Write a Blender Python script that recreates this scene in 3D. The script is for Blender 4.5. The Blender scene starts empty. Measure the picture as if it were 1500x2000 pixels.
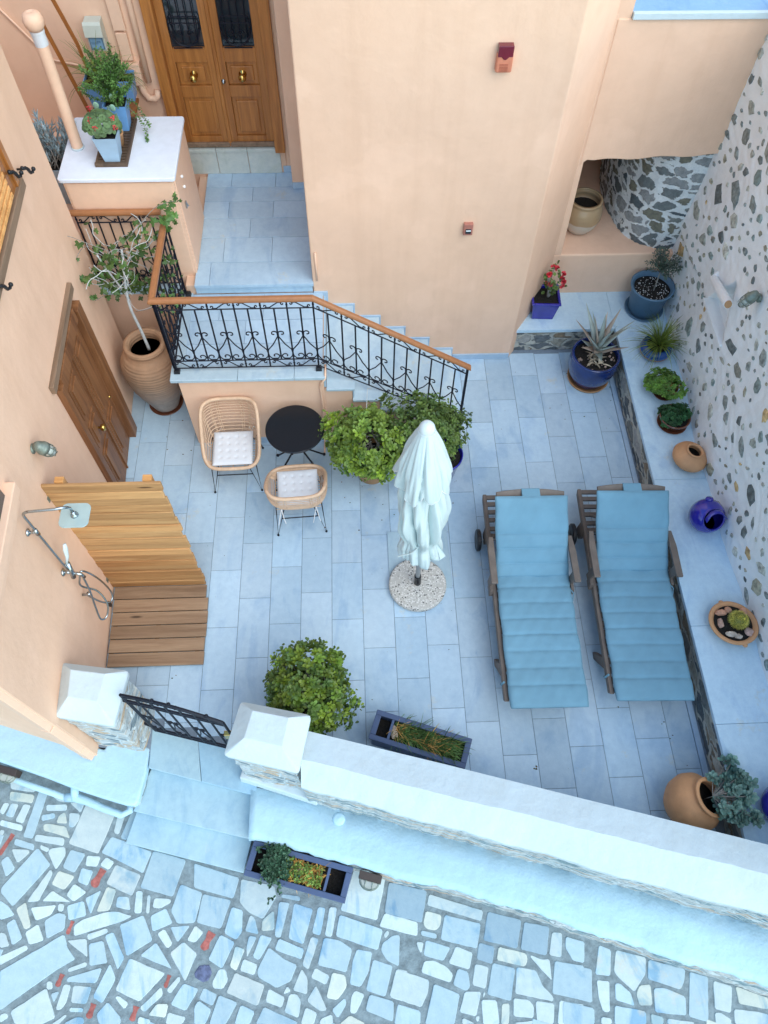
import bpy, math, random
from mathutils import Vector, Matrix
R = math.radians
scene = bpy.context.scene
col = scene.collection

# ---------------------------------------------------------------- camera
CR = Vector((0.99924918, -0.03696706, 0.0115976))
CU = Vector((0.0262288, 0.86577144, 0.49975179))
CW = Vector((0.02851523, 0.49907238, -0.86609101))
CO = Vector((1.5186, 0.0, 6.8274))
FPX = 1478.77
cam_d = bpy.data.cameras.new('camera')
cam_d.sensor_fit = 'AUTO'
cam_d.sensor_width = 36.0
cam_d.lens = FPX / 2000 * 36
cam_d.clip_start = 0.05
cam_d.clip_end = 500
cam = bpy.data.objects.new('camera', cam_d)
col.objects.link(cam)
cam.matrix_world = Matrix(((CR.x, CU.x, -CW.x, CO.x), (CR.y, CU.y, -CW.y, CO.y), (CR.z, CU.z, -CW.z, CO.z), (0, 0, 0, 1)))
scene.camera = cam

# ---------------------------------------------------------------- light
SUN_EL, SUN_AZ = 50, 137        # azimuth: compass-like, from +Y clockwise
world = bpy.data.worlds.new('World')
scene.world = world
world.use_nodes = True
wn, wl = world.node_tree.nodes, world.node_tree.links
wn.clear()
sky = wn.new('ShaderNodeTexSky')
sky.sky_type = 'NISHITA'
sky.sun_disc = False
sky.sun_elevation = R(SUN_EL)
sky.sun_rotation = R(SUN_AZ)
sky.air_density = 1.0
sky.dust_density = 0.8
sky.ozone_density = 0.6
bg = wn.new('ShaderNodeBackground')
bg.inputs['Strength'].default_value = 0.15
wo = wn.new('ShaderNodeOutputWorld')
tintn = wn.new('ShaderNodeMix'); tintn.data_type = 'RGBA'; tintn.blend_type = 'MULTIPLY'; tintn.inputs[0].default_value = 1
tintn.inputs[7].default_value = (0.95, 1.07, 1.0, 1)
wl.new(sky.outputs[0], tintn.inputs[6])
wl.new(tintn.outputs[2], bg.inputs[0])
wl.new(bg.outputs[0], wo.inputs[0])
sd = bpy.data.lights.new('sun', 'SUN')
sd.energy = 1.1
sd.angle = R(70)
sd.color = (1.0, 0.96, 0.90)
sun = bpy.data.objects.new('sun', sd)
col.objects.link(sun)
sdir = Vector((math.sin(R(SUN_AZ)) * math.cos(R(SUN_EL)), math.cos(R(SUN_AZ)) * math.cos(R(SUN_EL)), math.sin(R(SUN_EL))))
sun.rotation_euler = sdir.to_track_quat('Z', 'Y').to_euler()
scene.view_settings.view_transform = 'Standard'
scene.view_settings.look = 'None'
scene.view_settings.exposure = 1.1
scene.view_settings.gamma = 1.0
scene.view_settings.use_curve_mapping = False
scene.cycles.max_bounces = 8
scene.cycles.diffuse_bounces = 4

# ---------------------------------------------------------------- helpers
rnd = random.Random(7)
def ray(px, py):
    return CR * ((px - 750) / FPX) + CU * ((1000 - py) / FPX) + CW
def at(px, py, z=0.0):                      # point of the photo lying at height z
    d = ray(px, py)
    return CO + d * ((z - CO.z) / d.z)
def atY(px, py, Y):
    d = ray(px, py)
    return CO + d * ((Y - CO.y) / d.y)
def atX(px, py, X):
    d = ray(px, py)
    return CO + d * ((X - CO.x) / d.x)

class MB:
    def __init__(s): s.v, s.f, s.t = [], [], []
    def add(s, vs, fs, tint=(1, 1, 1)):
        b = len(s.v)
        s.v += [tuple(p) for p in vs]
        s.f += [tuple(i + b for i in f) for f in fs]
        s.t += [tint] * len(fs)
        return s
    def box(s, x0, x1, y0, y1, z0, z1, tint=(1, 1, 1), M=None):
        vs = [Vector(p) for p in ((x0, y0, z0), (x1, y0, z0), (x1, y1, z0), (x0, y1, z0), (x0, y0, z1), (x1, y0, z1), (x1, y1, z1), (x0, y1, z1))]
        if M is not None: vs = [M @ p for p in vs]
        return s.add(vs, [(3, 2, 1, 0), (4, 5, 6, 7), (0, 1, 5, 4), (1, 2, 6, 5), (2, 3, 7, 6), (3, 0, 4, 7)], tint)
    def prism(s, poly, z0, z1, tint=(1, 1, 1), inset=0, ch=0):
        # poly counter-clockwise (x, y[, z]); optional chamfered top
        n = len(poly)
        c = Vector((sum(p[0] for p in poly) / n, sum(p[1] for p in poly) / n))
        vs = [(p[0], p[1], z0) for p in poly]
        if inset:
            vs += [(p[0], p[1], z1 - ch) for p in poly]
            top = []
            for p in poly:
                d = Vector((p[0], p[1])) - c
                L = max(d.length, 1e-6)
                q = c + d * max(0.1, (L - inset) / L)
                top.append((q.x, q.y, z1))
            vs += top
            fs = [tuple(range(2 * n, 3 * n))]
            for k in range(2):
                fs += [(k * n + i, k * n + (i + 1) % n, (k + 1) * n + (i + 1) % n, (k + 1) * n + i) for i in range(n)]
        else:
            vs += [(p[0], p[1], z1) for p in poly]
            fs = [tuple(range(n, 2 * n)), tuple(range(n - 1, -1, -1))]
            fs += [(i, (i + 1) % n, n + (i + 1) % n, n + i) for i in range(n)]
        return s.add(vs, fs, tint)
    def hexa(s, b, t, tint=(1, 1, 1)):      # two matching rings of points
        n = len(b)
        return s.add(list(b) + list(t), [tuple(range(n - 1, -1, -1)), tuple(range(n, 2 * n))] + [(i, (i + 1) % n, n + (i + 1) % n, n + i) for i in range(n)], tint)
    def tube(s, pts, r, n=6, closed=False, tint=(1, 1, 1), flat=1.0):
        pts = [Vector(p) for p in pts]
        m = len(pts)
        rs = r if isinstance(r, (list, tuple)) else [r] * m
        up = None
        rings = []
        for i, p in enumerate(pts):
            a = pts[(i - 1) % m] if (closed or i > 0) else p
            b = pts[(i + 1) % m] if (closed or i < m - 1) else p
            t = (b - a)
            if t.length < 1e-9: t = Vector((0, 0, 1))
            t.normalize()
            if up is None:
                up = Vector((0, 0, 1)) if abs(t.z) < 0.9 else Vector((0, 1, 0))
            x = up - t * up.dot(t)
            if x.length < 1e-5: x = t.orthogonal()
            x.normalize(); up = x
            y = t.cross(x)
            rings.append([p + (x * math.cos(2 * math.pi * k / n) + y * math.sin(2 * math.pi * k / n) * flat) * rs[i] for k in range(n)])
        vs = [q for g in rings for q in g]
        fs = []
        for i in range(m if closed else m - 1):
            j = (i + 1) % m
            for k in range(n):
                l = (k + 1) % n
                fs.append((i * n + k, i * n + l, j * n + l, j * n + k))
        if not closed:
            fs.append(tuple(range(n - 1, -1, -1)))
            fs.append(tuple(range((m - 1) * n, m * n)))
        return s.add(vs, fs, tint)
    def lathe(s, prof, n=28, c=(0, 0, 0), tint=(1, 1, 1), M=None, fn=None):
        c = Vector(c)
        vs = []
        for (r, z) in prof:
            for k in range(n):
                a = 2 * math.pi * k / n
                rr = r * (fn(a, z) if fn else 1)
                p = Vector((rr * math.cos(a), rr * math.sin(a), z))
                if M is not None: p = M @ p
                vs.append(p + c)
        fs = []
        for i in range(len(prof) - 1):
            for k in range(n):
                l = (k + 1) % n
                fs.append((i * n + k, i * n + l, (i + 1) * n + l, (i + 1) * n + k))
        if prof[0][0] > 1e-4 and True: fs.append(tuple(range(n - 1, -1, -1)))
        if prof[-1][0] > 1e-4: fs.append(tuple(range((len(prof) - 1) * n, len(prof) * n)))
        return s.add(vs, fs, tint)
    def ball(s, c, r, n=10, m=7, tint=(1, 1, 1), sc=(1, 1, 1)):
        c = Vector(c)
        pr = [(max(1e-5, r * math.sin(math.pi * i / m)), -r * math.cos(math.pi * i / m)) for i in range(m + 1)]
        M = Matrix.Diagonal((sc[0], sc[1], sc[2]))
        return s.lathe(pr, n, c, tint, M)
    def build(s, name, m, parent=None, smooth=False, bevel=0, seg=2, sub=0):
        off, q = Vector((0, 0, 0)), parent
        while q is not None: off = off + q.location; q = q.parent
        me = bpy.data.meshes.new(name)
        me.from_pydata([tuple(Vector(p) - off) for p in s.v], [], s.f)
        a = me.attributes.new('tint', 'FLOAT_COLOR', 'FACE')
        buf = []
        for t in s.t: buf += [t[0], t[1], t[2], 1.0]
        if len(me.polygons) == len(s.t): a.data.foreach_set('color', buf)
        if smooth: me.polygons.foreach_set('use_smooth', [True] * len(me.polygons))
        me.materials.append(m)
        me.update()
        o = bpy.data.objects.new(name, me)
        col.objects.link(o)
        if parent is not None: o.parent = parent
        if bevel:
            b = o.modifiers.new('bevel', 'BEVEL')
            b.width = bevel; b.segments = seg; b.limit_method = 'ANGLE'; b.angle_limit = R(40)
        if sub:
            b = o.modifiers.new('sub', 'SUBSURF'); b.levels = sub; b.render_levels = sub
        return o

def tag(o, label=None, cat=None, group=None, kind=None):
    if label: o['label'] = label
    if cat: o['category'] = cat
    if group: o['group'] = group
    if kind: o['kind'] = kind
    return o
def thing(name, label, cat, loc=(0, 0, 0), group=None):
    o = bpy.data.objects.new(name, None)
    o.empty_display_size = 0.1
    col.objects.link(o)
    o.location = loc
    return tag(o, label, cat, group)
def children(o): return [c for c in bpy.data.objects if c.parent == o]
def copy_tree(o, parent=None):
    kids = children(o)
    c = o.copy(); col.objects.link(c); c.parent = parent
    for k in kids: copy_tree(k, c)
    return c
def TT(lo=0.85, hi=1.1, warm=0.0, r=rnd):
    k = r.uniform(lo, hi); w = r.uniform(-warm, warm)
    return (k * (1 + w), k, k * (1 - w))
def vmul(a, b): return tuple(x * y for x, y in zip(a, b))

# ---------------------------------------------------------------- materials
class NT:
    def __init__(s, name):
        s.m = bpy.data.materials.new(name); s.m.use_nodes = True
        s.n, s.l = s.m.node_tree.nodes, s.m.node_tree.links
        s.n.clear()
        s.out = s.n.new('ShaderNodeOutputMaterial')
        s.p = s.n.new('ShaderNodeBsdfPrincipled')
        s.l.new(s.p.outputs[0], s.out.inputs[0])
        s.co = s.n.new('ShaderNodeTexCoord').outputs['Object']
    def node(s, t, **k):
        n = s.n.new(t)
        for a, b in k.items():
            if a.startswith('i_'): n.inputs[a[2:].replace('_', ' ')].default_value = b
            else: setattr(n, a, b)
        return n
    def map(s, sc=(1, 1, 1), rot=(0, 0, 0), src=None):
        n = s.node('ShaderNodeMapping')
        n.inputs['Scale'].default_value = sc
        n.inputs['Rotation'].default_value = rot
        s.l.new(src or s.co, n.inputs['Vector'])
        return n.outputs[0]
    def noise(s, scale, detail=4, rough=0.6, vec=None, dist=0):
        n = s.node('ShaderNodeTexNoise')
        n.inputs['Scale'].default_value = scale; n.inputs['Detail'].default_value = detail
        n.inputs['Roughness'].default_value = rough; n.inputs['Distortion'].default_value = dist
        s.l.new(vec or s.co, n.inputs['Vector'])
        return n.outputs['Fac']
    def ramp(s, fac, stops, interp='LINEAR'):
        n = s.node('ShaderNodeValToRGB')
        n.color_ramp.interpolation = interp
        e = n.color_ramp.elements
        while len(e) < len(stops): e.new(0.5)
        for i, (p, c) in enumerate(stops):
            e[i].position = p; e[i].color = (*c, 1) if len(c) == 3 else c
        s.l.new(fac, n.inputs[0])
        return n.outputs[0]
    def mix(s, f, a, b, mode='MIX'):
        n = s.node('ShaderNodeMix', data_type='RGBA', blend_type=mode)
        for sock, v in ((n.inputs[0], f), (n.inputs[6], a), (n.inputs[7], b)):
            if isinstance(v, (int, float)): sock.default_value = v
            elif isinstance(v, tuple): sock.default_value = (*v, 1) if len(v) == 3 else v
            else: s.l.new(v, sock)
        return n.outputs[2]
    def tint(s, c):
        a = s.node('ShaderNodeAttribute', attribute_name='tint')
        return s.mix(1.0, c, a.outputs['Color'], 'MULTIPLY')
    def math(s, op, a, b=0.5):
        n = s.node('ShaderNodeMath', operation=op)
        for i, v in enumerate((a, b)):
            if isinstance(v, (int, float)): n.inputs[i].default_value = v
            else: s.l.new(v, n.inputs[i])
        return n.outputs[0]
    def bump(s, h, dist=0.003, strength=1.0):
        n = s.node('ShaderNodeBump')
        n.inputs['Distance'].default_value = dist; n.inputs['Strength'].default_value = strength
        s.l.new(h, n.inputs['Height']); s.l.new(n.outputs[0], s.p.inputs['Normal'])
    def fin(s, c, rough=0.6, metal=0.0, spec=0.4, coat=0.0):
        if isinstance(c, tuple): s.p.inputs['Base Color'].default_value = (*c, 1)
        else: s.l.new(c, s.p.inputs['Base Color'])
        if isinstance(rough, (int, float)): s.p.inputs['Roughness'].default_value = rough
        else: s.l.new(rough, s.p.inputs['Roughness'])
        s.p.inputs['Metallic'].default_value = metal
        s.p.inputs['Specular IOR Level'].default_value = spec
        s.p.inputs['Coat Weight'].default_value = coat
        s.p.inputs['Coat Roughness'].default_value = 0.08
        return s.m

def simple(name, c, rough=0.5, metal=0.0, var=0.12, scale=12, bumpd=0.0, coat=0.0, spec=0.4, bscale=None):
    t = NT(name)
    n = t.noise(scale, 5)
    a = tuple(x * (1 - var) for x in c); b = tuple(min(1, x * (1 + var)) for x in c)
    cc = t.tint(t.ramp(n, [(0.3, a), (0.7, b)]))
    if bumpd: t.bump(t.noise(bscale or scale * 4, 4), bumpd)
    return t.fin(cc, rough, metal, spec, coat)

def plaster(name, c, blot=0.05, bd=0.002):
    t = NT(name)
    n1 = t.noise(0.9, 5, 0.55)
    n2 = t.noise(6.0, 5, 0.6)
    a = tuple(x * (1 - blot) for x in c); b = tuple(min(1, x * (1 + blot)) for x in c)
    c1 = t.ramp(n1, [(0.32, a), (0.68, b)])
    c2 = t.ramp(n2, [(0.3, (0.965, 0.955, 0.945)), (0.62, (1, 1, 1))])
    streak = t.noise(1.0, 4, 0.6, t.map((5, 5, 0.35)))
    c3 = t.ramp(streak, [(0.28, (0.955, 0.94, 0.925)), (0.5, (1, 1, 1))])
    pt = t.ramp(t.noise(1.6, 3, 0.45), [(0.60, (1, 1, 1)), (0.625, (1.03, 1.035, 1.045))])
    c1 = t.mix(1.0, c1, pt, 'MULTIPLY')
    cc = t.mix(1.0, t.mix(1.0, c1, c2, 'MULTIPLY'), c3, 'MULTIPLY')
    h = t.math('ADD', t.math('MULTIPLY', t.noise(9, 3), 2.2), t.math('MULTIPLY', t.noise(130, 3), 0.16))
    t.bump(h, bd)
    return t.fin(cc, 0.8, 0, 0.25)

def marble(name, c, rough=0.45, vein=(0.86, 0.9, 0.95), amt=1.0, stain=True):
    t = NT(name)
    v = t.noise(2.6, 7, 0.62, t.map((1, 0.45, 1), (0, 0, 0.5)), 1.2)
    c1 = t.ramp(v, [(0.36, tuple(1 - (1 - q) * amt * 1.25 for q in vein)), (0.47, (1, 1, 1)), (0.6, (1.0, 1.0, 1.0)), (0.72, tuple(1 - (1 - q) * amt for q in vein))])
    n2 = t.ramp(t.noise(14, 6, 0.7), [(0.3, (0.88, 0.905, 0.93)), (0.65, (1.04, 1.03, 1.02))])
    big = t.ramp(t.noise(0.9, 5, 0.6), [(0.32, (0.90, 0.92, 0.93)), (0.62, (1.03, 1.02, 1.01))])
    c = t.mix(1.0, c, big, 'MULTIPLY')
    sp = t.ramp(t.noise(160, 2, 0.6), [(0.28, (0.93, 0.93, 0.94)), (0.45, (1, 1, 1))])
    cc = t.tint(t.mix(1.0, t.mix(1.0, t.mix(1.0, c, c1, 'MULTIPLY'), n2, 'MULTIPLY'), sp, 'MULTIPLY'))
    if stain:
        sn = t.ramp(t.noise(1.7, 6, 0.75), [(0.62, (0, 0, 0)), (0.71, (0.5, 0.5, 0.5))])
        cc = t.mix(sn, cc, (0.60, 0.54, 0.40))
    t.bump(t.noise(45, 4), 0.0012)
    r = t.ramp(t.noise(8, 4), [(0.3, (rough - 0.08,) * 3), (0.7, (rough + 0.14,) * 3)])
    return t.fin(cc, r, 0, 0.4)

def masonry(name, sc, mortar, stones, mw=0.06, dist=0.25, bd=0.012, mort_noise=0.5):
    t = NT(name)
    base = t.map(sc)
    nz = t.node('ShaderNodeTexNoise'); nz.inputs['Scale'].default_value = 1.1; nz.inputs['Detail'].default_value = 4
    t.l.new(base, nz.inputs['Vector'])
    vm = t.node('ShaderNodeVectorMath', operation='MULTIPLY_ADD')
    t.l.new(nz.outputs['Color'], vm.inputs[0]); vm.inputs[1].default_value = (dist * 2,) * 3; t.l.new(base, vm.inputs[2])
    v1 = t.node('ShaderNodeTexVoronoi', feature='F1'); v1.inputs['Scale'].default_value = 1
    v2 = t.node('ShaderNodeTexVoronoi', feature='DISTANCE_TO_EDGE'); v2.inputs['Scale'].default_value = 1
    t.l.new(vm.outputs[0], v1.inputs['Vector']); t.l.new(vm.outputs[0], v2.inputs['Vector'])
    sep = t.node('ShaderNodeSeparateColor'); t.l.new(v1.outputs['Color'], sep.inputs[0])
    k = len(stones)
    sc_ = t.ramp(sep.outputs[0], [(i / k, c) for i, c in enumerate(stones)], 'CONSTANT')
    det = t.ramp(t.noise(22, 6, 0.7), [(0.25, (0.6, 0.62, 0.64)), (0.7, (1.25, 1.22, 1.2))])
    stc = t.mix(1.0, sc_, det, 'MULTIPLY')
    wob = t.math('MULTIPLY_ADD', t.noise(9, 5, 0.7), 0.16 * mort_noise * 2)
    wob.node.inputs[2].default_value = -0.08 * mort_noise * 2
    e = t.math('ADD', v2.outputs['Distance'], wob)
    mask = t.ramp(e, [(mw, (0, 0, 0)), (mw + 0.035, (1, 1, 1))])
    mo = t.mix(1.0, mortar, t.ramp(t.noise(12, 5), [(0.3, (0.82, 0.85, 0.88)), (0.65, (1.05, 1.05, 1.05))]), 'MULTIPLY')
    cc = t.mix(mask, mo, stc)
    h = t.math('ADD', t.math('MULTIPLY', mask, 0.7), t.math('MULTIPLY', t.noise(30, 5, 0.7), 0.6))
    t.bump(h, bd)
    return t.fin(cc, 0.75, 0, 0.3)

def wood(name, c, dark, along='X', rough=0.45, ring=18, knots=False, coat=0.0):
    t = NT(name)
    s = {'X': (0.7, ring, ring), 'Y': (ring, 0.7, ring), 'Z': (ring, ring, 0.7)}[along]
    a = t.node('ShaderNodeAttribute', attribute_name='tint')
    off = t.node('ShaderNodeVectorMath', operation='MULTIPLY_ADD')
    t.l.new(a.outputs['Color'], off.inputs[0]); off.inputs[1].default_value = (37, 91, 53); t.l.new(t.co, off.inputs[2])
    v = t.noise(1.0, 6, 0.6, t.map(s, src=off.outputs[0]), 0.6)
    c1 = t.ramp(v, [(0.3, dark), (0.62, c)])
    fine = t.ramp(t.noise(5, 4, 0.7, t.map(tuple(q * 1.6 for q in s), src=off.outputs[0])), [(0.3, (0.86, 0.84, 0.8)), (0.6, (1.04, 1.03, 1.02))])
    cc = t.mix(1.0, c1, fine, 'MULTIPLY')
    if knots:
        vv = t.node('ShaderNodeTexVoronoi', feature='F1'); vv.inputs['Scale'].default_value = 1
        ks = {'X': (1.6, 7, 9), 'Y': (7, 1.6, 9), 'Z': (7, 9, 1.6)}[along]
        t.l.new(t.map(ks, src=off.outputs[0]), vv.inputs['Vector'])
        km = t.ramp(vv.outputs['Distance'], [(0.05, (1, 1, 1)), (0.12, (0, 0, 0))])
        cc = t.mix(km, cc, tuple(q * 0.35 for q in dark))
    cc = t.tint(cc)
    t.bump(v, 0.0015)
    return t.fin(cc, rough, 0, 0.4, coat)

def leafmat(name, c, var=0.35, rough=0.45, trans=0.22):
    t = NT(name)
    n = t.noise(6, 3)
    a = tuple(x * (1 - var) for x in c); b = tuple(x * (1 + var) for x in c)
    cc = t.tint(t.ramp(n, [(0.35, a), (0.65, b)]))
    t.fin(cc, rough, 0, 0.45)
    tr = t.node('ShaderNodeBsdfTranslucent'); t.l.new(cc, tr.inputs[0])
    mx = t.node('ShaderNodeMixShader'); mx.inputs[0].default_value = trans
    t.l.new(t.p.outputs[0], mx.inputs[1]); t.l.new(tr.outputs[0], mx.inputs[2])
    t.l.new(mx.outputs[0], t.out.inputs[0])
    return t.m

def glazed(name, c, c2=None, rough=0.12, band=None):
    t = NT(name)
    cc = t.tint(t.ramp(t.noise(7, 5), [(0.3, tuple(x * 0.8 for x in c)), (0.7, c2 or tuple(x * 1.2 for x in c))]))
    t.bump(t.noise(16, 3), 0.0015)
    return t.fin(cc, rough, 0, 0.5, 0.6)

M = {}
M['peach'] = plaster('peach_plaster', (0.82, 0.55, 0.395))
M['peach_paint'] = simple('peach_paint', (0.82, 0.55, 0.395), 0.6, var=0.04, bumpd=0.001)
M['white'] = plaster('white_plaster', (0.55, 0.655, 0.70), 0.04, 0.004)
M['whitewash'] = plaster('whitewash', (0.44, 0.645, 0.77), 0.06, 0.005)
M['tile'] = marble('patio_marble', (0.47, 0.63, 0.765), 0.5)
M['grout'] = simple('tile_grout', (0.20, 0.25, 0.31), 0.8, scale=30)
M['slab'] = marble('bench_marble', (0.56, 0.745, 0.87), 0.42)
M['stepm'] = marble('step_marble', (0.48, 0.615, 0.70), 0.42)
M['estep'] = marble('entrance_step_marble', (0.40, 0.57, 0.64), 0.42)
M['riser'] = marble('riser_tile', (0.62, 0.66, 0.62), 0.4, (0.9, 0.92, 0.9))
M['skirt'] = marble('skirting_marble', (0.44, 0.58, 0.72), 0.4)
M['pave'] = marble('paving_stone', (0.49, 0.61, 0.64), 0.55, (0.80, 0.88, 0.95), 1.8)
M['pgrout'] = simple('paving_grout', (0.215, 0.275, 0.295), 0.85, var=0.32, scale=14, bumpd=0.006, bscale=70)
M['rubble'] = masonry('rubble_masonry', (4.6, 4.6, 8.5), (0.74, 0.77, 0.78), [(0.13, 0.15, 0.16), (0.24, 0.26, 0.25), (0.10, 0.13, 0.15), (0.20, 0.20, 0.16), (0.17, 0.2, 0.21), (0.3, 0.32, 0.33)], 0.10, 0.42, 0.02, 1.6)
M['benchstone'] = masonry('bench_stone', (4.2, 3.6, 9), (0.50, 0.49, 0.43), [(0.2, 0.21, 0.2), (0.12, 0.14, 0.15), (0.36, 0.34, 0.28), (0.16, 0.18, 0.19), (0.28, 0.22, 0.15), (0.38, 0.38, 0.36)], 0.07, 0.4, 0.02, 1.3)
M['slate'] = masonry('layered_slate', (4.5, 4.5, 22), (0.62, 0.68, 0.68), [(0.5, 0.52, 0.5), (0.24, 0.34, 0.37), (0.55, 0.43, 0.33), (0.48, 0.55, 0.56), (0.2, 0.3, 0.34), (0.62, 0.66, 0.66)], 0.05, 0.3, 0.022, 0.8)
M['slatev'] = masonry('pillar_slate', (9, 4.5, 17), (0.66, 0.74, 0.76), [(0.56, 0.54, 0.48), (0.58, 0.46, 0.34), (0.56, 0.62, 0.64), (0.22, 0.29, 0.33), (0.66, 0.66, 0.62), (0.48, 0.55, 0.57)], 0.05, 0.3, 0.022, 0.8)
M['mortar'] = plaster('wall_mortar', (0.84, 0.875, 0.90), 0.05, 0.004)
M['fieldstone'] = simple('field_stone', (0.31, 0.325, 0.31), 0.75, var=0.55, scale=22, bumpd=0.010, bscale=36)
M['doorwood'] = wood('door_wood', (0.48, 0.195, 0.05), (0.27, 0.095, 0.024), 'Z', 0.4, 14, coat=0.15)
M['doorwood2'] = wood('side_door_wood', (0.27, 0.12, 0.05), (0.14, 0.055, 0.022), 'Z', 0.45, 14)
M['lintel'] = wood('lintel_wood', (0.28, 0.19, 0.13), (0.17, 0.11, 0.07), 'Y', 0.6, 12)
M['railwood'] = simple('handrail_brown', (0.34, 0.145, 0.06), 0.35, var=0.1, scale=20)
M['pine'] = wood('pine_board', (0.60, 0.345, 0.15), (0.36, 0.175, 0.065), 'X', 0.55, 12, True)
M['deck'] = wood('deck_board', (0.40, 0.275, 0.17), (0.25, 0.155, 0.09), 'X', 0.6, 12, True)
M['loungewood'] = simple('lounger_wood', (0.155, 0.125, 0.105), 0.5, var=0.2, scale=9, bumpd=0.001)
M['iron'] = simple('black_iron', (0.005, 0.007, 0.016), 0.5, var=0.2, spec=0.3)
M['black'] = simple('black_plastic', (0.012, 0.014, 0.018), 0.4, var=0.1)
M['tabletop'] = simple('table_black', (0.006, 0.009, 0.014), 0.3, var=0.1)
M['rattan'] = simple('rattan', (0.62, 0.43, 0.29), 0.55, var=0.12, scale=30)
M['cushion'] = simple('cushion_fabric', (0.66, 0.69, 0.73), 0.9, var=0.04, bumpd=0.0006, bscale=400)
M['blue'] = simple('blue_fabric', (0.165, 0.33, 0.435), 0.9, var=0.10, scale=3, bumpd=0.0006, bscale=500)
M['canopy'] = simple('canopy_fabric', (0.58, 0.685, 0.69), 0.85, var=0.05, scale=4, bumpd=0.0006, bscale=300)
M['piping'] = simple('white_piping', (0.8, 0.8, 0.8), 0.6)
M['headplate'] = simple('shower_plate', (0.42, 0.56, 0.57), 0.32, 0.25, var=0.05)
M['steel'] = simple('steel', (0.42, 0.47, 0.5), 0.22, 1.0, var=0.05)
M['alu'] = simple('grey_pole', (0.33, 0.35, 0.36), 0.4, 0.6, var=0.08)
M['brass'] = simple('brass', (0.62, 0.42, 0.12), 0.16, 1.0, var=0.05)
M['bronze'] = simple('weathered_bronze', (0.20, 0.24, 0.21), 0.45, 0.5, var=0.25, scale=30)
M['lampglass'] = simple('lamp_glass', (0.42, 0.46, 0.42), 0.12, 0, var=0.1, coat=0.5)

M['terra'] = simple('terracotta', (0.50, 0.27, 0.13), 0.65, var=0.16, scale=8, bumpd=0.0015)
M['terra_pale'] = simple('pale_terracotta', (0.60, 0.315, 0.155), 0.6, var=0.12, scale=7, bumpd=0.0015)
M['soil'] = simple('soil', (0.018, 0.016, 0.014), 0.95, var=0.6, scale=60, bumpd=0.01)
M['cobalt'] = glazed('cobalt_glaze', (0.022, 0.02, 0.30))
M['navy'] = glazed('navy_glaze', (0.006, 0.022, 0.12), (0.01, 0.04, 0.2))
M['brightblue'] = glazed('bright_blue_glaze', (0.012, 0.07, 0.26))
M['greyblue'] = simple('grey_blue_plastic', (0.10, 0.19, 0.29), 0.4, var=0.05)
M['paleblue'] = simple('pale_blue_plastic', (0.34, 0.50, 0.66), 0.4, var=0.05)
M['midblue'] = simple('mid_blue_plastic', (0.16, 0.36, 0.68), 0.4, var=0.06)
M['planter'] = simple('planter_blue', (0.07, 0.105, 0.20), 0.45, var=0.08)
M['brownglaze'] = glazed('brown_glaze', (0.16, 0.06, 0.035))
M['jade'] = leafmat('jade_leaf', (0.20, 0.31, 0.06))
M['jaded'] = leafmat('dark_jade_leaf', (0.125, 0.20, 0.05))
M['olive'] = leafmat('olive_leaf', (0.08, 0.12, 0.09))
M['agave'] = leafmat('aloe_leaf', (0.36, 0.43, 0.40), 0.15, 0.5, 0.08)
M['grass'] = leafmat('grass_leaf', (0.16, 0.24, 0.05))
M['parsley'] = leafmat('parsley_leaf', (0.13, 0.26, 0.04))
M['basil'] = leafmat('dark_herb_leaf', (0.03, 0.11, 0.035))
M['ivy'] = leafmat('ivy_leaf', (0.06, 0.13, 0.035))
M['succ'] = leafmat('succulent_leaf', (0.17, 0.28, 0.24), 0.2, 0.5, 0.06)
M['bluesucc'] = leafmat('blue_succulent_leaf', (0.34, 0.46, 0.52), 0.2, 0.5, 0.06)
M['petal'] = leafmat('red_petal', (0.62, 0.05, 0.07))
M['bark'] = simple('bark', (0.26, 0.25, 0.23), 0.85, var=0.25, scale=20, bumpd=0.003)
M['palebark'] = simple('pale_bark', (0.50, 0.52, 0.52), 0.8, var=0.2, scale=20, bumpd=0.002)
M['straw'] = simple('dry_straw', (0.50, 0.28, 0.08), 0.8, var=0.35, scale=20)
M['rock'] = simple('pot_rock', (0.48, 0.36, 0.30), 0.75, var=0.35, scale=18, bumpd=0.006)
M['glass'] = simple('dark_glass', (0.02, 0.03, 0.04), 0.05, 0, var=0.3, scale=4, spec=0.8)
M['orange'] = simple('orange_plastic', (0.62, 0.22, 0.13), 0.35)
M['maroon'] = simple('maroon_plastic', (0.16, 0.015, 0.03), 0.15, coat=0.5)
M['cream'] = simple('cream_plastic', (0.52, 0.56, 0.50), 0.35, var=0.04)
M['lcd'] = simple('display_window', (0.22, 0.38, 0.55), 0.15, var=0.1)
M['redpaint'] = simple('red_paint', (0.40, 0.13, 0.11), 0.8, var=0.35, scale=30)
M['cap'] = simple('cap_plastic', (0.62, 0.70, 0.72), 0.3, var=0.06)
def terrazzo():
    t = NT('terrazzo')
    v = t.node('ShaderNodeTexVoronoi', feature='F1'); v.inputs['Scale'].default_value = 70
    t.l.new(t.co, v.inputs['Vector'])
    sep = t.node('ShaderNodeSeparateColor'); t.l.new(v.outputs['Color'], sep.inputs[0])
    c = t.ramp(sep.outputs[0], [(0, (0.05, 0.055, 0.06)), (0.10, (0.5, 0.5, 0.47)), (0.45, (0.62, 0.62, 0.6)), (0.75, (0.34, 0.33, 0.31)), (0.85, (0.7, 0.7, 0.68))], 'CONSTANT')
    f = t.ramp(v.outputs['Distance'], [(0.45, (0, 0, 0)), (0.6, (1, 1, 1))])
    c = t.mix(f, c, (0.46, 0.46, 0.43))
    t.bump(t.noise(120, 3), 0.001)
    return t.fin(c, 0.6)
M['terrazzo'] = terrazzo()
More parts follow.
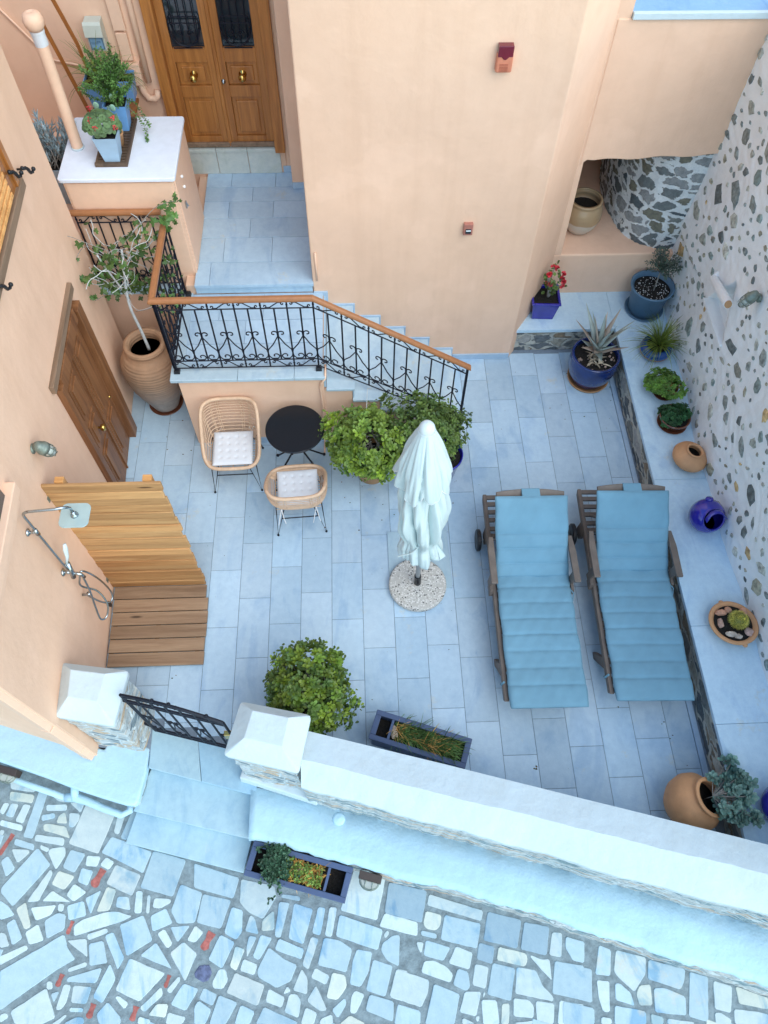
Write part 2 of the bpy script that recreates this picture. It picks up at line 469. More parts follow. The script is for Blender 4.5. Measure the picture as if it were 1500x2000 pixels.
def two_tone():
    t = NT('two_tone_glaze')
    sp = t.node('ShaderNodeSeparateXYZ'); t.l.new(t.co, sp.inputs[0])
    z = t.math('ADD', sp.outputs[2], t.math('MULTIPLY', t.noise(6, 3), 0.06))
    c = t.ramp(z, [(0.215, (0.55, 0.5, 0.43)), (0.225, (0.42, 0.285, 0.16))])
    t.bump(t.noise(1, 3, 0.5, t.map((2, 2, 60))), 0.004)
    return t.fin(c, 0.35, 0, 0.5, 0.3)
M['twotone'] = two_tone()
def amphora_mat():
    t = NT('amphora_clay')
    sp = t.node('ShaderNodeSeparateXYZ'); t.l.new(t.co, sp.inputs[0])
    z = t.math('ADD', sp.outputs[2], t.math('MULTIPLY', t.noise(5, 4), 0.25))
    c = t.ramp(z, [(0.35, (0.36, 0.32, 0.29)), (0.75, (0.36, 0.235, 0.155)), (1.0, (0.40, 0.235, 0.14))])
    c = t.mix(1.0, c, t.ramp(t.noise(10, 5), [(0.3, (0.85, 0.85, 0.85)), (0.7, (1.1, 1.1, 1.1))]), 'MULTIPLY')
    w = t.node('ShaderNodeTexWave', wave_type='BANDS', bands_direction='Z'); w.inputs['Scale'].default_value = 9
    w.inputs['Distortion'].default_value = 0.6
    t.l.new(t.co, w.inputs['Vector'])
    t.bump(w.outputs['Fac'], 0.004)
    return t.fin(c, 0.7, 0, 0.3)
M['amphora'] = amphora_mat()
# ================================================================ SETTING
SZ = -0.36                                     # street level
# ---- patio floor: marble tiles 30 x 60 cm, running bond
def wallx(Y): return -1.038 - (Y - 5.35) * 0.05
g = MB(); g.prism([(-1.3, 1.7), (1.2, 1.3), (6.5, -0.4), (6.5, 8.5), (-1.3, 8.5)], -0.30, -0.004)
tag(g.build('patio_bed', M['grout']), 'grey bed of joints under the marble patio tiles', 'floor', kind='structure')
t = MB(); r2 = random.Random(3)
OFF = {-4: .2, -3: .05, -2: .35, -1: .0, 0: .29, 1: .585, 2: .31, 3: .022, 4: .337, 5: .039, 6: .339, 7: .05, 8: .523, 9: .221, 10: .533, 11: .276, 12: .003, 13: .325, 14: .052}
def parY(x): return 1.50 - (x - 1.06) * 0.29  # patio side of the street wall
for i in range(-4, 15):
    x0, x1 = i * 0.3 + 0.0022, (i + 1) * 0.3 - 0.0022
    if i == 14: x1 = 4.42
    y = OFF[i] - 0.6047
    while y < 6.3:
        a, b = max(y + 0.0022, parY(x0) - 0.12, 0.0), min(y + 0.6047 - 0.0022, 6.06)
        y += 0.6047
        if b - a < 0.03: continue
        k = r2.uniform(0.86, 1.07); w = r2.uniform(-0.035, 0.035)
        tint = (k * (1 + w), k, k * (1 - w * 0.6))
        z = r2.uniform(-0.0008, 0.0008)
        t.prism([(x0, a), (x1, a), (x1, b), (x0, b)], -0.02, z, tint, 0.002, 0.0015)
tag(t.build('patio_floor', M['tile']), 'pale blue-grey marble tiles laid in running bond', 'floor', kind='structure')
g = MB()
g.prism([(4.425, 1.0), (4.475, 0.9), (4.475, 6.05), (4.425, 6.05)], 0.0, 0.012)
tag(g.build('floor_edge_strip', M['skirt']), 'narrow plaster strip between patio tiles and bench', 'floor', kind='structure')
# odd square tile left leaning flat behind the parasol base
g = MB(); g.prism([(1.77, 3.04), (2.385, 3.05), (2.375, 3.70), (1.765, 3.69)], 0.0015, 0.014, (0.84, 0.86, 0.82), 0.003, 0.003)
tag(g.build('loose_tile', M['tile']), 'loose grey square tile lying under the parasol base', 'tile')

# ---- street: crazy paving traced from its own stones, then random stones outside
PAVE = [((0, 1520), """
w 80 25 300 75 265 88 240 100 85 80|c 80 98 250 122 235 182 75 160|w 30 182 68 185 25 265 0 245|w 85 185 135 193 95 285 42 272|w 175 192 225 200 170 328 115 312
w 12 305 165 345 158 388 0 345|b 295 80 355 100 240 440 172 425|w 345 195 490 192 487 235 343 238|b 310 270 400 255 400 292 308 313|c 435 275 475 250 490 330 415 325
w 512 255 582 262 580 300 540 357 505 352|c 320 345 345 333 480 355 510 440 400 400 325 385|w 265 413 470 440 462 495 255 460|b 115 443 250 483 245 527 105 487|w 365 115 530 155 480 175 430 165
w 515 180 620 178 590 250|p 635 190 850 245 720 550 505 475|w 870 255 920 265 870 410 835 395|b 975 230 1010 245 930 450 885 435|b 820 430 1110 540 1045 695 910 620 745 545
w 0 380 35 385 5 440 0 450|w 88 520 205 525 215 545 130 618|b 60 570 110 660 45 720 10 610|b 275 512 368 635 95 935 10 835 15 800|w 298 488 362 515 345 540 300 520
w 475 505 478 560 410 668 355 540 380 515|b 520 525 625 555 545 690 462 650|w 640 568 735 575 710 645 630 640|w 780 580 835 615 795 668 735 635|b 600 658 680 680 640 785 572 755
w 370 668 385 700 285 895 205 905 215 880|c 430 680 545 720 470 815 380 775|w 545 775 632 835 540 900 490 855|w 385 825 515 905 312 900|p 850 635 1030 710 965 860 780 770
b 1125 535 1360 600 1265 865 1030 800|b 740 822 665 995 628 880|c 785 797 850 820 800 965 710 975|w 865 868 940 870 955 965 850 940|w 1000 828 1045 830 1035 985 985 985|w 1082 858 1103 862 1093 985 1070 985
w 1135 880 1245 885 1250 910 1175 950 1120 945|b 1325 780 1480 840 1425 1055 1300 1060 1255 970|b 0 895 60 940 105 1000 0 1035|c 120 960 190 910 225 1085 180 1105|w 228 950 410 930 370 1000 265 1040
w 430 920 470 925 460 975 425 970|b 495 935 612 900 630 1005 505 1038|b 330 1045 425 988 480 1000 470 1105 345 1172|w 545 1080 610 1035 770 985 860 978 965 1010 900 1045 545 1155|w 640 1145 780 1098 790 1130 650 1185
b 50 1070 110 1030 162 1170 90 1220|w 188 1130 280 1070 320 1185 215 1215|w 0 1130 40 1140 68 1225 0 1240|w 0 1305 190 1222 203 1255 0 1370|b 880 1075 1050 1005 1115 1185 930 1300
b 1105 1010 1215 955 1260 1060 1120 1120|w 495 1190 632 1178 640 1310|b 655 1215 755 1192 785 1350 658 1370|b 770 1155 830 1128 908 1310 862 1400|b 0 1415 470 1145 490 1240 550 1325 400 1410 0 1700
w 500 1395 630 1345 632 1378 505 1420|b 500 1460 745 1388 700 1500 490 1490|b 805 1360 845 1470 750 1645 683 1600|w 1155 1140 1205 1105 1262 1210 1225 1245|b 1250 1090 1390 1080 1300 1200|w 1430 1080 1487 1130 1430 1200 1372 1185
b 1145 1205 1258 1395 1030 1300|w 1345 1200 1440 1285 1355 1485 1248 1280|w 950 1320 1208 1430 1020 1632 848 1550|w 345 1490 380 1490 385 1540 345 1545|b 375 1580 435 1560 395 1640|w 470 1510 520 1520 480 1650 440 1695 410 1690
w 540 1520 670 1530 630 1650 522 1640|w 80 1710 340 1540 402 1755 300 1800 115 1800|w 515 1680 605 1683 603 1712 513 1710|w 845 1605 870 1595 938 1645 910 1690|w 1025 1680 1180 1530 1190 1590 1060 1710|w 1310 1450 1320 1480 1250 1575 1222 1550
b 1345 1505 1452 1545 1360 1700 1252 1655|c 1150 1655 1230 1655 1210 1750 1090 1735|b 710 1730 790 1640 880 1750 880 1800 730 1800|w 0 1735 45 1720 60 1750 0 1790|w 1020 1745 1100 1770 1090 1800 1010 1800|w 1235 1715 1360 1750 1330 1800 1215 1800|b 480 1790 560 1750 612 1755 610 1800 480 1800|w 380 1800 480 1730 485 1745 430 1800"""),
((380, 1680), """
b 0 25 325 130 280 280 0 200|w 345 140 580 190 597 265 500 428 400 380 333 305|b 65 250 265 295 190 500 18 455|b 275 345 352 370 345 520 305 580 220 530|w 410 402 440 430 468 540 372 515|c 580 370 582 508 492 515 500 440
b 620 308 695 315 655 455 630 565 588 555|b 730 318 865 360 795 612 690 570|w 905 345 958 352 920 548 862 530|w 990 345 1042 350 1005 558 955 550|b 1065 402 1375 508 1338 658 1038 555|w 1175 60 1395 130 1335 438 1070 365
b 640 250 770 265 768 300 640 275|w 400 555 455 565 385 710 382 640|b 485 548 567 572 472 730 428 705|b 190 548 292 603 200 790 103 725|c 300 632 367 655 305 808 260 775|w 360 725 458 765 435 840 335 808|b 620 575 798 650 780 725 590 655
b 545 640 650 725 748 768 700 885 600 932 470 855 462 810|w 855 562 908 580 835 798 790 765|b 950 570 1060 590 1150 650 1110 818 905 765|w 1410 515 1425 535 1400 570 1385 548|b 1500 550 1495 775 1410 730 1368 660 1378 610 1450 555
b 1190 655 1298 675 1270 820 1215 925 1138 905 1160 740|b 1310 730 1448 775 1395 998 1258 950|w 1480 798 1560 815 1530 1030 1433 1000|w 180 800 225 803 242 880 205 940 140 935 132 895|p 300 825 510 915 460 1065 235 970|w 785 798 825 870 823 980 722 950
w 885 790 985 845 960 910 855 860|c 1010 825 1100 845 1112 925 1045 1020 968 1005|w 545 942 658 1005 635 1078 522 1035|w 680 922 703 960 650 980|w 890 918 968 1095 920 1102 825 1030|w 695 985 745 982 775 1030 760 1152 660 1110
b 1100 1010 1110 1055 1050 1155 1008 1095|w 1175 957 1243 985 1180 1120 1140 1115 1150 1000|b 1285 985 1455 1035 1450 1180 1255 1100|b 70 935 163 985 130 1065 35 1015|b 180 990 312 1045 225 1200 110 1200 130 1140|b 30 1030 120 1095 75 1200 0 1200 0 1080
b 340 1062 438 1110 400 1200 295 1200|b 510 1075 750 1185 745 1200 450 1200|w 815 1080 895 1120 870 1200 780 1200|w 1005 1130 1010 1200 915 1200 930 1160|c 1140 1138 1240 1190 1238 1200 1065 1200|b 1490 1060 1500 1060 1520 1200 1465 1200"""),
((740, 1680), """
B 75 165 348 225 312 455 45 385|w 45 388 280 455 278 555 5 485|w 370 250 760 370 745 445 355 330|c 345 375 455 405 445 480 412 512 350 500 327 465|b 312 515 420 540 418 575 312 550|b 485 402 742 465 715 645 455 580
B 800 378 1040 440 1010 645 768 585|B 1065 455 1245 490 1225 695 1040 650|w 1270 530 1340 535 1335 708 1248 690|b 1370 562 1502 600 1500 750 1420 730 1368 640|w 275 600 325 605 310 680 290 650|b 345 588 520 640 470 735 330 695|w 565 632 683 680 660 798 512 752
B 735 605 843 635 828 758 718 722|c 880 635 1075 685 1085 735 1065 778 865 730|w 1112 695 1190 730 1245 725 1265 880 1115 715|w 335 740 405 738 490 780 540 835 520 895 312 820|w 705 762 800 785 780 938 685 910|b 580 795 650 820 665 925 640 955 545 910
b 835 755 995 795 965 1028 795 980|w 1010 785 1150 810 1195 920 1275 1000 1272 1032 1000 975|b 1290 740 1500 775 1500 1020 1272 975|w 130 798 365 880 355 970 308 1075 80 995|b 405 908 590 985 550 1200 340 1200|w 630 965 745 965 710 1140 592 1110
w 765 962 782 975 762 1010|w 752 1025 860 1028 880 1200 765 1200|c 902 1055 955 1052 950 1200 895 1200|w 988 1012 1095 1025 1132 1070 1128 1155 988 1140|w 1150 1033 1282 1052 1275 1200 1160 1200|w 1325 1028 1500 1060 1500 1200 1312 1200|b 140 1058 300 1105 300 1200 115 1200|w 715 1142 738 1145 725 1185 707 1165|w 615 1155 700 1195 610 1200|w 1000 1190 1130 1175 1125 1200 1010 1200"""),
((1100, 1680), """
b 20 562 230 615 215 775 80 735 15 630|b 262 625 348 660 342 845 235 832|w 388 660 602 715 598 835 520 960 400 850 372 810|b 625 730 890 800 880 890 855 945 622 870|b 925 820 1058 858 1060 1180 920 1140|b 0 755 205 800 210 1040 0 990
w 245 880 335 890 340 1108 292 1105 262 1010|b 380 905 415 905 488 970 520 1065 385 1020|c 560 920 635 912 650 1060 560 1060 537 980|b 665 940 740 938 890 1000 898 1135 675 1110|w 1100 885 1232 925 1225 1115 1110 1085|c 1262 925 1500 1010 1500 1090 1290 1050
b 0 1035 222 1085 225 1200 0 1200|b 380 1065 600 1108 605 1200 378 1200|c 640 1125 730 1150 730 1200 650 1200|w 765 1160 950 1185 955 1200 765 1200|w 1110 1120 1150 1118 1225 1165 1225 1200 1120 1200|w 1252 1092 1410 1110 1500 1130 1500 1200 1260 1200|w 280 1148 350 1160 350 1200 280 1200""")]
CL = {'w': (1.14, 1.10, 1.06), 'c': (1.24, 1.10, 0.94), 'b': (0.90, 0.97, 1.02), 'B': (0.60, 0.68, 0.76), 'p': (1.02, 0.94, 0.88)}
g = MB(); g.prism([(-14, -14), (14, -14), (14, 0.6), (0.6, 1.9), (-3, 2.6), (-14, 4)], SZ - 0.4, SZ)
street = tag(g.build('street', M['pgrout']), 'grey mortar bed of the street paving', 'street', kind='structure')
t = MB(); rp = random.Random(11)
done = []
for (ox, oy), txt in PAVE:
    for s in txt.replace('\n', '|').split('|'):
        s = s.split()
        if len(s) < 7: continue
        n = [float(a) for a in s[1:]]
        P = [at(ox + n[i] / 3.75, oy + n[i + 1] / 3.75, SZ) for i in range(0, len(n) - 1, 2)]
        c = sum(P, Vector()) / len(P)
        if any((c - d).length < 0.035 for d in done): continue
        done.append(c)
        A = sum(P[i].x * P[(i + 1) % len(P)].y - P[(i + 1) % len(P)].x * P[i].y for i in range(len(P)))
        if A < 0: P.reverse()
        P = [c + (p - c) * (1 + .0045 / max(.03, (p - c).length)) for p in P]
        Q = []                                  # slightly irregular edges, rounded corners
        m = len(P)
        for i in range(m):
            a, b, d = P[i - 1], P[i], P[(i + 1) % m]
            k1 = min(0.012, (a - b).length * 0.25); k2 = min(0.012, (d - b).length * 0.25)
            Q.append(b + (a - b).normalized() * k1); Q.append(b + (d - b).normalized() * k2)
            L = (d - b).length
            if L > 0.1:
                nn = int(L / 0.05)
                dd = (d - b).normalized(); pp = Vector((dd.y, -dd.x, 0))
                for j in range(1, nn):
                    Q.append(b + (d - b) * (j / nn) + pp * rp.uniform(-0.0018, 0.0022))
        k = rp.uniform(0.88, 1.06); cc = CL[s[0]]
        t.prism([(q.x, q.y) for q in Q], SZ - 0.01, SZ + rp.uniform(0.004, 0.008), (cc[0] * k, cc[1] * k, cc[2] * k), 0.0035, 0.003)
# stones beyond the edge of the picture
for i in range(-38, 44):
    for j in range(-34, 16):
        x, y = i * 0.2 + rp.uniform(-.03, .03), j * 0.2 - 0.3 * i * 0.2 + rp.uniform(-.03, .03)
        if y > 1.15 - 0.29 * (x + 0.2) - 0.36 or abs(y) > 6: continue
        v = Vector((x, y, SZ)) - CO
        w = v.dot(CW)
        if w > 0.1:
            px, py = 750 + FPX * v.dot(CR) / w, 1000 - FPX * v.dot(CU) / w
            if -14 < px < 1514 and py < 2016: continue
        hw, hh = rp.uniform(.06, .088), rp.uniform(.06, .088); a0 = -0.29
        P = []
        for sx, sy in ((-1, -1), (1, -1), (1, 1), (-1, 1)):
            u, w_ = sx * hw + rp.uniform(-.012, .012), sy * hh + rp.uniform(-.012, .012)
            P.append((x + u * math.cos(a0) - w_ * math.sin(a0), y + u * math.sin(a0) + w_ * math.cos(a0)))
        k = rp.uniform(0.85, 1.05); cc = CL[rp.choice('wwbbbc')]
        t.prism(P, SZ - 0.01, SZ + 0.006, (cc[0] * k, cc[1] * k, cc[2] * k), 0.006, 0.004)
tag(t.build('street_paving', M['pave']), 'irregular white and blue marble crazy paving of the street', 'paving', kind='structure')
# small red painted marks and a dark stone set in the mortar
t = MB()
for (px, py, L, w, an) in ((192, 1715, .15, .075, 62), (137, 1812, .10, .035, 72), (405, 1838, .14, .07, 62), (117, 1915, .09, .045, 72), (327, 1917, .09, .035, 72), (178, 1975, .10, .05, 72), (262, 1980, .10, .05, 75), (12, 1650, .19, .045, 62)):
    c = at(px, py, SZ); a = R(an); d = Vector((math.cos(a), math.sin(a), 0)); e = Vector((-d.y, d.x, 0))
    pr = [(-.5, .18), (-.42, .42), (-.3, .5), (-.15, .46), (0, .36), (.12, .34), (.3, .42), (.5, .48)]
    P = [c + d * (L * u) - e * (w * v * (1 + rp.uniform(-.15, .15))) for u, v in pr] + [c + d * (L * u) + e * (w * v * (1 + rp.uniform(-.15, .15))) for u, v in reversed(pr)]
    t.prism([(p.x, p.y) for p in P], SZ - 0.002, SZ + 0.003, TT(.8, 1.2))
tag(t.build('red_street_marks', M['redpaint']), 'small red painted marks in the mortar joints of the street', 'paint marks', kind='structure')
g = MB(); c = at(398, 1900, SZ)
P = [(c.x + .075 * math.cos(a) * rp.uniform(.8, 1.1), c.y + .06 * math.sin(a) * rp.uniform(.8, 1.1)) for a in [k * .524 for k in range(12)]]
g.prism(P, SZ - .01, SZ + .006, (0.5, 0.55, 0.75), 0.01, 0.004)
tag(g.build('dark_paver', simple('dark_slate', (0.22, 0.24, 0.30), 0.7, var=0.5, scale=30)), 'dark blue slate lump set in the street mortar', 'paving stone', kind='structure')

# ---- steps from the street up to the gate
st = thing('entrance_steps', 'three pale marble steps from the street up to the iron gate', 'steps', (0, 1.2, SZ))
def slab(mb, pts, z, th, tint=(1, 1, 1)):
    mb.prism(pts, z - th, z, tint)
g = MB(); slab(g, [(-0.395, 1.432), (0.07, 1.302), (0.01, 1.66), (-0.40, 1.79)], 0.001, 0.035); slab(g, [(0.074, 1.301), (0.56, 1.166), (0.50, 1.55), (0.014, 1.66)], 0.001, 0.035, (0.88, 0.96, 1.04)); g.build('sill', M['estep'], st, bevel=0.005)
g = MB(); slab(g, [(-0.52, 1.105), (0.50, 0.842), (0.55, 1.22), (-0.40, 1.48)], -0.13, 0.035); g.build('tread', M['estep'], st, bevel=0.006)
g = MB(); slab(g, [(-0.595, 0.868), (0.43, 0.598), (0.50, 0.90), (-0.52, 1.17)], -0.27, 0.035); g.build('tread', M['estep'], st, bevel=0.006)
g = MB()
g.prism([(-0.40, 1.45), (0.53, 1.19), (0.53, 1.6), (-0.40, 1.8)], -0.36, -0.036, (0.95, 0.98, 1))
g.prism([(-0.505, 1.13), (0.495, 0.865), (0.54, 1.2), (-0.41, 1.46)], -0.36, -0.167)
g.prism([(-0.58, 0.885), (0.415, 0.62), (0.49, 0.88), (-0.5, 1.14)], -0.37, -0.307)
g.build('riser', M['estep'], st)

# ---- low ledges on the street side
def ribbon(mb, stations, fn, tint=(1, 1, 1)):   # closed cross sections joined along a path
    rings = [fn(s) for s in stations]
    n = len(rings[0])
    vs = [p for r_ in rings for p in r_]
    fs = []
    for i in range(len(rings) - 1):
        for k in range(n):
            l = (k + 1) % n
            fs.append((i * n + k, (i + 1) * n + k, (i + 1) * n + l, i * n + l))
    fs += [tuple(range(n)), tuple(range((len(rings) - 1) * n, len(rings) * n))[::-1]]
    return mb.add(vs, fs, tint)
def lerp_tab(tab, x):
    if x <= tab[0][0]: a, b = tab[0], tab[1]
    elif x >= tab[-1][0]: a, b = tab[-2], tab[-1]
    else:
        for a, b in zip(tab, tab[1:]):
            if a[0] <= x <= b[0]: break
    return a[1] + (b[1] - a[1]) * (x - a[0]) / (b[0] - a[0])
LF = [(0.52, 0.832), (1.074, 0.690), (1.617, 0.525), (2.0, .43), (2.478, 0.300), (3.0, .135), (3.414, -0.01), (4.0, -.20), (4.539, -0.356), (6, -.80)]
LB = [(0.52, 1.215), (1.076, 1.082), (1.718, 0.905), (2.515, 0.67), (3.487, 0.379), (4.65, 0.019), (6, -.40)]
SE = [(0.52, .84), (1.62, 0.500), (2.009, 0.408), (2.52, 0.267), (3.503, -0.061), (4.673, -0.455), (6, -.9)]
rl = random.Random(5)
led = thing('street_ledge', 'long white plastered ledge below the street wall, right of the steps', 'ledge', (2.5, 0.5, SZ))
xs = [0.50 + 0.055 * i for i in range(101)]
wob = {}
def wb(x, s):
    return 0.007 * math.sin(x * 9 + s) + 0.004 * math.sin(x * 31 + 2 * s) + 0.004 * math.sin(x * 67 + 3 * s)
def ledge_sec(x):
    f, b = lerp_tab(LF, x) + wb(x, 1) * 1.3, lerp_tab(LB, x) + 0.03
    return [(x, f + 0.012, -0.075), (x, f - 0.004, -0.03), (x, f + 0.02, 0.0), (x, f + 0.06, 0.008 + wb(x, 4) * .5), (x, (f + b) / 2, 0.004 + wb(x, 2) * .4), (x, b, 0.0), (x, b, -0.08)]
g = MB(); ribbon(g, xs, ledge_sec); g.build('ledge_top', M['whitewash'], led, smooth=True)
g = MB()
def face_sec(x):
    f, b = lerp_tab(LF, x) + 0.02, lerp_tab(LB, x) + 0.02
    s = min(lerp_tab(SE, x), f - 0.0) + wb(x, 7)
    return [(x, s, SZ - .05), (x, (s * .5 + f * .5) + wb(x, 9), -0.2), (x, f + wb(x * 1.7, 5), -0.073), (x, b, -0.073), (x, b, SZ - .05)]
ribbon(g, xs, face_sec); g.build('stone_face', M['slate'], led)
led2 = thing('street_ledge', 'short white plastered ledge in front of the house, left of the steps', 'ledge', (-1, 1.4, SZ))
g = MB()
poly = [(-3.4, 2.15), (-1.69, 1.53), (-1.3, 1.395), (-0.983, 1.272), (-0.78, 1.205), (-0.557, 1.135), (-0.475, 1.125), (-0.45, 1.16), (-0.41, 1.40), (-0.40, 1.60), (-0.75, 1.75), (-0.80, 1.60), (-3.4, 2.48)]
g.prism(poly, -0.085, 0.004); g.build('ledge_top', M['whitewash'], led2, bevel=0.02, seg=3)
g = MB(); g.prism([(-3.4, 2.17), (-1.69, 1.55), (-0.983, 1.292), (-0.557, 1.155), (-0.47, 1.15), (-0.43, 1.3), (-0.42, 1.6), (-3.4, 2.45)], SZ - .05, -0.085); g.build('stone_face', M['slate'], led2)
# ---- street wall (parapet)
BK = [(1.063, 1.489), (2.264, 1.158), (4.313, 0.584), (6, .11)]
RD = [(1.089, 1.245), (2.238, 0.928), (4.338, 0.355), (6, -.1)]
FT = [(1.127, 1.043), (1.912, 0.815), (2.406, 0.668), (3.268, 0.402), (4.308, 0.100), (6, -.4)]
pw = thing('street_wall', 'white street wall with two-slope coping along the patio', 'wall', (3, 0.8, 0))
xw = [1.0 + 0.1 * i for i in range(46)]
def cop(x):
    b, r_, f = lerp_tab(BK, x), lerp_tab(RD, x), lerp_tab(FT, x)
    return [(x, b - .03, 0.78), (x, b, 0.80), (x, b, 0.845 + wb(x, 2) * .3), (x, r_ + wb(x, 3) * .5, 0.90), (x, f + wb(x, 1) * .9, 0.795), (x, f + wb(x, 1) * .9 - .002, 0.745), (x, f + 0.05, 0.735)]
g = MB(); ribbon(g, xw, lambda x: cop(x)[::-1]); g.build('coping', M['white'], pw)
g = MB(); ribbon(g, [1.0 + .05 * i for i in range(91)], lambda x: [(x, lerp_tab(LB, x) + wb(x, 6), -0.1), (x, lerp_tab(FT, x) + .03 + wb(x, 8), 0.74), (x, lerp_tab(BK, x) - .04, 0.79), (x, lerp_tab(BK, x) - .04, -0.1)]); g.build('stone_face', M['slate'], pw)
g = MB(); ribbon(g, xw, lambda x: [(x, lerp_tab(BK, x) - .036, 0.0), (x, lerp_tab(BK, x) - .036, 0.79), (x, lerp_tab(BK, x) - .02, 0.79), (x, lerp_tab(BK, x) - .02, 0.0)]); g.build('plaster_face', M['white'], pw)
# ---- gate pillars
def pillar(corners, z, label, cx, cy):
    p = thing('gate_pillar', label, 'pillar', (cx, cy, 0))
    C = [at(a, b, z) for a, b in corners]       # LB RB RF LF  on the cap's upper edge
    c = sum(C, Vector()) / 4
    C = [C[3], C[2], C[1], C[0]]                # LF RF RB LB
    e = MB()
    lo = [q + (c - q) * 0.01 + Vector((0, 0, -0.055)) for q in C]
    mid = [q.copy() for q in C]
    cc = [Vector((q.x, q.y, z + .0)) for q in mid]
    def rc(ring, k=0.12):
        o = []
        for i in range(4):
            a, b, d = ring[i - 1], ring[i], ring[(i + 1) % 4]
            o += [b + (a - b) * k * .5, b + (a - b) * k * .12 + (d - b) * k * .12, b + (d - b) * k * .5]
        return o
    lo, mid = rc(lo), rc(cc)
    top = [Vector((q.x, q.y, z + 0.115)) for q in [c + (q - c) * 0.50 + Vector((0, .03, 0)) for q in C]]
    n = len(mid)
    vs = lo + mid + top
    fs = [tuple(range(n - 1, -1, -1))] + [(i, (i + 1) % n, n + (i + 1) % n, n + i) for i in range(n)]
    for i in range(4):
        j = (i + 1) % 4
        fs += [(n + i * 3 + 2, n + (j * 3) % n, 2 * n + j, 2 * n + i), (n + i * 3, n + i * 3 + 1, 2 * n + i), (n + i * 3 + 1, n + i * 3 + 2, 2 * n + i)]
    fs.append((2 * n, 2 * n + 1, 2 * n + 2, 2 * n + 3))
    e.add(vs, fs); e.build('cap', M['white'], p, bevel=0.006)
    s = MB()
    ring = [Vector((q.x, q.y, 0)) for q in [c + (q - c) * 0.87 for q in C]]
    lev = 12
    rs = []
    for L in range(lev + 1):
        zz = -0.30 + (z - 0.05 + 0.30) * L / lev
        rr = []
        for i in range(4):
            a, b = ring[i], ring[(i + 1) % 4]
            for k in range(6):
                q = a.lerp(b, k / 6)
                o = (q - Vector((c.x, c.y, 0))).normalized() * rl.uniform(-.010, .010)
                rr.append(Vector((q.x + o.x, q.y + o.y, zz)))
        rs.append(rr)
    n = 24
    vs = [q for r_ in rs for q in r_]
    fs = [(L * n + k, L * n + (k + 1) % n, (L + 1) * n + (k + 1) % n, (L + 1) * n + k) for L in range(lev) for k in range(n)]
    fs.append(tuple(range(lev * n, (lev + 1) * n)))
    s.add(vs, fs); s.build('stone_shaft', M['slatev'], p)
    return C, c
PL = pillar([(119, 1294), (252, 1310), (222, 1419), (106, 1400)], 1.0, 'stone gate pillar with white cap against the peach house wall, left of the gate', -0.65, 1.8)
PR_ = pillar([(470, 1370), (608, 1397), (583, 1511), (436, 1476)], 1.0, 'stone gate pillar with white cap where the white street wall begins, right of the gate', 0.75, 1.45)
# long white stone below the right pillar
g = MB(); a, b = at(470, 1512, .1), at(621, 1560, .1)
d = (b - a).normalized(); e = Vector((-d.y, d.x, 0))
g.hexa([a - e * .045 + Vector((0, 0, -.1)), b - e * .045 + Vector((0, 0, -.1)), b + e * .09 + Vector((0, 0, -.1)), a + e * .09 + Vector((0, 0, -.1))],
       [a - e * .03, b - e * .03, b + e * .09, a + e * .09]); 
tag(g.build('stone_block', M['white'], None, bevel=0.01), 'long white stone lying on the ledge below the right gate pillar', 'stone')
# round white lump on the ledge
g = MB(); c = at(662, 1600, 0.0); g.lathe([(0.055, 0), (0.05, .012), (0.035, .02), (1e-4, .024)], 20, (c.x, c.y, 0.0)); tag(g.build('ledge_boss', M['whitewash'], None, smooth=True), 'small round white plaster lump on the street ledge', 'plaster lump')

# ================================================================ HOUSES
def pl_box(mb, *a): mb.box(*a)
# left house
lh = thing('left_house', 'peach plastered house on the left with wooden door, shutter and downpipe', 'house', (-2, 3.7, 0))
g = MB()
g.prism([(-0.853, 1.547), (wallx(5.9), 5.9), (-8, 5.9), (-8, 3.95)], -0.35, 4.5); g.build('wall', M['peach'], lh, bevel=0.012)
def wl_(Y, z, off=0.0): return Vector((wallx(Y) + off, Y, z))
def wbox(mb, y0, y1, z0, z1, o0, o1, tint=(1, 1, 1)):      # box lying on the left wall
    mb.hexa([wl_(y0, z0, o0), wl_(y0, z0, o1), wl_(y1, z0, o1), wl_(y1, z0, o0)], [wl_(y0, z1, o0), wl_(y0, z1, o1), wl_(y1, z1, o1), wl_(y1, z1, o0)], tint)
# side door
d = MB()
wbox(d, 4.13, 4.98, 0.02, 1.88, -.02, .012)
dr = d.build('side_door', M['doorwood2'], lh); tag(dr, 'weathered brown panelled side door')

f = MB(); wbox(f, 4.06, 4.145, 0, 1.9, -.01, .055); f.build('door_frame', M['doorwood2'], dr, bevel=.004)
f = MB(); wbox(f, 4.965, 5.10, 0, 1.9, -.01, .075); f.build('door_frame', M['doorwood2'], dr, bevel=.004)
f = MB(); wbox(f, 4.145, 4.965, 1.80, 1.95, -.01, .05); f.build('door_frame', M['doorwood2'], dr, bevel=.004)
f = MB()
for (y0, y1, z0, z1) in ((4.22, 4.48, .2, .75), (4.62, 4.88, .2, .75), (4.22, 4.48, .86, 1.18), (4.22, 4.48, 1.28, 1.7), (4.62, 4.88, .86, 1.7)):
    wbox(f, y0, y1, z0, z1, .008, .022); wbox(f, y0 + .035, y1 - .035, z0 + .04, z1 - .04, .020, .036)
f.build('door_panel', M['doorwood2'], dr, bevel=.005)
f = MB(); wbox(f, 4.545, 4.56, .02, 1.8, .011, .03); f.build('door_strip', M['doorwood2'], dr, bevel=.003)
f = MB(); c = wl_(4.36, 1.0, .012)
MX = Matrix.Rotation(R(90), 3, 'Y')
f.lathe([(.036, 0), (.036, .008), (.012, .012), (.012, .04), (.03, .05), (.036, .07), (.028, .088), (1e-4, .095)], 20, c, M=MX); f.build('door_knob', M['brass'], dr, smooth=True)
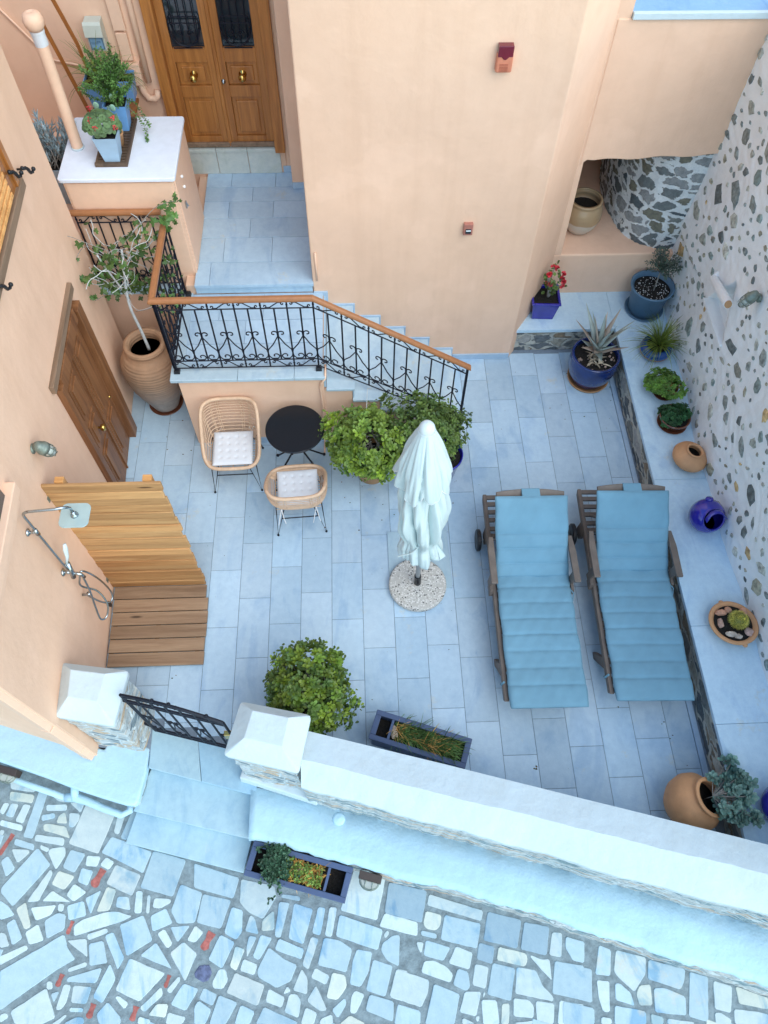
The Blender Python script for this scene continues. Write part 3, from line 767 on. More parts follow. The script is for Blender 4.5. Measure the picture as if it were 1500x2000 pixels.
for q in (wl_(4.42, 1.5, .01), wl_(4.93, .75, .01)): f = MB(); f.ball(q, .016, 10, 6); f.build('door_stud', M['brass'], dr, smooth=True)
f = MB(); wbox(f, 3.99, 5.18, 1.955, 2.035, -.005, .04); f.build('door_lintel', M['lintel'], lh, bevel=.006)
# shuttered window high on the wall
sh = MB(); wbox(sh, 3.7, 5.0, 3.12, 4.4, -.01, .03); so = sh.build('shutter', M['doorwood'], lh)
f = MB(); wbox(f, 3.6, 5.12, 3.05, 3.13, -.008, .06); f.build('shutter_sill', M['lintel'], so, bevel=.006)
f = MB(); wbox(f, 5.0, 5.06, 3.13, 4.4, .0, .05); f.build('shutter_frame', M['doorwood'], so, bevel=.004)
f = MB()
for i in range(20): z = 3.16 + i * .055; wbox(f, 3.75, 4.86, z, z + .035, .03, .05, (1.5, 1.4, 1.2))
f.build('louvre', M['pine'], so, bevel=.003)
# peach window surround at the frame's left edge
f = MB(); wbox(f, 1.75, 2.85, 2.33, 2.43, -.01, .07); wbox(f, 1.8, 2.80, 2.25, 2.33, -.01, .045); f.build('window_sill', M['peach_paint'], lh, bevel=.008)
f = MB(); wbox(f, 1.9, 2.74, 2.43, 3.6, .0, .02); f.build('window_pane', M['glass'], lh)
# rectangular downpipe at the street corner
f = MB()
for z0, z1, w in ((0.02, .3, .0), (.32, 1.0, .003), (1.02, 3.2, .0), (3.22, 4.5, .003)):
    f.prism([(-0.965 - w, 1.532 - w), (-0.885 + w, 1.505 - w), (-0.853 + w, 1.575), (-0.945 - w, 1.60)], z0, z1)
f.build('downpipe', M['peach_paint'], lh, bevel=.006)
# wall hooks (shutter holders)
def hook(y, z, label):
    h = thing('shutter_hook', label, 'hook', tuple(wl_(y, z)), 'iron shutter hooks on the left house')
    m = MB()
    b = wl_(y, z, -.004)
    m.tube([b, b + Vector((.06, 0, 0)), b + Vector((.085, .01, .004))], .009, 6)
    m.tube([b + Vector((.075, -.055, .045)), b + Vector((.085, -.03, .035)), b + Vector((.085, 0, .0)), b + Vector((.085, .02, -.045)), b + Vector((.09, .05, -.06)), b + Vector((.1, .06, -.035))], [.008, .011, .014, .012, .012, .008], 7)
    m.ball(b + Vector((.075, -.058, .05)), .016, 8, 6); m.ball(b + Vector((.1, .06, -.04)), .017, 8, 6)
    m.build('hook_arm', M['black'], h, smooth=True)
hook(5.22, 3.12, 'black iron shutter hook beside the corner of the wooden shutter, nearer the house corner')
hook(4.98, 3.26, 'black iron shutter hook in front of the wooden shutter, at the left picture edge')
hook(4.02, 3.08, 'black iron shutter hook on bare peach wall above the brown side door')

# centre house (tower) with the entrance
ch = thing('centre_house', 'tall peach plastered house with double wooden entrance door', 'house', (2, 7.5, 0))
g = MB()
g.prism([(1.068, 6.006), (3.292, 6.006), (3.75, 6.672), (3.75, 12), (0.98, 12), (1.0, 7.49), (1.03, 6.75)], -0.1, 9.0); g.build('wall', M['peach'], ch, bevel=0.012)
g = MB()
g.prism([(-8, 7.785), (-0.42, 7.785), (-0.42, 12), (-8, 12)], -0.1, 6.0)
g.prism([(0.76, 7.785), (1.2, 7.785), (1.2, 12), (0.76, 12)], 1.0, 6.0)
g.box(-0.42, 0.76, 7.785, 12, -.1, 1.50); g.box(-0.42, 0.76, 8.0, 12, 1.5, 6); g.box(-0.42, 0.76, 7.785, 8.0, 3.75, 6)
g.build('entrance_wall', M['peach'], ch, bevel=.01)
g = MB(); g.box(0.83, 1.3, 7.49, 7.80, 1.2, 6.0); g.build('pilaster', M['peach'], ch, bevel=.01)
g = MB(); g.box(0.72, 0.825, 7.773, 7.80, 1.222, 1.30); g.build('skirting', M['skirt'], ch, bevel=.003); g = MB(); g.box(0.832, 1.1, 7.478, 7.5, 1.222, 1.30); g.build('skirting', M['skirt'], ch, bevel=.003)
# niche wall over the bench
g = MB()
g.box(3.30, 5.3, 6.672, 8.4, -.1, .925)
g.build('niche_base', M['peach'], ch, bevel=.02, seg=3)
g = MB()
g.hexa([(3.3, 6.678, .9), (3.83, 6.678, .9), (3.83, 8.4, .9), (3.3, 8.4, .9)], [(3.3, 6.678, 3.46), (3.775, 6.678, 3.46), (3.775, 8.4, 3.46), (3.3, 8.4, 3.46)])
zs = [2.10 + .012 * math.sin(i * 1.3) + .004 * i for i in range(14)]
pts = [(3.77, 2.02), (3.79, 2.07), (3.83, 2.105)] + [(3.9 + i * .11, zs[i]) for i in range(14)]
bot = [(x, 6.672, z) for x, z in pts] + [(5.45, 6.672, 3.42), (3.77, 6.672, 3.42)]
top = [(x, 8.4, z) for x, z in pts] + [(5.45, 8.4, 3.42), (3.77, 8.4, 3.42)]
g.hexa(top, bot)
g.build('niche_wall', M['peach'], ch, bevel=.014, seg=2)
g = MB(); g.box(3.7, 5.3, 8.35, 8.6, .9, 3.0); g.build('niche_back', M['peach'], ch)
g = MB(); g.box(3.885, 6.5, 6.648, 6.69, 3.42, 3.475); g.build('terrace_edge', M['white'], ch, bevel=.006)
g = MB(); g.box(3.885, 6.5, 6.691, 12, 3.4, 3.47, (0.62, 0.78, 0.95)); g.build('terrace_floor', M['skirt'], ch)  # blue tint puts the sky's reflection on the marble into its colour
g = MB(); g.box(3.3, 3.88, 6.68, 12, 3.4, 9.0); g.build('upper_wall', M['peach'], ch)
# curved rubble oven wall inside the niche
ow = [(4.62, 8.45), (4.50, 8.0), (4.47, 7.65), (4.50, 7.3), (4.57, 7.05), (4.68, 6.88), (4.83, 6.79), (5.0, 6.745), (5.3, 6.73), (5.3, 8.45)]
def smoothpath(p, n=5):
    o = []
    for i in range(len(p) - 1):
        p0, p1, p2, p3 = [Vector(p[max(0, min(len(p) - 1, i + k))]) for k in (-1, 0, 1, 2)]
        for j in range(n):
            t_ = j / n
            o.append(0.5 * ((2 * p1) + (-p0 + p2) * t_ + (2 * p0 - 5 * p1 + 4 * p2 - p3) * t_ ** 2 + (-p0 + 3 * p1 - 3 * p2 + p3) * t_ ** 3))
    o.append(Vector(p[-1]))
    return o
g = MB()
sp_ = smoothpath(ow[:-1], 6) + [Vector(ow[-1])]
lev = 24; n = len(sp_); vs = []
for L in range(lev + 1):
    z = .90 + (2.5 - .9) * L / lev
    for k, q in enumerate(sp_):
        w = rl.uniform(-.012, .012) if k < n - 1 else 0
        vs.append((q.x + w, q.y + w * .5, z))
fs = [(L * n + k, L * n + (k + 1) % n, (L + 1) * n + (k + 1) % n, (L + 1) * n + k) for L in range(lev) for k in range(n)]
g.add(vs, [f[::-1] for f in fs])
tag(g.build('oven_wall', M['rubble'], None, smooth=True), 'round rubble stone wall bulging inside the niche', 'stone wall')
# entrance door
dt = thing('entrance_door', 'varnished double entrance door with iron grilles and brass knobs', 'door', (0.17, 7.8, 1.5))
f = MB(); YF = 7.70
f.box(-0.435, -0.33, 7.70, 7.95, 1.50, 3.75); f.build('door_frame', M['doorwood'], dt, bevel=.006)
f = MB(); f.box(0.655, 0.765, 7.72, 7.95, 1.50, 3.75); f.build('door_frame', M['doorwood'], dt, bevel=.006)
f = MB(); f.box(-0.33, 0.655, 7.72, 7.95, 3.65, 3.75); f.build('door_frame', M['doorwood'], dt, bevel=.006)
for (x0, x1) in ((-0.33, 0.162), (0.168, 0.655)):
    lf = MB()
    y0, y1 = 7.80, 7.85
    s = 0.085
    lf.box(x0, x0 + s, y0, y1, 1.54, 3.65); lf.box(x1 - s, x1, y0, y1, 1.54, 3.65)
    lf.box(x0 + s, x1 - s, y0, y1, 1.54, 1.66); lf.box(x0 + s, x1 - s, y0, y1, 2.10, 2.22); lf.box(x0 + s, x1 - s, y0, y1, 2.46, 2.60); lf.box(x0 + s, x1 - s, y0, y1, 3.55, 3.65)
    lo = lf.build('door_leaf', M['doorwood'], dt, bevel=.004)
    f = MB()
    for z0, z1 in ((1.66, 2.10), (2.22, 2.46)):
        f.box(x0 + s, x1 - s, y0 + .022, y1, z0, z1); f.box(x0 + s + .045, x1 - s - .045, y0 + .006, y1, z0 + .045, z1 - .045)
    f.build('door_panel', M['doorwood'], lo, bevel=.008)
    f = MB(); f.box(x0, x1, y0 - .03, y0, 1.545, 1.60); f.build('weather_bar', M['lintel'], lo, bevel=.008)
    f = MB(); f.box(x0 + s, x1 - s, y0 + .03, y1, 2.6, 3.55); f.build('glass', M['glass'], lo)
    f = MB(); xc = (x0 + x1) / 2; w = (x1 - x0) / 2 - s - .02
    for k in (-1.5, -.5, .5, 1.5): f.tube([(xc + k * w * .5, y0 - .012, 2.66), (xc + k * w * .5, y0 - .012, 3.5)], .006, 6)
    for z in (2.61, 2.84, 2.9): f.tube([(xc - w, y0 - .012, z), (xc + w, y0 - .012, z)], .007, 6)
    f.tube([(xc + w * 1.02 * math.cos(a), y0 - .028, 2.80 + .165 * math.sin(a)) for a in [math.pi * (1 + k / 16) for k in range(17)]], .009, 6)
    for sx in (-1, 1):
        f.tube([(xc + sx * (w * 1.02), y0 - .02, 2.80), (xc + sx * w * 1.05, y0 - .02, 2.86), (xc + sx * w * .9, y0 - .02, 2.9)], .007, 6)
        f.tube([(xc + sx * (.045 + (.035 - .003 * k) * math.cos(k * .7)), y0 - .02, 2.75 + (.035 - .003 * k) * math.sin(k * .7)) for k in range(12)], .005, 5)
    f.build('iron_grille', M['iron'], lo)
    f = MB(); MK = Matrix.Rotation(R(90), 3, 'X')
    f.lathe([(.04, 0), (.04, .008), (.014, .014), (.014, .045), (.032, .058), (.04, .08), (.03, .1), (1e-4, .108)], 20, (xc, y0 + .004, 2.34), M=MK)
    f.build('door_knob', M['brass'], lo, smooth=True)
f = MB(); f.box(.145, .185, 7.775, 7.80, 1.55, 3.65); f.build('cover_strip', M['doorwood'], dt, bevel=.01)
f = MB(); f.lathe([(.022, 0), (.022, .01), (.012, .012), (.012, .035), (1e-4, .036)], 14, (.165 + .04, 7.80, 2.27), M=Matrix.Rotation(R(90), 3, 'X')); f.build('lock', M['steel'], dt, smooth=True)
th = thing('threshold', 'cream marble threshold step below the entrance door', 'step', (0.17, 7.78, 1.22))
f = MB()
for x0, x1 in ((-.345, -.012), (-.006, .335), (.341, .70)): f.box(x0, x1, 7.765, 7.81, 1.222, 1.50, TT(.94, 1.04))
f.build('riser', M['riser'], th, bevel=.002)
f = MB()
for x0, x1 in ((-.36, -.011), (-.007, .336), (.34, .71)): f.box(x0, x1, 7.745, 7.9, 1.50, 1.535, TT(.98, 1.06))
f.build('sill', M['riser'], th, bevel=.004)
# ================================================================ TERRACE AND STAIRS
TZ = 1.22                                       # upper terrace
sc_ = thing('staircase', 'peach plastered stair block with marble landing and six marble steps', 'stairs', (1, 5.5, 0))
g = MB()
g.prism([(-0.25, 4.868), (1.17, 4.868), (1.17, 6.02), (-0.25, 6.02)], 0, 1.045)
for k in range(5):
    x0 = 1.17 + .28 * k; g.prism([(x0, 4.875), (x0 + .28, 4.875), (x0 + .28, 6.0), (x0, 6.0)], 0, 0.9 - .18 * k - .035)
g.box(-2.4, -0.25, 6.10, 7.79, 0, 1.045); g.box(-.25, 1.06, 6.02, 7.79, 0, 1.18)
g.build('stair_wall', M['peach'], sc_, bevel=.004)
# landing paving
g = MB()
def pave(mb, x0, x1, y0, y1, z, th, rows, r=rl):
    for (ya, yb, xs_) in rows:
        xs2 = [x0] + list(xs_) + [x1]
        for a, b in zip(xs2, xs2[1:]):
            k = r.uniform(.9, 1.06)
            mb.prism([(a + .0015, ya + .0015), (b - .0015, ya + .0015), (b - .0015, yb - .0015), (a + .0015, yb - .0015)], z - th, z, (k, k, k * 1.01), .002, .0015)
pave(g, -.19, 1.165, 5.0, 6.0, 1.08, .03, [(5.02, 5.30, [.13, .62, .98]), (5.303, 5.62, [.38, .83]), (5.623, 6.0, [.1, .55])])
g.build('landing_floor', M['tile'], sc_)
g = MB(); g.box(-.22, 1.165, 4.9, 6.0, 1.04, 1.052); g.build('landing_grout', M['grout'], sc_)
g = MB()
for a, b in ((-.315, .335), (.338, .885), (.888, 1.19)): g.box(a, b, 4.838, 5.018, 1.045, 1.085, TT(.94, 1.05))
g.box(-.315, -.19, 5.02, 6.02, 1.045, 1.084, (.95, .97, 1))
g.build('landing_edge', M['stepm'], sc_, bevel=.005)
for k in range(5):
    x0 = 1.17 + .28 * k; z = 0.9 - .18 * k
    g = MB(); g.box(x0 + (.002 if k else 0.022), x0 + .305, 4.84, 5.985, z - .033, z, TT(.95, 1.05)); g.build('tread', M['stepm'], sc_, bevel=.005)
    g = MB(); g.box(x0 + .003, x0 + .018, 4.872, 5.985, z, z + .147, (.9, .95, 1)); g.build('riser', M['stepm'], sc_)
g = MB(); g.box(2.573, 2.588, 4.872, 5.985, 0, .147, (.9, .95, 1)); g.build('riser', M['stepm'], sc_)
g = MB()                                        # stepped skirting on the tower wall
pl = []
for k in range(6):
    x0 = 1.17 + .28 * k + .045; z = 1.08 - .18 * k
    pl += [(x0, z + .012), (x0, z - .18 + .012)]
pl = [(1.07, 1.092)] + pl
bt = [(2.62, 0), (1.07, 0)]
poly = pl[:-1] + [(2.615, 0.0)] + bt[1:]
g.hexa([(x, 5.986, z) for x, z in poly], [(x, 6.0055, z) for x, z in poly])
g.build('skirting', M['skirt'], sc_)
g = MB(); g.box(2.62, 3.285, 5.985, 6.0055, 0.001, .075); g.build('floor_skirting', M['skirt'], sc_); g = MB(); g.box(-.0, 1.16, 4.855, 4.867, .001, .085); g.build('floor_skirting', M['skirt'], sc_)
# upper terrace floor: one step up
g = MB(); g.box(-.15, 1.06, 6.0, 6.0 + .02, 1.09, 1.187, (.9, .97, 1.04)); g.build('riser', M['stepm'], sc_)
g = MB()
pave(g, -.15, 1.075, 6, 7.78, TZ, .035, [(5.975, 6.31, [.0]), (6.313, 6.69, [.12, .63]), (6.693, 7.0, [.38, ]), (7.003, 7.28, [.13, .62]), (7.283, 7.52, [.38]), (7.523, 7.78, [.13, .63])])
g.build('terrace_floor', M['tile'], sc_)
# sill behind the amphora
g = MB(); g.box(-1.25, -0.32, 6.05, 6.16, 1.045, 1.09); g.build('sill', M['slab'], sc_, bevel=.006)
# pipe on the stair block (cream hose)
g = MB(); g.tube([(1.19, 4.99, 1.095), (1.192, 4.86, 1.09), (1.19, 4.845, 1.06), (1.15, 4.842, 1.0), (1.135, 4.85, .94), (1.14, 4.85, .6), (1.135, 4.85, .2), (1.13, 4.845, .05), (1.13, 4.80, .012), (1.125, 4.66, .012)], .011, 8)
tag(g.build('cable_pipe', M['peach_paint'], None, smooth=True), 'thin peach painted cable pipe running down the stair block to the patio floor', 'pipe')
g = MB(); g.tube([(1.115, 5.998, 1.24), (1.115, 5.992, 1.6)], .01, 8); tag(g.build('wall_cable', M['peach_paint'], None, smooth=True), 'short peach cable on the tower wall above the marble landing', 'cable')

# ================================================================ RAILINGS
def spiral(cx, cz, r0, a0, turns, sgn=1, n=14):
    o = []
    for k in range(n + 1):
        u = k / n; r_ = r0 * (1 - .72 * u); a = a0 + sgn * turns * 2 * math.pi * u
        o.append((cx + r_ * math.cos(a), cz + r_ * math.sin(a)))
    return o
def heart_half(s, w, h):       # in the plane (u, v), u along the rail; s = side
    up = spiral(s * .036, h - .012, .034, math.pi / 2 + (math.pi / 2) * (1 if s > 0 else -1) * 1.0, .8, -s)
    up = [(s * abs(0) + x, y) for x, y in up]
    lo = spiral(s * .048, .048, .043, -math.pi / 2 + 0.0, .85, -s)
    line = [(s * .004, h - .05), (s * w * .48, h * .57), (s * w * .93, .135), (s * w * .99, .085), (s * w * .93, .04), (s * w * .72, .010)]
    return up[::-1][:-1] + line + lo[1:]
def s_scroll(L, h, flip=1):
    a = spiral(L * .16, h * .30, h * .24, -math.pi / 2, .85, 1)
    b = spiral(L * .84, h * .70, h * .24, math.pi / 2, .85, 1)
    a2 = [(x, y) for x, y in a][::-1]
    o = a2 + [(L * .5, h * .5)] if False else [(L * .16 - h * .0, h * .06)] 
    pts = a[::-1] + [(L * .34, h * .10), (L * .5, h * .5), (L * .66, h * .90)] + b
    if flip < 0: pts = [(x, h - y) for x, y in pts]
    return pts
def railing(root, p0, p1, slope, nb, z_bot, hb, zt, phase=0, endpost=False):
    """one straight run. p0->p1 plan points; slope dz over the run; nb baluster gaps"""
    p0, p1 = Vector((*p0, 0)), Vector((*p1, 0)); d = p1 - p0; L = d.length; u = d / L
    def W(s, z): return p0 + u * s + Vector((0, 0, z + slope * s / L))
    g = MB()
    for z, q in ((z_bot, .0085), (z_bot + .10, .0085), (zt - .10, .0085), (zt - .018, .012)):
        g = MB(); g.tube([W(0, z), W(L, z)], q, 4); g.build('rail_bar', M['iron'], root)
    step = L / nb
    for i in range(nb + 1):
        g = MB(); long = (i + phase) % 2 == 0
        g.tube([W(i * step, z_bot if long else z_bot + .10), W(i * step, zt - .02 if long else zt - .10)], .008, 4)
        if long: g.ball(W(i * step, z_bot + .05), .012, 6, 4); g.ball(W(i * step, zt - .06), .012, 6, 4)
        g.build('baluster', M['iron'], root)
        if not long:
            g = MB()
            for s in (-1, 1):
                if (i == 0 and s < 0) or (i == nb and s > 0): continue
                g.tube([W(i * step + x, z_bot + .105 + y) for x, y in heart_half(s, step, .36)], .0062, 5)
            g.build('scroll', M['iron'], root)
    i0 = 0
    i = 0
    ks = [k for k in range(nb + 1) if (k + phase) % 2 == 0]
    ks = sorted(set([0] + ks + [nb]))
    for j, (a, b) in enumerate(zip(ks, ks[1:])):
        LL = (b - a) * step
        g = MB()
        g.tube([W(a * step + x, z_bot + .008 + y) for x, y in s_scroll(LL, .084, 1 if j % 2 else -1)], .0056, 5); g.build('band_scroll', M['iron'], root); g = MB()
        g.tube([W(a * step + x, zt - .096 + y) for x, y in s_scroll(LL, .072, -1 if j % 2 else 1)], .0056, 5)
        g.build('band_scroll', M['iron'], root)
def handrail(root, pts, w=.031):
    g = MB()
    prof = [(-w, -.012), (-w, .006), (-w * .8, .02), (-w * .35, .029), (w * .35, .029), (w * .8, .02), (w, .006), (w, -.012), (w * .6, -.022), (-w * .6, -.022)]
    pts = [Vector(p) for p in pts]
    rings = []
    for i, p in enumerate(pts):
        a = (p - pts[i - 1]).normalized() if i else (pts[1] - p).normalized()
        b = (pts[i + 1] - p).normalized() if i < len(pts) - 1 else a
        ah, bh = Vector((a.x, a.y, 0)).normalized(), Vector((b.x, b.y, 0)).normalized()
        n1, n2 = Vector((-ah.y, ah.x, 0)), Vector((-bh.y, bh.x, 0))
        m = (n1 + n2).normalized(); k = 1 / max(.3, m.dot(n1))
        rings.append([p + m * (u_ * k) + Vector((0, 0, v_)) for u_, v_ in prof])
    n = len(prof)
    vs = [q for r_ in rings for q in r_]
    fs = [(i * n + k, i * n + (k + 1) % n, (i + 1) * n + (k + 1) % n, (i + 1) * n + k) for i in range(len(rings) - 1) for k in range(n)]
    fs += [tuple(range(n))[::-1], tuple(range((len(rings) - 1) * n, len(rings) * n))]
    g.add(vs, fs); return g.build('handrail', M['railwood'], root, bevel=.003)
YR = 4.95; HZ = 2.015
sr = thing('stair_railing', 'black wrought iron stair railing with brown handrail along the landing and steps', 'railing', (1.13, YR, 1.08))
railing(sr, (-.27, YR), (1.13, YR), 0, 12, 1.135, 0, HZ - .01, 0)
railing(sr, (1.13, YR), (2.60, YR), -.945, 12, 1.135, 0, HZ - .01, 0)
railing(sr, (-.27, 6.02), (-.27, YR), 0, 9, 1.135, 0, HZ - .01, 1)
handrail(sr, [(-.27, 6.04, HZ), (-.27, YR, HZ), (1.13, YR, HZ), (2.63, YR, HZ - .965)])
for (x, y, z0, z1) in ((-.25, YR, 1.085, 1.99), (2.60, YR, .0, 1.05), (-.262, 6.0, 1.085, 1.99)):
    g = MB(); w_ = .009 if x < 2 else .012; g.box(x - w_, x + w_, y - w_, y + w_, z0, z1); g.build('post', M['iron'], sr)
for (x, y) in ((-.25, YR - .005), (1.13, YR - .005), (-.235, 5.98)):
    g = MB(); g.hexa([(x - .03, y - .03, 1.086), (x + .03, y - .03, 1.086), (x + .03, y + .03, 1.086), (x - .03, y + .03, 1.086)], [(x - .024, y - .024, 1.125), (x + .024, y - .024, 1.125), (x + .024, y + .024, 1.125), (x - .024, y + .024, 1.125)]); g.build('post_shoe', M['black'], sr, bevel=.003)
tr = thing('terrace_railing', 'short black iron railing with brown handrail above the amphora', 'railing', (-.8, 6.12, 1.09))
railing(tr, (-1.13, 6.115), (-.33, 6.115), 0, 8, 1.135, 0, HZ - .01, 0)
handrail(tr, [(-1.235, 6.115, HZ), (-.318, 6.115, HZ)])

# ================================================================ CABINET ON THE TERRACE
cb = thing('utility_cabinet', 'peach painted utility cabinet with white slab roof beside the entrance', 'cabinet', (-.65, 6.6, TZ))
g = MB(); g.box(-1.14, -.135, 6.165, 7.04, 1.045, 2.32); g.build('body', M['peach_paint'], cb, bevel=.004)
g = MB(); g.box(-1.12, -.16, 6.155, 6.167, 1.23, 2.30); fr = g.build('front_panel', M['peach_paint'], cb, bevel=.003)
g = MB(); g.box(-.137, -.125, 6.19, 7.0, 1.24, 2.30); dd = g.build('cabinet_door', M['peach_paint'], cb, bevel=.003)
g = MB(); 
for q in ((-.112, 6.42, 2.17), (-.112, 6.42, 2.06)): g.ball(q, .016, 10, 7)
g.build('knob', M['piping'], dd, smooth=True)
g = MB(); g.box(-.126, -.11, 6.33, 6.36, 1.88, 1.95); g.tube([(-.11, 6.345, 1.93), (-.095, 6.34, 1.90)], .008, 6); g.build('latch', M['steel'], dd, bevel=.002)
g = MB()
def rrect(x0, x1, y0, y1, r, n=5):
    o = []
    for cx, cy, a0 in ((x1 - r, y0 + r, -90), (x1 - r, y1 - r, 0), (x0 + r, y1 - r, 90), (x0 + r, y0 + r, 180)):
        for k in range(n + 1): a = R(a0 + 90 * k / n); o.append((cx + r * math.cos(a), cy + r * math.sin(a)))
    return o
g.prism(rrect(-1.17, -.11, 6.13, 7.07, .03), 2.322, 2.36, (1.1, 1.13, 1.2)); g.build('roof_slab', M['cushion'], cb, bevel=.008, seg=3)
g = MB(); g.box(-2.4, -1.175, 6.16, 7.78, 1.0, 1.75); tag(g.build('alley_ledge', M['peach'], None, bevel=.01), 'peach ledge in the gap between the left house and the cabinet', 'ledge')
# post with round cap on the cabinet
pc = thing('vent_pipe', 'peach vertical pipe with round cap rising from the cabinet roof', 'pipe', (-1.0, 6.63, 2.36))
a, b = Vector((-1.055, 6.60, 2.36)), Vector((-1.045, 6.62, 3.40))
g = MB(); g.tube([a, b], .052, 18); g.build('pipe_tube', M['peach_paint'], pc, smooth=False, bevel=.0)
g = MB(); g.lathe([(.062, 0), (.06, .012), (.053, .014)], 20, a + Vector((0, 0, .001))); g.build('pipe_collar', M['white'], pc, smooth=True)
g = MB(); g.lathe([(.055, -.12), (.056, -.02), (.06, -.02), (.06, .0), (.055, .0)], 20, b); g.build('pipe_sleeve', M['cushion'], pc)
g = MB(); g.lathe([(.055, 0), (.078, .03), (.086, .075), (.07, .12), (.03, .14), (.02, .132), (1e-4, .13)], 22, b); g.build('pipe_cap', M['peach_paint'], pc, smooth=True)
# meter box
mb_ = thing('meter_box', 'grey-green meter box with small display window on the entrance wall', 'meter box', (-.92, 7.78, 2.8))
g = MB()
g.box(-1.0, -.84, 7.66, 7.784, 2.655, 2.92); g.build('case', M['cream'], mb_, bevel=.008)
g = MB(); g.hexa([(-1.005, 7.62, 2.80), (-.835, 7.62, 2.80), (-.835, 7.66, 2.80), (-1.005, 7.66, 2.80)], [(-1.005, 7.64, 2.90), (-.835, 7.64, 2.90), (-.835, 7.66, 2.925), (-1.005, 7.66, 2.925)]); g.build('lid', M['cream'], mb_, bevel=.004)
g = MB(); g.box(-.985, -.855, 7.652, 7.659, 2.675, 2.79); g.build('display_frame', M['greyblue'], mb_)
g = MB(); g.box(-.975, -.865, 7.648, 7.6515, 2.685, 2.782); g.build('display', M['lcd'], mb_)
g = MB()
for k in range(5): g.box(-.966 + .011 * k, -.961 + .011 * k, 7.6455, 7.6475, 2.735, 2.748)
for (x0, x1, z0, z1) in ((-.966, -.912, 2.729, 2.733), (-.909, -.904, 2.73, 2.757), (-.914, -.898, 2.750, 2.754), (-.895, -.880, 2.752, 2.756), (-.892, -.888, 2.738, 2.756), (-.884, -.880, 2.738, 2.756)): g.box(x0, x1, 7.6455, 7.6475, z0, z1)
g.build('display_marks', M['greyblue'], mb_)
# trunking + junction box
tk = thing('cable_trunking', 'peach painted cable trunking with square junction box and pipe elbow beside the door', 'cable trunking', (-.68, 7.78, 2.4))
g = MB(); g.box(-.75, -.635, 7.74, 7.785, 2.80, 4.2); g.box(-.745, -.64, 7.735, 7.785, 2.52, 2.78); g.box(-.66, -.645, 7.745, 7.79, 2.785, 2.82); g.build('channel', M['peach_paint'], tk, bevel=.004)
g = MB(); g.box(-.785, -.59, 7.70, 7.784, 2.29, 2.50)
g.tube([(-.69 + .07 * math.cos(k * .35), 7.698, 2.395 + .075 * math.sin(k * .35)) for k in range(18)], .004, 5, closed=True); g.build('junction_box', M['peach_paint'], tk, bevel=.006)
g = MB(); g.tube([(-.63, 7.745, 2.30), (-.62, 7.745, 2.20), (-.585, 7.745, 2.13), (-.52, 7.745, 2.125), (-.49, 7.745, 2.15), (-.482, 7.77, 2.2)], .033, 12); g.tube([(-.73, 7.745, 2.3), (-.735, 7.745, 1.6)], .028, 10); g.tube([(-.545, 7.745, 2.3), (-.53, 7.75, 3.9)], .03, 10); g.build('elbow_pipe', M['peach_paint'], tk, smooth=True)
g = MB(); g.tube([(-1.9, 7.77, 3.2), (-1.45, 7.77, 2.52), (-1.15, 7.77, 2.45), (-1.0, 7.77, 2.44)], .012, 6); tag(g.build('conduit', M['peach_paint'], None, smooth=True), 'thin peach conduit along the back wall behind the vent pipe', 'conduit')

# ================================================================ BENCH + RIGHT STONE WALL
bn = thing('stone_bench', 'L-shaped built-in bench with pale marble top and rubble front', 'bench', (4.8, 3.5, 0))
g = MB()
for (y0, y1) in ((.12, 1.55), (1.553, 2.44), (2.443, 4.02), (4.023, 6.105)):
    k = rl.uniform(.96, 1.03); g.prism([(4.485, y0), (5.12, y0), (5.12, y1), (4.485, y1)], .318, .36, (k, k, k * 1.01), .003, .003)
k = .98; g.prism([(3.30, 6.085), (4.484, 6.085), (4.484, 6.68), (3.30, 6.68)], .318, .36, (k, k, k), .003, .003)
g.prism([(4.486, 6.107), (5.12, 6.107), (5.12, 6.68), (4.486, 6.68)], .318, .36, (k, k, k), .003, .003)
g.build('bench_top', M['slab'], bn)
g = MB()
n = 120; lev = 6; vs = []
for L in range(lev + 1):
    for k in range(n + 1):
        y = .15 + 6.0 * k / n
        vs.append((4.498 + rl.uniform(-.010, .008), min(y, 6.11), .315 * L / lev))
g.add(vs, [(L * (n + 1) + k, (L + 1) * (n + 1) + k, (L + 1) * (n + 1) + k + 1, L * (n + 1) + k + 1) for L in range(lev) for k in range(n)])
n = 24; vs = []
for L in range(lev + 1):
    for k in range(n + 1): vs.append((3.28 + 1.24 * k / n, 6.115 + rl.uniform(-.010, .008), .315 * L / lev))
g.add(vs, [(L * (n + 1) + k, L * (n + 1) + k + 1, (L + 1) * (n + 1) + k + 1, (L + 1) * (n + 1) + k) for L in range(lev) for k in range(n)])
g.build('bench_front', M['benchstone'], bn)
def wx(z, y=3): return 5.035 + (z - .36) * .028 + .02 * math.sin(y * 1.1 + z) + (0.05 if y > 5.2 else .05 * max(0, (y - 4.2))) * (1 if z < 1.2 else 0.4) + (.015 * math.sin(y * 5 + z * 3))
rw = thing('boundary_wall', 'white mortared boundary wall studded with grey field stones', 'wall', (5.2, 3, 0))
g = MB(); rw_r = random.Random(21)
ny, nz = 330, 190
NS = [(5.42, 1.42)]
vs = []
for j in range(nz + 1):
    for i in range(ny + 1):
        y = .05 + 6.7 * i / ny; z = .33 + 3.3 * j / nz
        x = wx(z, y) + rw_r.uniform(-.0012, .0012) + .004 * math.sin(y * 23 + 5 * math.sin(z * 9)) * math.sin(z * 19 + 3 * math.sin(y * 7))
        vs.append((x, y, z))
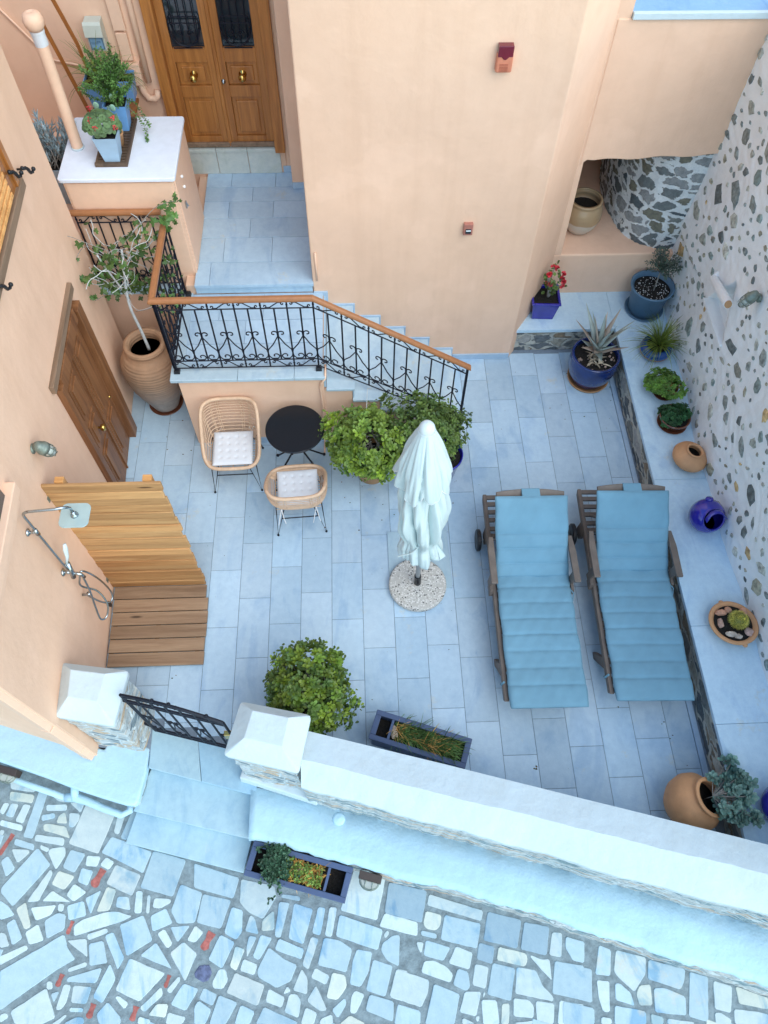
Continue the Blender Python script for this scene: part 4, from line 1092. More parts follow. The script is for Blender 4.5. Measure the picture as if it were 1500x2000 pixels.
def in_alcove(y, z):
    # triangular recess: apex up-left, seen as a kite
    (ay, az), (by, bz), (cy, cz) = (5.62, 1.26), (5.34, 1.74), (5.0, 1.26)
    s1 = (by - ay) * (z - az) - (bz - az) * (y - ay); s2 = (cy - by) * (z - bz) - (cz - bz) * (y - by); s3 = (ay - cy) * (z - cz) - (az - cz) * (y - cy)
    return (s1 <= 0 and s2 <= 0 and s3 <= 0) or (s1 >= 0 and s2 >= 0 and s3 >= 0)
vs = [((p[0] + .14, p[1], p[2]) if in_alcove(p[1], p[2]) else p) for p in vs]
w1 = ny + 1
g.add(vs, [(j * w1 + i, (j + 1) * w1 + i, (j + 1) * w1 + i + 1, j * w1 + i + 1) for j in range(nz) for i in range(ny)])
g.box(5.35, 5.9, .05, 6.7, 0, 3.63)
g.build('mortar_face', M['mortar'], rw, smooth=True)
s = MB(); placed = []
SC = [(.85, .9, .9), (.62, .68, .70), (1.15, 1.15, 1.08), (1.1, 1.0, .8), (.5, .55, .58), (.8, .95, .95), (1.5, 1.45, 1.35), (.75, .72, .66), (1.7, 1.15, .6)]
SW = [5, 4, 5, 3, 3, 4, 3, 2, 1]
tries = 0
def stone(y, z, a, b, rot, tint):
    m = rw_r.choice((5, 6, 7, 8, 9)); ring = []
    for k in range(m):
        an = 2 * math.pi * k / m + rw_r.uniform(-.3, .3); q = rw_r.uniform(.62, 1.2)
        u, v = a * q * math.cos(an), b * q * math.sin(an)
        ring.append((u * math.cos(rot) - v * math.sin(rot), u * math.sin(rot) + v * math.cos(rot)))
    x = wx(z, y)
    pr = rw_r.uniform(.006, .014)
    def P(ru, rv, dx): return (wx(z + rv, y + ru) - dx, y + ru, z + rv)
    vs = [P(u * 1.04, v * 1.04, -.015) for u, v in ring] + [P(u * .97, v * .97, pr * .7) for u, v in ring] + [P(u * .62, v * .62, pr + rw_r.uniform(0, .004)) for u, v in ring] + [P(0, 0, pr + .002)]
    fs = []
    for L in range(2): fs += [(L * m + k, (L + 1) * m + k, (L + 1) * m + (k + 1) % m, L * m + (k + 1) % m) for k in range(m)]
    fs += [(2 * m + k, 3 * m, 2 * m + (k + 1) % m) for k in range(m)]
    s.add(vs, fs, tint)
while len(placed) < 860 and tries < 30000:
    tries += 1
    y, z = rw_r.uniform(.1, 6.68), rw_r.uniform(.42, 3.56)
    big = rw_r.random()
    a = rw_r.uniform(.09, .155) if big < .14 else (rw_r.uniform(.05, .09) if big < .55 else rw_r.uniform(.018, .045))
    if any((y - q[0]) ** 2 + (z - q[1]) ** 2 < (a * .92 + q[2] * .92 + .022) ** 2 for q in placed): continue
    if (y - 5.35) ** 2 + (z - 1.5) ** 2 < (.36 + a) ** 2: continue
    if (y - 4.9) ** 2 + (z - 1.95) ** 2 < (.12 + a) ** 2: continue
    placed.append((y, z, a))
    tt = rw_r.choices(SC, SW)[0]; k = rw_r.uniform(.8, 1.2)
    stone(y, z, a, a * rw_r.uniform(.45, .95), rw_r.uniform(-.5, .9), tuple(q * k for q in tt))
s.build('field_stones', M['fieldstone'], rw)
# alcove shelf and spout
g = MB(); g.hexa([(5.055, 5.63, 1.24), (5.055, 4.99, 1.24), (5.25, 4.99, 1.24), (5.25, 5.63, 1.24)], [(5.055, 5.63, 1.262), (5.055, 4.99, 1.262), (5.25, 4.99, 1.262), (5.25, 5.63, 1.262)]); g.build('alcove_shelf', M['mortar'], rw)
sp = thing('roof_tile_spout', 'white plastered half-pipe spout with dark mouth over the wall alcove', 'spout', (5.05, 5.35, 1.6))
a_ = atX(1394, 545, 5.09); b_ = atX(1422, 594, 4.97)
g = MB(); g.tube([a_ + Vector((.08, .05, .05)), a_, a_.lerp(b_, .5), b_], [.04, .042, .045, .042], 12); g.build('spout_body', M['mortar'], sp)
dmn = (b_ - a_).normalized()
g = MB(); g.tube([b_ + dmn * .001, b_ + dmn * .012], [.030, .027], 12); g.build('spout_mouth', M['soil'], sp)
g = MB(); g.tube([b_ - dmn * .02, b_ + dmn * .014], [.038, .036], 12, flat=.9); g.build('clay_rim', M['terra'], sp)

# ================================================================ LAMPS, ALARM
def bulkhead(p, nrm, down, label, grp=None, r=.055):
    o = thing('wall_lamp', label, 'lamp', tuple(p), grp)
    n = Vector(nrm).normalized(); p = Vector(p)
    g = MB(); b = n.orthogonal().normalized()
    rot = n.to_track_quat('Z', 'Y').to_matrix()
    g.lathe([(r * .8, -.004), (r * .8, .012), (r * .35, .02), (.014, .025), (.014, .07)], 16, p, M=rot); g.build('wall_mount', M['bronze'], o, smooth=True)
    c = p + n * .085
    dd_ = Vector(down).normalized(); rt = dd_.to_track_quat('Z', 'Y').to_matrix()
    g = MB(); g.lathe([(1e-4, -.085), (r * .55, -.08), (r * .8, -.06), (r, -.02), (r * 1.08, -.015), (r * 1.08, .012), (r * .95, .014)], 20, c, M=rt); g.build('lamp_housing', M['bronze'], o, smooth=True)
    g = MB(); g.lathe([(r * .88, .012), (r * .85, .05), (r * .62, .09), (1e-4, .105)], 18, c, M=rt); g.build('lamp_glass', M['lampglass'], o, smooth=True)
    g = MB()
    for k in range(6):
        a = k * math.pi / 3
        g.tube([c + rt @ Vector((q * math.cos(a), q * math.sin(a), z)) for q, z in ((r * 1.0, .01), (r * .97, .05), (r * .7, .1), (.004, .118))], .0035, 5)
    g.tube([c + rt @ Vector((r * .98 * math.cos(k * .4), r * .98 * math.sin(k * .4), .055)) for k in range(16)], .0035, 5, closed=True)
    g.build('lamp_cage', M['bronze'], o)
    return o
bulkhead((wallx(3.36) - .003, 3.34, 2.12), (1, 0, 0), (.45, .25, -1), 'greenish bronze caged lamp on the peach wall above the shower screen', r=.05)
bulkhead((5.085, 4.87, 2.0), (-1, 0, 0), (-.5, .15, -1), 'greenish bronze caged lamp on the white boundary wall at the right edge', r=.05)
def street_lamp(c, an, label):
    o = thing('step_light', label, 'lamp', tuple(c), 'caged lights under the street ledge')
    d = Vector((math.cos(an), math.sin(an), 0)); n = Vector((d.y, -d.x, 0)); c = Vector(c)
    g = MB()
    def Q(u, v, w): return c + d * u + n * v + Vector((0, 0, w))
    g.hexa([Q(-.095, -.03, -.06), Q(.095, -.03, -.06), Q(.095, .03, -.06), Q(-.095, .03, -.06)], [Q(-.095, -.03, .06), Q(.095, -.03, .06), Q(.095, .03, .045), Q(-.095, .03, .045)]); g.build('lamp_back', simple('dark_brown_lamp', (.05, .035, .03), .5), o, bevel=.004)
    g = MB(); m = 12
    ring = [(.078 * math.cos(math.pi * k / m), .06 * math.sin(math.pi * k / m)) for k in range(m + 1)]
    g.hexa([Q(u, .03 + v * 1.1, -.05) for u, v in ring[::-1]], [Q(u * .96, .03 + v, .03) for u, v in ring[::-1]]); g.build('lamp_glass', M['lampglass'], o, bevel=.008)
    g = MB()
    g.tube([Q(u * 1.06, .032 + v * 1.12, -.01) for u, v in ring], .004, 5); g.tube([Q(u * 1.02, .032 + v * 1.05, .035) for u, v in ring], .004, 5)
    for u in (-.03, .03): g.tube([Q(u, .03, .04), Q(u, .088, .03), Q(u, .097, -.04)], .004, 5)
    g.build('lamp_cage', M['bronze'], o)
street_lamp((1.505, .515, -.14), -.28, 'caged half-round light under the ledge beside the street planter')
street_lamp((-1.66, 1.475, -.14), -.28, 'caged half-round light under the ledge at the left edge above the white pipe')
al = thing('alarm_siren', 'orange alarm siren with dark red lens high on the tower wall', 'alarm', (2.72, 6.0, 3.5))
g = MB(); g.box(2.655, 2.785, 5.95, 6.01, 3.39, 3.535); g.build('siren_case', M['orange'], al, bevel=.014, seg=3)
g = MB()
for z in (3.405, 3.415, 3.425, 3.435, 3.447, 3.457): g.box(2.682, 2.75, 5.9475, 5.9505, z, z + .004, (.6, .5, .5))
g.build('siren_slots', M['orange'], al)
g = MB()
P = [(2.66, 3.60), (2.66, 3.515), (2.69, 3.515), (2.705, 3.498), (2.72, 3.492), (2.735, 3.498), (2.75, 3.515), (2.78, 3.515), (2.78, 3.60)]
g.hexa([(x, 5.945, z) for x, z in P], [(x, 6.005, z) for x, z in P]); g.build('siren_lens', M['maroon'], al, bevel=.006)
db = thing('wall_light', 'small square reddish wall fitting with glass slot on the tower wall', 'wall fitting', (2.61, 6.0, 1.87))
g = MB(); g.box(2.565, 2.655, 5.965, 6.01, 1.81, 1.935); g.build('fitting_case', simple('reddish_plastic', (.42, .17, .13), .4), db, bevel=.006)
g = MB(); g.box(2.585, 2.637, 5.958, 5.9645, 1.835, 1.885); g.build('fitting_slot', M['glass'], db)
g = MB(); g.tube([(2.588, 5.953, 1.872), (2.634, 5.953, 1.872)], .006, 8); g.build('fitting_tube', M['cap'], db)

# ================================================================ GATE
gt = thing('garden_gate', 'small black wrought iron gate with curved top between the two gate pillars', 'gate', (0, 1.66, 0))
gd = Vector((1, -.27, 0)).normalized(); g0 = Vector((-.355, 1.742, 0)); GL = .80
def G(u, z, off=0): return g0 + gd * (u * GL) + Vector((.27, 1, 0)).normalized() * off + Vector((0, 0, z))
g = MB()
g.tube([G(.0, .05), G(.0, 1.13)], .013, 6); g.tube([G(1, .05), G(1, 1.02)], .011, 6)
for z in (.05, .13): g.tube([G(0, z), G(1, z)], .010, 6)
g.tube([G(0, .98), G(1, .98)], .010, 6); g.tube([G(0, .92), G(1, .92)], .008, 6)
g.tube([G(k / 16, 1.13 + .08 * math.sin(math.pi * k / 16) - .10 * k / 16) for k in range(17)], .011, 6)
g.tube([G(k / 16, 1.08 + .07 * math.sin(math.pi * k / 16) - .09 * k / 16) for k in range(17)], .009, 6)
g.build('gate_frame', M['iron'], gt)
for k in range(1, 7):
    u = k / 7; g = MB(); g.tube([G(u, .05), G(u, 1.13 + .08 * math.sin(math.pi * u) - .1 * u)], .0085, 6); g.build('gate_bar', M['iron'], gt)
for k in (0, 2, 4, 6):
    u = (k + .5) / 7; g = MB()
    for s_ in (-1, 1):
        g.tube([G(u + x / GL, .14 + z) for x, z in heart_half(s_, .055, .42)], .006, 5)
        g.ball(G(u + s_ * .03 / GL, .18), .015, 7, 5); g.ball(G(u + s_ * .028 / GL, .54), .015, 7, 5)
    g.build('gate_scroll', M['iron'], gt)
g = MB()
for z in (.2, .95): 
    q = G(0, z); g.tube([q, q + Vector((-.05, .02, 0))], .014, 6); g.ball(q + Vector((-.045, .02, .02)), .02, 7, 5)
for u, z in ((.33, 1.18), (.38, 1.13), (.5, 1.19), (.55, 1.13), (.85, 1.1)): g.ball(G(u, z), .018, 8, 5)
g.build('gate_hinge', M['iron'], gt)
g = MB(); c = G(.97, .62); g.box(c.x - .03, c.x + .03, c.y - .02, c.y + .02, c.z - .06, c.z + .06); g.build('gate_lock', M['brass'], gt, bevel=.004)

# white pipe along the foot of the left ledge
g = MB()
pp = [at(x, y, -.2) for x, y in ((-40, 1492), (45, 1529), (128, 1558))]
g.tube(pp, .026, 12); tag_pts = [at(x, y, -.2) for x, y in ((128, 1558), (150, 1558), (175, 1567), (200, 1578), (238, 1592), (254, 1584), (255, 1566))]
g.tube(tag_pts, [.036, .04, .033, .031, .03, .03, .03], 12); g.tube([at(146, 1532, -.1), at(146, 1562, -.2)], .034, 10)
tag(g.build('drain_pipe', M['whitewash'], None, smooth=True), 'white painted drain pipe along the foot of the left street ledge', 'pipe')
# ================================================================ FURNITURE
def qbez(a, b, c, n=8): return [(1 - k / n) ** 2 * Vector(a) + 2 * (1 - k / n) * (k / n) * Vector(b) + (k / n) ** 2 * Vector(c) for k in range(n + 1)]
def make_chair(label, group):
    t = thing('rattan_chair', label, 'chair', (0, 0, 0), group)
    N = 64
    def superel(a, w, yf, yb, p=3.2):
        c, s = math.cos(a), math.sin(a)
        yc, h = (yf + yb) / 2, (yb - yf) / 2
        return w * math.copysign(abs(c) ** (2 / p), c), yc + h * math.copysign(abs(s) ** (2 / p), s)
    def rim(k):
        a = 2 * math.pi * k / N
        x, y = superel(a, .285, -.27, .335, 3.8)
        u = max(0, min(1, (y + .25) / .5)); z = .435 + .365 * (u * u * (3 - 2 * u)) * .55 + .365 * .45 * u
        return Vector((x, y, z))
    def seat(k):
        a = 2 * math.pi * k / N
        x, y = superel(a, .225, -.245, .21, 4)
        return Vector((x, y, .395))
    def mid(k, u):
        a, b = seat(k), rim(k)
        p = a.lerp(b, u); out = Vector((p.x, p.y - .0, 0)); out = out.normalized() * (.035 * math.sin(math.pi * u)) * (1 if b.z > .5 else .3)
        return p + out
    g = MB(); g.tube([rim(k) for k in range(N)], .019, 9, closed=True); g.build('rim', M['rattan'], t, smooth=True)
    g = MB()
    for j in range(0, 12):
        u = j / 11.6
        g.tube([mid(k, u) for k in range(N)], .0046, 5, closed=True)
    for k in (1, 6, 11, 14, 18, 21, 26, 31, 36, 44, 52, 60):
        for dk in (0, .7):
            kk = k + dk
            p = [mid(kk % N, j / 7) for j in range(8)]
            g.tube(p, .0038, 4)
    for i in range(-7, 8):
        y = i * .03 - .015
        g.tube([(-.22, y, .393), (.22, y, .393)], .0036, 4)
    for i in (-.12, .0, .12): g.tube([(i, -.24, .389), (i, .2, .389)], .005, 4)
    g.build('wicker_shell', M['rattan'], t)
    for sx in (-1, 1):
        for sy in (-1, 1):
            g = MB(); f = Vector((sx * .245, sy * .27 - (.0), .008))
            g.tube([(sx * .225, sy * .17, .385), f, (sx * .15, sy * .2, .385)], .0062, 6); g.ball(f, .013, 8, 6)
            g.build('leg', M['iron'], t)
    for sy in (-1, 1):
        g = MB(); g.tube([(-.185, sy * .225, .26), (.185, sy * .225, .26)], .006, 6); g.build('stretcher', M['iron'], t)
    g = MB(); g.tube([(-.225, -.17, .385), (-.225, .17, .385)], .0062, 6); g.tube([(.225, -.17, .385), (.225, .17, .385)], .0062, 6); g.build('seat_frame', M['iron'], t)
    # tufted cushion
    g = MB(); n = 33; vs = []; W, H = .205, .205
    rc = random.Random(2)
    for side in (1, -1):
        for j in range(n):
            for i in range(n):
                u, v = -1 + 2 * i / (n - 1), -1 + 2 * j / (n - 1)
                e = (max(0, 1 - abs(u) ** 7) * max(0, 1 - abs(v) ** 7)) ** .5
                d = 0
                for a in (-.6, -.2, .2, .6):
                    for b in (-.6, -.2, .2, .6):
                        q = (u - a) ** 2 + (v - b) ** 2
                        if q < .06: d += math.exp(-q / .004)
                h = .024 * e - (.013 * d if side > 0 else 0) + rc.uniform(-.0006, .0006)
                vs.append((u * W * (1 - .02 * (1 - e)), v * H - .015, .432 + side * h + .012 * max(0, v - .5)))
    m = n * n
    fs = []
    for j in range(n - 1):
        for i in range(n - 1):
            a = j * n + i
            fs.append((a, a + 1, a + n + 1, a + n)); fs.append((m + a, m + a + n, m + a + n + 1, m + a + 1))
    g.add(vs, fs); cu = g.build('seat_cushion', M['cushion'], t, smooth=True)
    g = MB()
    for a in (-.6, -.2, .2, .6):
        for b in (-.6, -.2, .2, .6): g.box(a * W - .004, a * W + .004, b * H - .0155 - .004, b * H - .0155 + .004, .442, .4455, (.35, .35, .38))
    g.build('tuft', M['cushion'], cu)
    g = MB()
    for sx in (-1, 1):
        for dx, dz in ((-.02, -.05), (.025, -.07)): g.tube([(sx * .17, .205, .41), (sx * .17 + dx, .30, .41 + dz * .6), (sx * .17 + dx * 1.6, .315, .36 + dz)], .004, 5)
    g.build('tie', M['piping'], cu)
    return t
c1 = make_chair('rattan bucket chair with its back to the stair block, left of the round table', 'rattan chairs at the round table')
c1.location = (.215, 4.50, 0); c1.rotation_euler = (0, 0, R(1.5))
c2 = copy_tree(c1); c2['label'] = 'rattan bucket chair facing the stairs, in front of the round table'
c2.location = (.885, 3.975, 0); c2.rotation_euler = (0, 0, R(183.5)); c2.scale = (1, 1, 1)

tb = thing('bistro_table', 'round black metal bistro table between the two rattan chairs', 'table', (.87, 4.50, 0))
g = MB(); g.lathe([(1e-4, .712), (.28, .712), (.288, .704), (.292, .706), (.293, .722), (.288, .728), (1e-4, .729)], 64, (.87, 4.50, 0)); g.build('tabletop', M['tabletop'], tb, smooth=False, bevel=0)
for sx in (-1, 1):
    for sy in (-1, 1):
        g = MB(); g.tube([(.87 - sx * .16, 4.5 - sy * .12, .71), (.87 + sx * .25, 4.5 + sy * (.17 if sy > 0 else .14), .01)], .0095, 8)
        g.ball((.87 + sx * .25, 4.5 + sy * (.17 if sy > 0 else .14), .014), .018, 8, 6)
        g.build('leg', M['iron'], tb)
g = MB(); g.tube([(.87, 4.38, .69), (.87, 4.62, .69)], .012, 8); g.tube([(.85, 4.22, .705), (.85, 4.202, .70)], .01, 8); g.build('hinge_bar', M['iron'], tb)

# ---- parasol
ps = thing('parasol', 'closed pale aqua parasol standing in a round terrazzo base', 'parasol', (2.04, 3.08, 0))
A0, A1 = Vector((2.04, 3.08, 0.0)), Vector((1.975, 3.085, 2.72))
def ax(z): return A0 + (A1 - A0) * (z / 2.72)
g = MB(); g.lathe([(1e-4, .012), (.27, .012), (.283, .022), (.283, .055), (.272, .068), (.1, .078), (1e-4, .08)], 48, (2.04, 3.08, 0)); g.build('terrazzo_base', M['terrazzo'], ps, smooth=False, bevel=.004)
g = MB(); g.tube([ax(.07), ax(.075), ax(.23), ax(.24)], [.045, .034, .031, .034], 16); g.tube([ax(.17) + Vector((0, -.03, 0)), ax(.17) + Vector((0, -.06, 0))], .01, 8); g.build('pole_sleeve', M['black'], ps)
g = MB(); g.tube([ax(.2), ax(2.5)], .024, 16); g.build('pole', M['alu'], ps, smooth=False)
def cloth(mb, prof, nlobe, amp, ph, nth=160, seed=1, tw=0.0, thick=0.004):
    rr = random.Random(seed)
    lo = [rr.uniform(.7, 1.2) for _ in range(nlobe)]; pj = [rr.uniform(-.25, .25) for _ in range(nlobe)]
    rows = []
    for (z, r_, a_) in prof:
        row = []
        for k in range(nth):
            th = 2 * math.pi * k / nth
            q = (th + ph + tw * (z - 1.5) + .12 * math.sin(3 * z + th * 2)) / (2 * math.pi) * nlobe
            i = int(math.floor(q)) % nlobe; f = q - math.floor(q)
            f2 = min(1, max(0, f + pj[i] * math.sin(math.pi * f) * .7))
            prof_ = abs(math.sin(math.pi * f2)) ** .42
            w = lo[i]
            rad = r_ * (1 - a_ * .42 + a_ * .42 * prof_ * w)
            rad += r_ * a_ * (.045 * math.sin(17 * th + 5 * math.sin(2.6 * z + i)) + .09 * math.sin(5 * th - 4 * z + ph) + .045 * math.sin(11 * th + 5 * z) + .012 * math.sin(3 * th + 13 * z) + .018 * math.sin(31 * th + 6 * z))
            c = ax(z)
            row.append(Vector((c.x + rad * math.cos(th), c.y + rad * math.sin(th), z)))
        rows.append(row)
    n = nth
    vs = [p for r_ in rows for p in r_]
    fs = [(i * n + k, i * n + (k + 1) % n, (i + 1) * n + (k + 1) % n, (i + 1) * n + k) for i in range(len(rows) - 1) for k in range(n)]
    mb.add(vs, fs)
    return rows, lo
def interp(tab, n):
    o = []
    for k in range(n + 1):
        u = k / n * (len(tab) - 1); i = min(len(tab) - 2, int(u)); f = u - i; f = f
        o.append(tuple(tab[i][j] * (1 - f) + tab[i + 1][j] * f for j in range(len(tab[0]))))
    return o
prof = [(2.5, .05, .2), (2.3, .10, .5), (2.1, .145, .7), (1.9, .19, .8), (1.7, .215, .95), (1.5, .225, 1.0), (1.3, .22, 1.0), (1.21, .195, .9), (1.13, .17, .7), (1.09, .16, .6), (1.05, .165, .55), (.99, .19, .55), (.91, .20, .55), (.82, .205, .6)]
g = MB(); rows, lo = cloth(g, interp(prof, 60), 8, 1, .4, nth=220, seed=4, tw=.3)
can = g.build('canopy', M['canopy'], ps, smooth=True)
# scalloped hem: drop the lowest rows between lobes
me = can.data
for v in me.vertices:
    z = v.co.z + ps.location.z
    if z < .96:
        th = math.atan2(v.co.y + ps.location.y - ax(z).y, v.co.x + ps.location.x - ax(z).x)
        v.co.z += (.96 - z) * (.18 + .18 * math.sin(6 * th + 1))
prof2 = [(2.62, .045, .1), (2.5, .095, .35), (2.4, .13, .5), (2.28, .165, .62), (2.16, .195, .7), (2.06, .215, .75), (1.97, .225, .8), (1.93, .226, .8)]
g = MB(); rows, lo = cloth(g, interp(prof2, 30), 8, 1, .1, seed=9, tw=.1)
vt = g.build('vent_flounce', M['canopy'], ps, smooth=True)
hem = []
n = 160
for k in range(n):
    q = (2 * math.pi * k / n + .1) / (2 * math.pi) * 8; f = q - math.floor(q)
    lift = .13 * (1 - math.sin(math.pi * f) ** .5) + .03 * math.sin(k * .11)
    for r_ in range(31):
        v = vt.data.vertices[r_ * n + k]; u = r_ / 30
        v.co.z += lift * max(0, (u - .35) / .65)
    hem.append(Vector(vt.data.vertices[30 * n + k].co) + ps.location)
g = MB(); g.tube(hem, .0042, 5, closed=True); g.build('hem_piping', M['piping'], vt)
for o in (can, vt):
    md = o.modifiers.new('thick', 'SOLIDIFY'); md.thickness = .003
g = MB(); c = ax(2.6); g.lathe([(.05, -.07), (.058, -.05), (.06, .0), (.055, .03), (.04, .055), (.022, .066), (1e-4, .07)], 24, c); g.tube([c + Vector((.0615 * math.cos(k * .35), .0615 * math.sin(k * .35), -.01)) for k in range(18)], .003, 5, closed=True); g.build('cap', M['cap'], ps, smooth=True)
g = MB(); g.tube([ax(1.11) + Vector((.150 * math.cos(k * .3), .150 * math.sin(k * .3), .01 * math.sin(k))) for k in range(21)], .006, 6, closed=True); g.tube([ax(1.11) + Vector((-.03, -.15, 0)), ax(1.05) + Vector((-.09, -.17, 0)), ax(.96) + Vector((-.2, -.15, 0))], .007, 5); g.build('tie_strap', M['canopy'], ps)
g = MB(); a = ax(1.03) + Vector((.12, -.08, .05)); g.add([a, a + Vector((.03, -.02, 0)), a + Vector((.10, -.05, -.17)), a + Vector((.055, -.07, -.20))], [(0, 1, 2, 3)]); o = g.build('canopy_corner', M['canopy'], ps); o.modifiers.new('thick', 'SOLIDIFY').thickness = .004

# ---- sun loungers
def make_lounger(label, grp):
    t = thing('sun_lounger', label, 'sun lounger', (0, 0, 0), grp)
    W = .345; ZR = .29
    for s in (-1, 1):
        g = MB(); g.hexa([(s * W - .02, .03, ZR - .035), (s * W + .02, .03, ZR - .035), (s * W + .02, 2.08, ZR - .035), (s * W - .02, 2.08, ZR - .035)], [(s * W - .02, 0, ZR + .035), (s * W + .02, 0, ZR + .035), (s * W + .02, 2.11, ZR + .035), (s * W - .02, 2.11, ZR + .035)])
        g.build('side_rail', M['loungewood'], t, bevel=.008)
    for y0 in (.02, 1.62, 1.70, 1.80, 1.89, 1.98, 2.06):
        g = MB(); g.box(-W + .02, W - .02, y0, y0 + .045, ZR + .0, ZR + .022); g.build('frame_slat', M['loungewood'], t, bevel=.003)
    for k in range(13):
        y0 = .10 + k * .088
        g = MB(); g.box(-W + .021, W - .021, y0, y0 + .06, ZR + .012, ZR + .034); g.build('seat_slat', M['loungewood'], t, bevel=.003)
    # reclining back
    hy, hz, an = 1.20, ZR + .03, R(36)
    def B(x, s, h): return Vector((x, hy + s * math.cos(an) - h * math.sin(an), hz + s * math.sin(an) + h * math.cos(an)))
    g = MB()
    for s in (-1, 1): g.hexa([B(s * .30 - .02, 0, -.015), B(s * .30 + .02, 0, -.015), B(s * .30 + .02, .80, -.015), B(s * .30 - .02, .80, -.015)], [B(s * .30 - .02, 0, .015), B(s * .30 + .02, 0, .015), B(s * .30 + .02, .80, .015), B(s * .30 - .02, .80, .015)])
    m = 10; cu_ = [(-.32 + .64 * k / m, .80 + .028 * (1 - (2 * k / m - 1) ** 2)) for k in range(m + 1)]
    g.hexa([B(x, s + .0, -.016) for x, s in cu_] + [B(x, .745, -.016) for x, s in cu_[::-1]], [B(x, s, .016) for x, s in cu_] + [B(x, .745, .016) for x, s in cu_[::-1]])
    bf = g.build('back_frame', M['loungewood'], t, bevel=.004)
    for k in range(8):
        g = MB(); s0 = .06 + k * .088; g.hexa([B(-.28, s0, -.01), B(.28, s0, -.01), B(.28, s0 + .055, -.01), B(-.28, s0 + .055, -.01)], [B(-.28, s0, .01), B(.28, s0, .01), B(.28, s0 + .055, .01), B(-.28, s0 + .055, .01)]); g.build('back_slat', M['loungewood'], bf)
    g = MB(); 
    for s in (-1, 1): g.tube([B(s * .27, .5, -.02), (s * .27, hy + .62, ZR - .0)], .016, 4)
    g.tube([(-.29, hy + .62, ZR), (.29, hy + .62, ZR)], .014, 6); g.build('back_prop', M['loungewood'], t)
    for s in (-1, 1):
        g = MB(); g.hexa([(s * W - .022, .50, 0), (s * W + .022, .50, 0), (s * W + .022, .43, 0), (s * W - .022, .43, 0)][::-1], [(s * W - .022, .36, ZR - .03), (s * W + .022, .36, ZR - .03), (s * W + .022, .25, ZR - .03), (s * W - .022, .25, ZR - .03)][::-1]); g.build('front_leg', M['loungewood'], t, bevel=.004)
        g = MB(); g.hexa([(s * W - .022, 1.66, .09), (s * W + .022, 1.66, .09), (s * W + .022, 1.78, .09), (s * W - .022, 1.78, .09)], [(s * W - .022, 1.60, ZR - .03), (s * W + .022, 1.60, ZR - .03), (s * W + .022, 1.76, ZR - .03), (s * W - .022, 1.76, ZR - .03)]); g.build('rear_leg', M['loungewood'], t, bevel=.004)
        wh = MB(); MM = Matrix.Rotation(R(90), 3, 'Y'); c = (s * (W + .075) - (.022), 1.70, .112)
        wh.lathe([(.06, 0), (.10, 0), (.112, .008), (.112, .036), (.10, .044), (.06, .044)], 28, c, M=MM); w_ = wh.build('wheel', M['black'], t)
        g = MB(); g.lathe([(.022, -.006), (.062, .004), (.062, .04), (.022, .05)], 20, c, M=MM); g.build('wheel_hub', simple('wheel_grey', (.05, .055, .06), .5), w_)
        # armrest with support
        xa = s * (W + .035)
        g = MB(); P = [(xa - .03, 1.02), (xa + .03, 1.02), (xa + .032, 1.34), (xa + (.012 if s > 0 else .03), 1.50), (xa - (.03 if s > 0 else .012), 1.50), (xa - .032, 1.34)]
        g.prism(P, .535, .56); g.build('armrest', M['loungewood'], t, bevel=.006)
        g = MB(); g.hexa([(xa - .02, 1.10, ZR), (xa + .0, 1.10, ZR), (xa + .0, 1.17, ZR), (xa - .02, 1.17, ZR)], [(xa - .02, 1.06, .535), (xa + .005, 1.06, .535), (xa + .005, 1.15, .535), (xa - .02, 1.15, .535)]); g.build('arm_support', M['loungewood'], t, bevel=.003)
        g = MB(); g.hexa([(xa - .02, 1.02, ZR - .02), (xa + .02, 1.02, ZR - .02), (xa + .02, 1.12, ZR - .02), (xa - .02, 1.12, ZR - .02)], [(xa - .015, 1.03, ZR + .07), (xa + .015, 1.03, ZR + .07), (xa + .015, 1.11, ZR + .07), (xa - .015, 1.11, ZR + .07)]); g.build('arm_bracket', M['loungewood'], t, bevel=.004)
    g = MB(); g.tube([(-W - .05, 1.70, .112), (W + .05, 1.70, .112)], .009, 8); g.build('axle', M['steel'], t)
    # mattress: flat part + raised part, puffed between seams
    def puff(mb, P, seams, w, th, rs):
        s0, s1 = seams[0], seams[-1]
        nn = 110; mm = 28
        def fac(s):
            for a, b in zip(seams, seams[1:]):
                if a <= s <= b:
                    u = (s - a) / (b - a); return (1 - abs(2 * u - 1) ** 4) ** .5
            return .1
        vs = []
        for side in (1, -1):
            for j in range(nn + 1):
                s = s0 + (s1 - s0) * j / nn; f = fac(s)
                for i in range(mm + 1):
                    v = -1 + 2 * i / mm
                    e = max(0, 1 - abs(v) ** 9) ** .5
                    edge = min(1, (s - s0) / .02 + .15, (s1 - s) / .02 + .15)
                    h = th * .5 * (.32 + .68 * f) * (.35 + .65 * e) * edge ** .5
                    wob_ = .005 * math.sin(5 * v + 3 * s) + .003 * math.sin(9 * v + 21 * s) * math.sin(4 * s) + .002 * math.sin(17 * v - 33 * s)
                    ww = w * (1 - .012 * (1 - f)) + .004 * math.sin(s * 17)
                    vs.append(P(v * ww, s, th * .5 + side * h + (wob_ if side > 0 else 0)))
        m = (nn + 1) * (mm + 1); fs = []
        for j in range(nn):
            for i in range(mm):
                a = j * (mm + 1) + i
                fs.append((a, a + 1, a + mm + 2, a + mm + 1)); fs.append((m + a, m + a + mm + 1, m + a + mm + 2, m + a + 1))
        for j in range(nn):
            a = j * (mm + 1); fs.append((a, a + mm + 1, m + a + mm + 1, m + a)); a += mm; fs.append((a + mm + 1, a, m + a, m + a + mm + 1))
        fs.append(tuple(range(0, mm + 1)) + tuple(range(m + mm, m - 1, -1)))
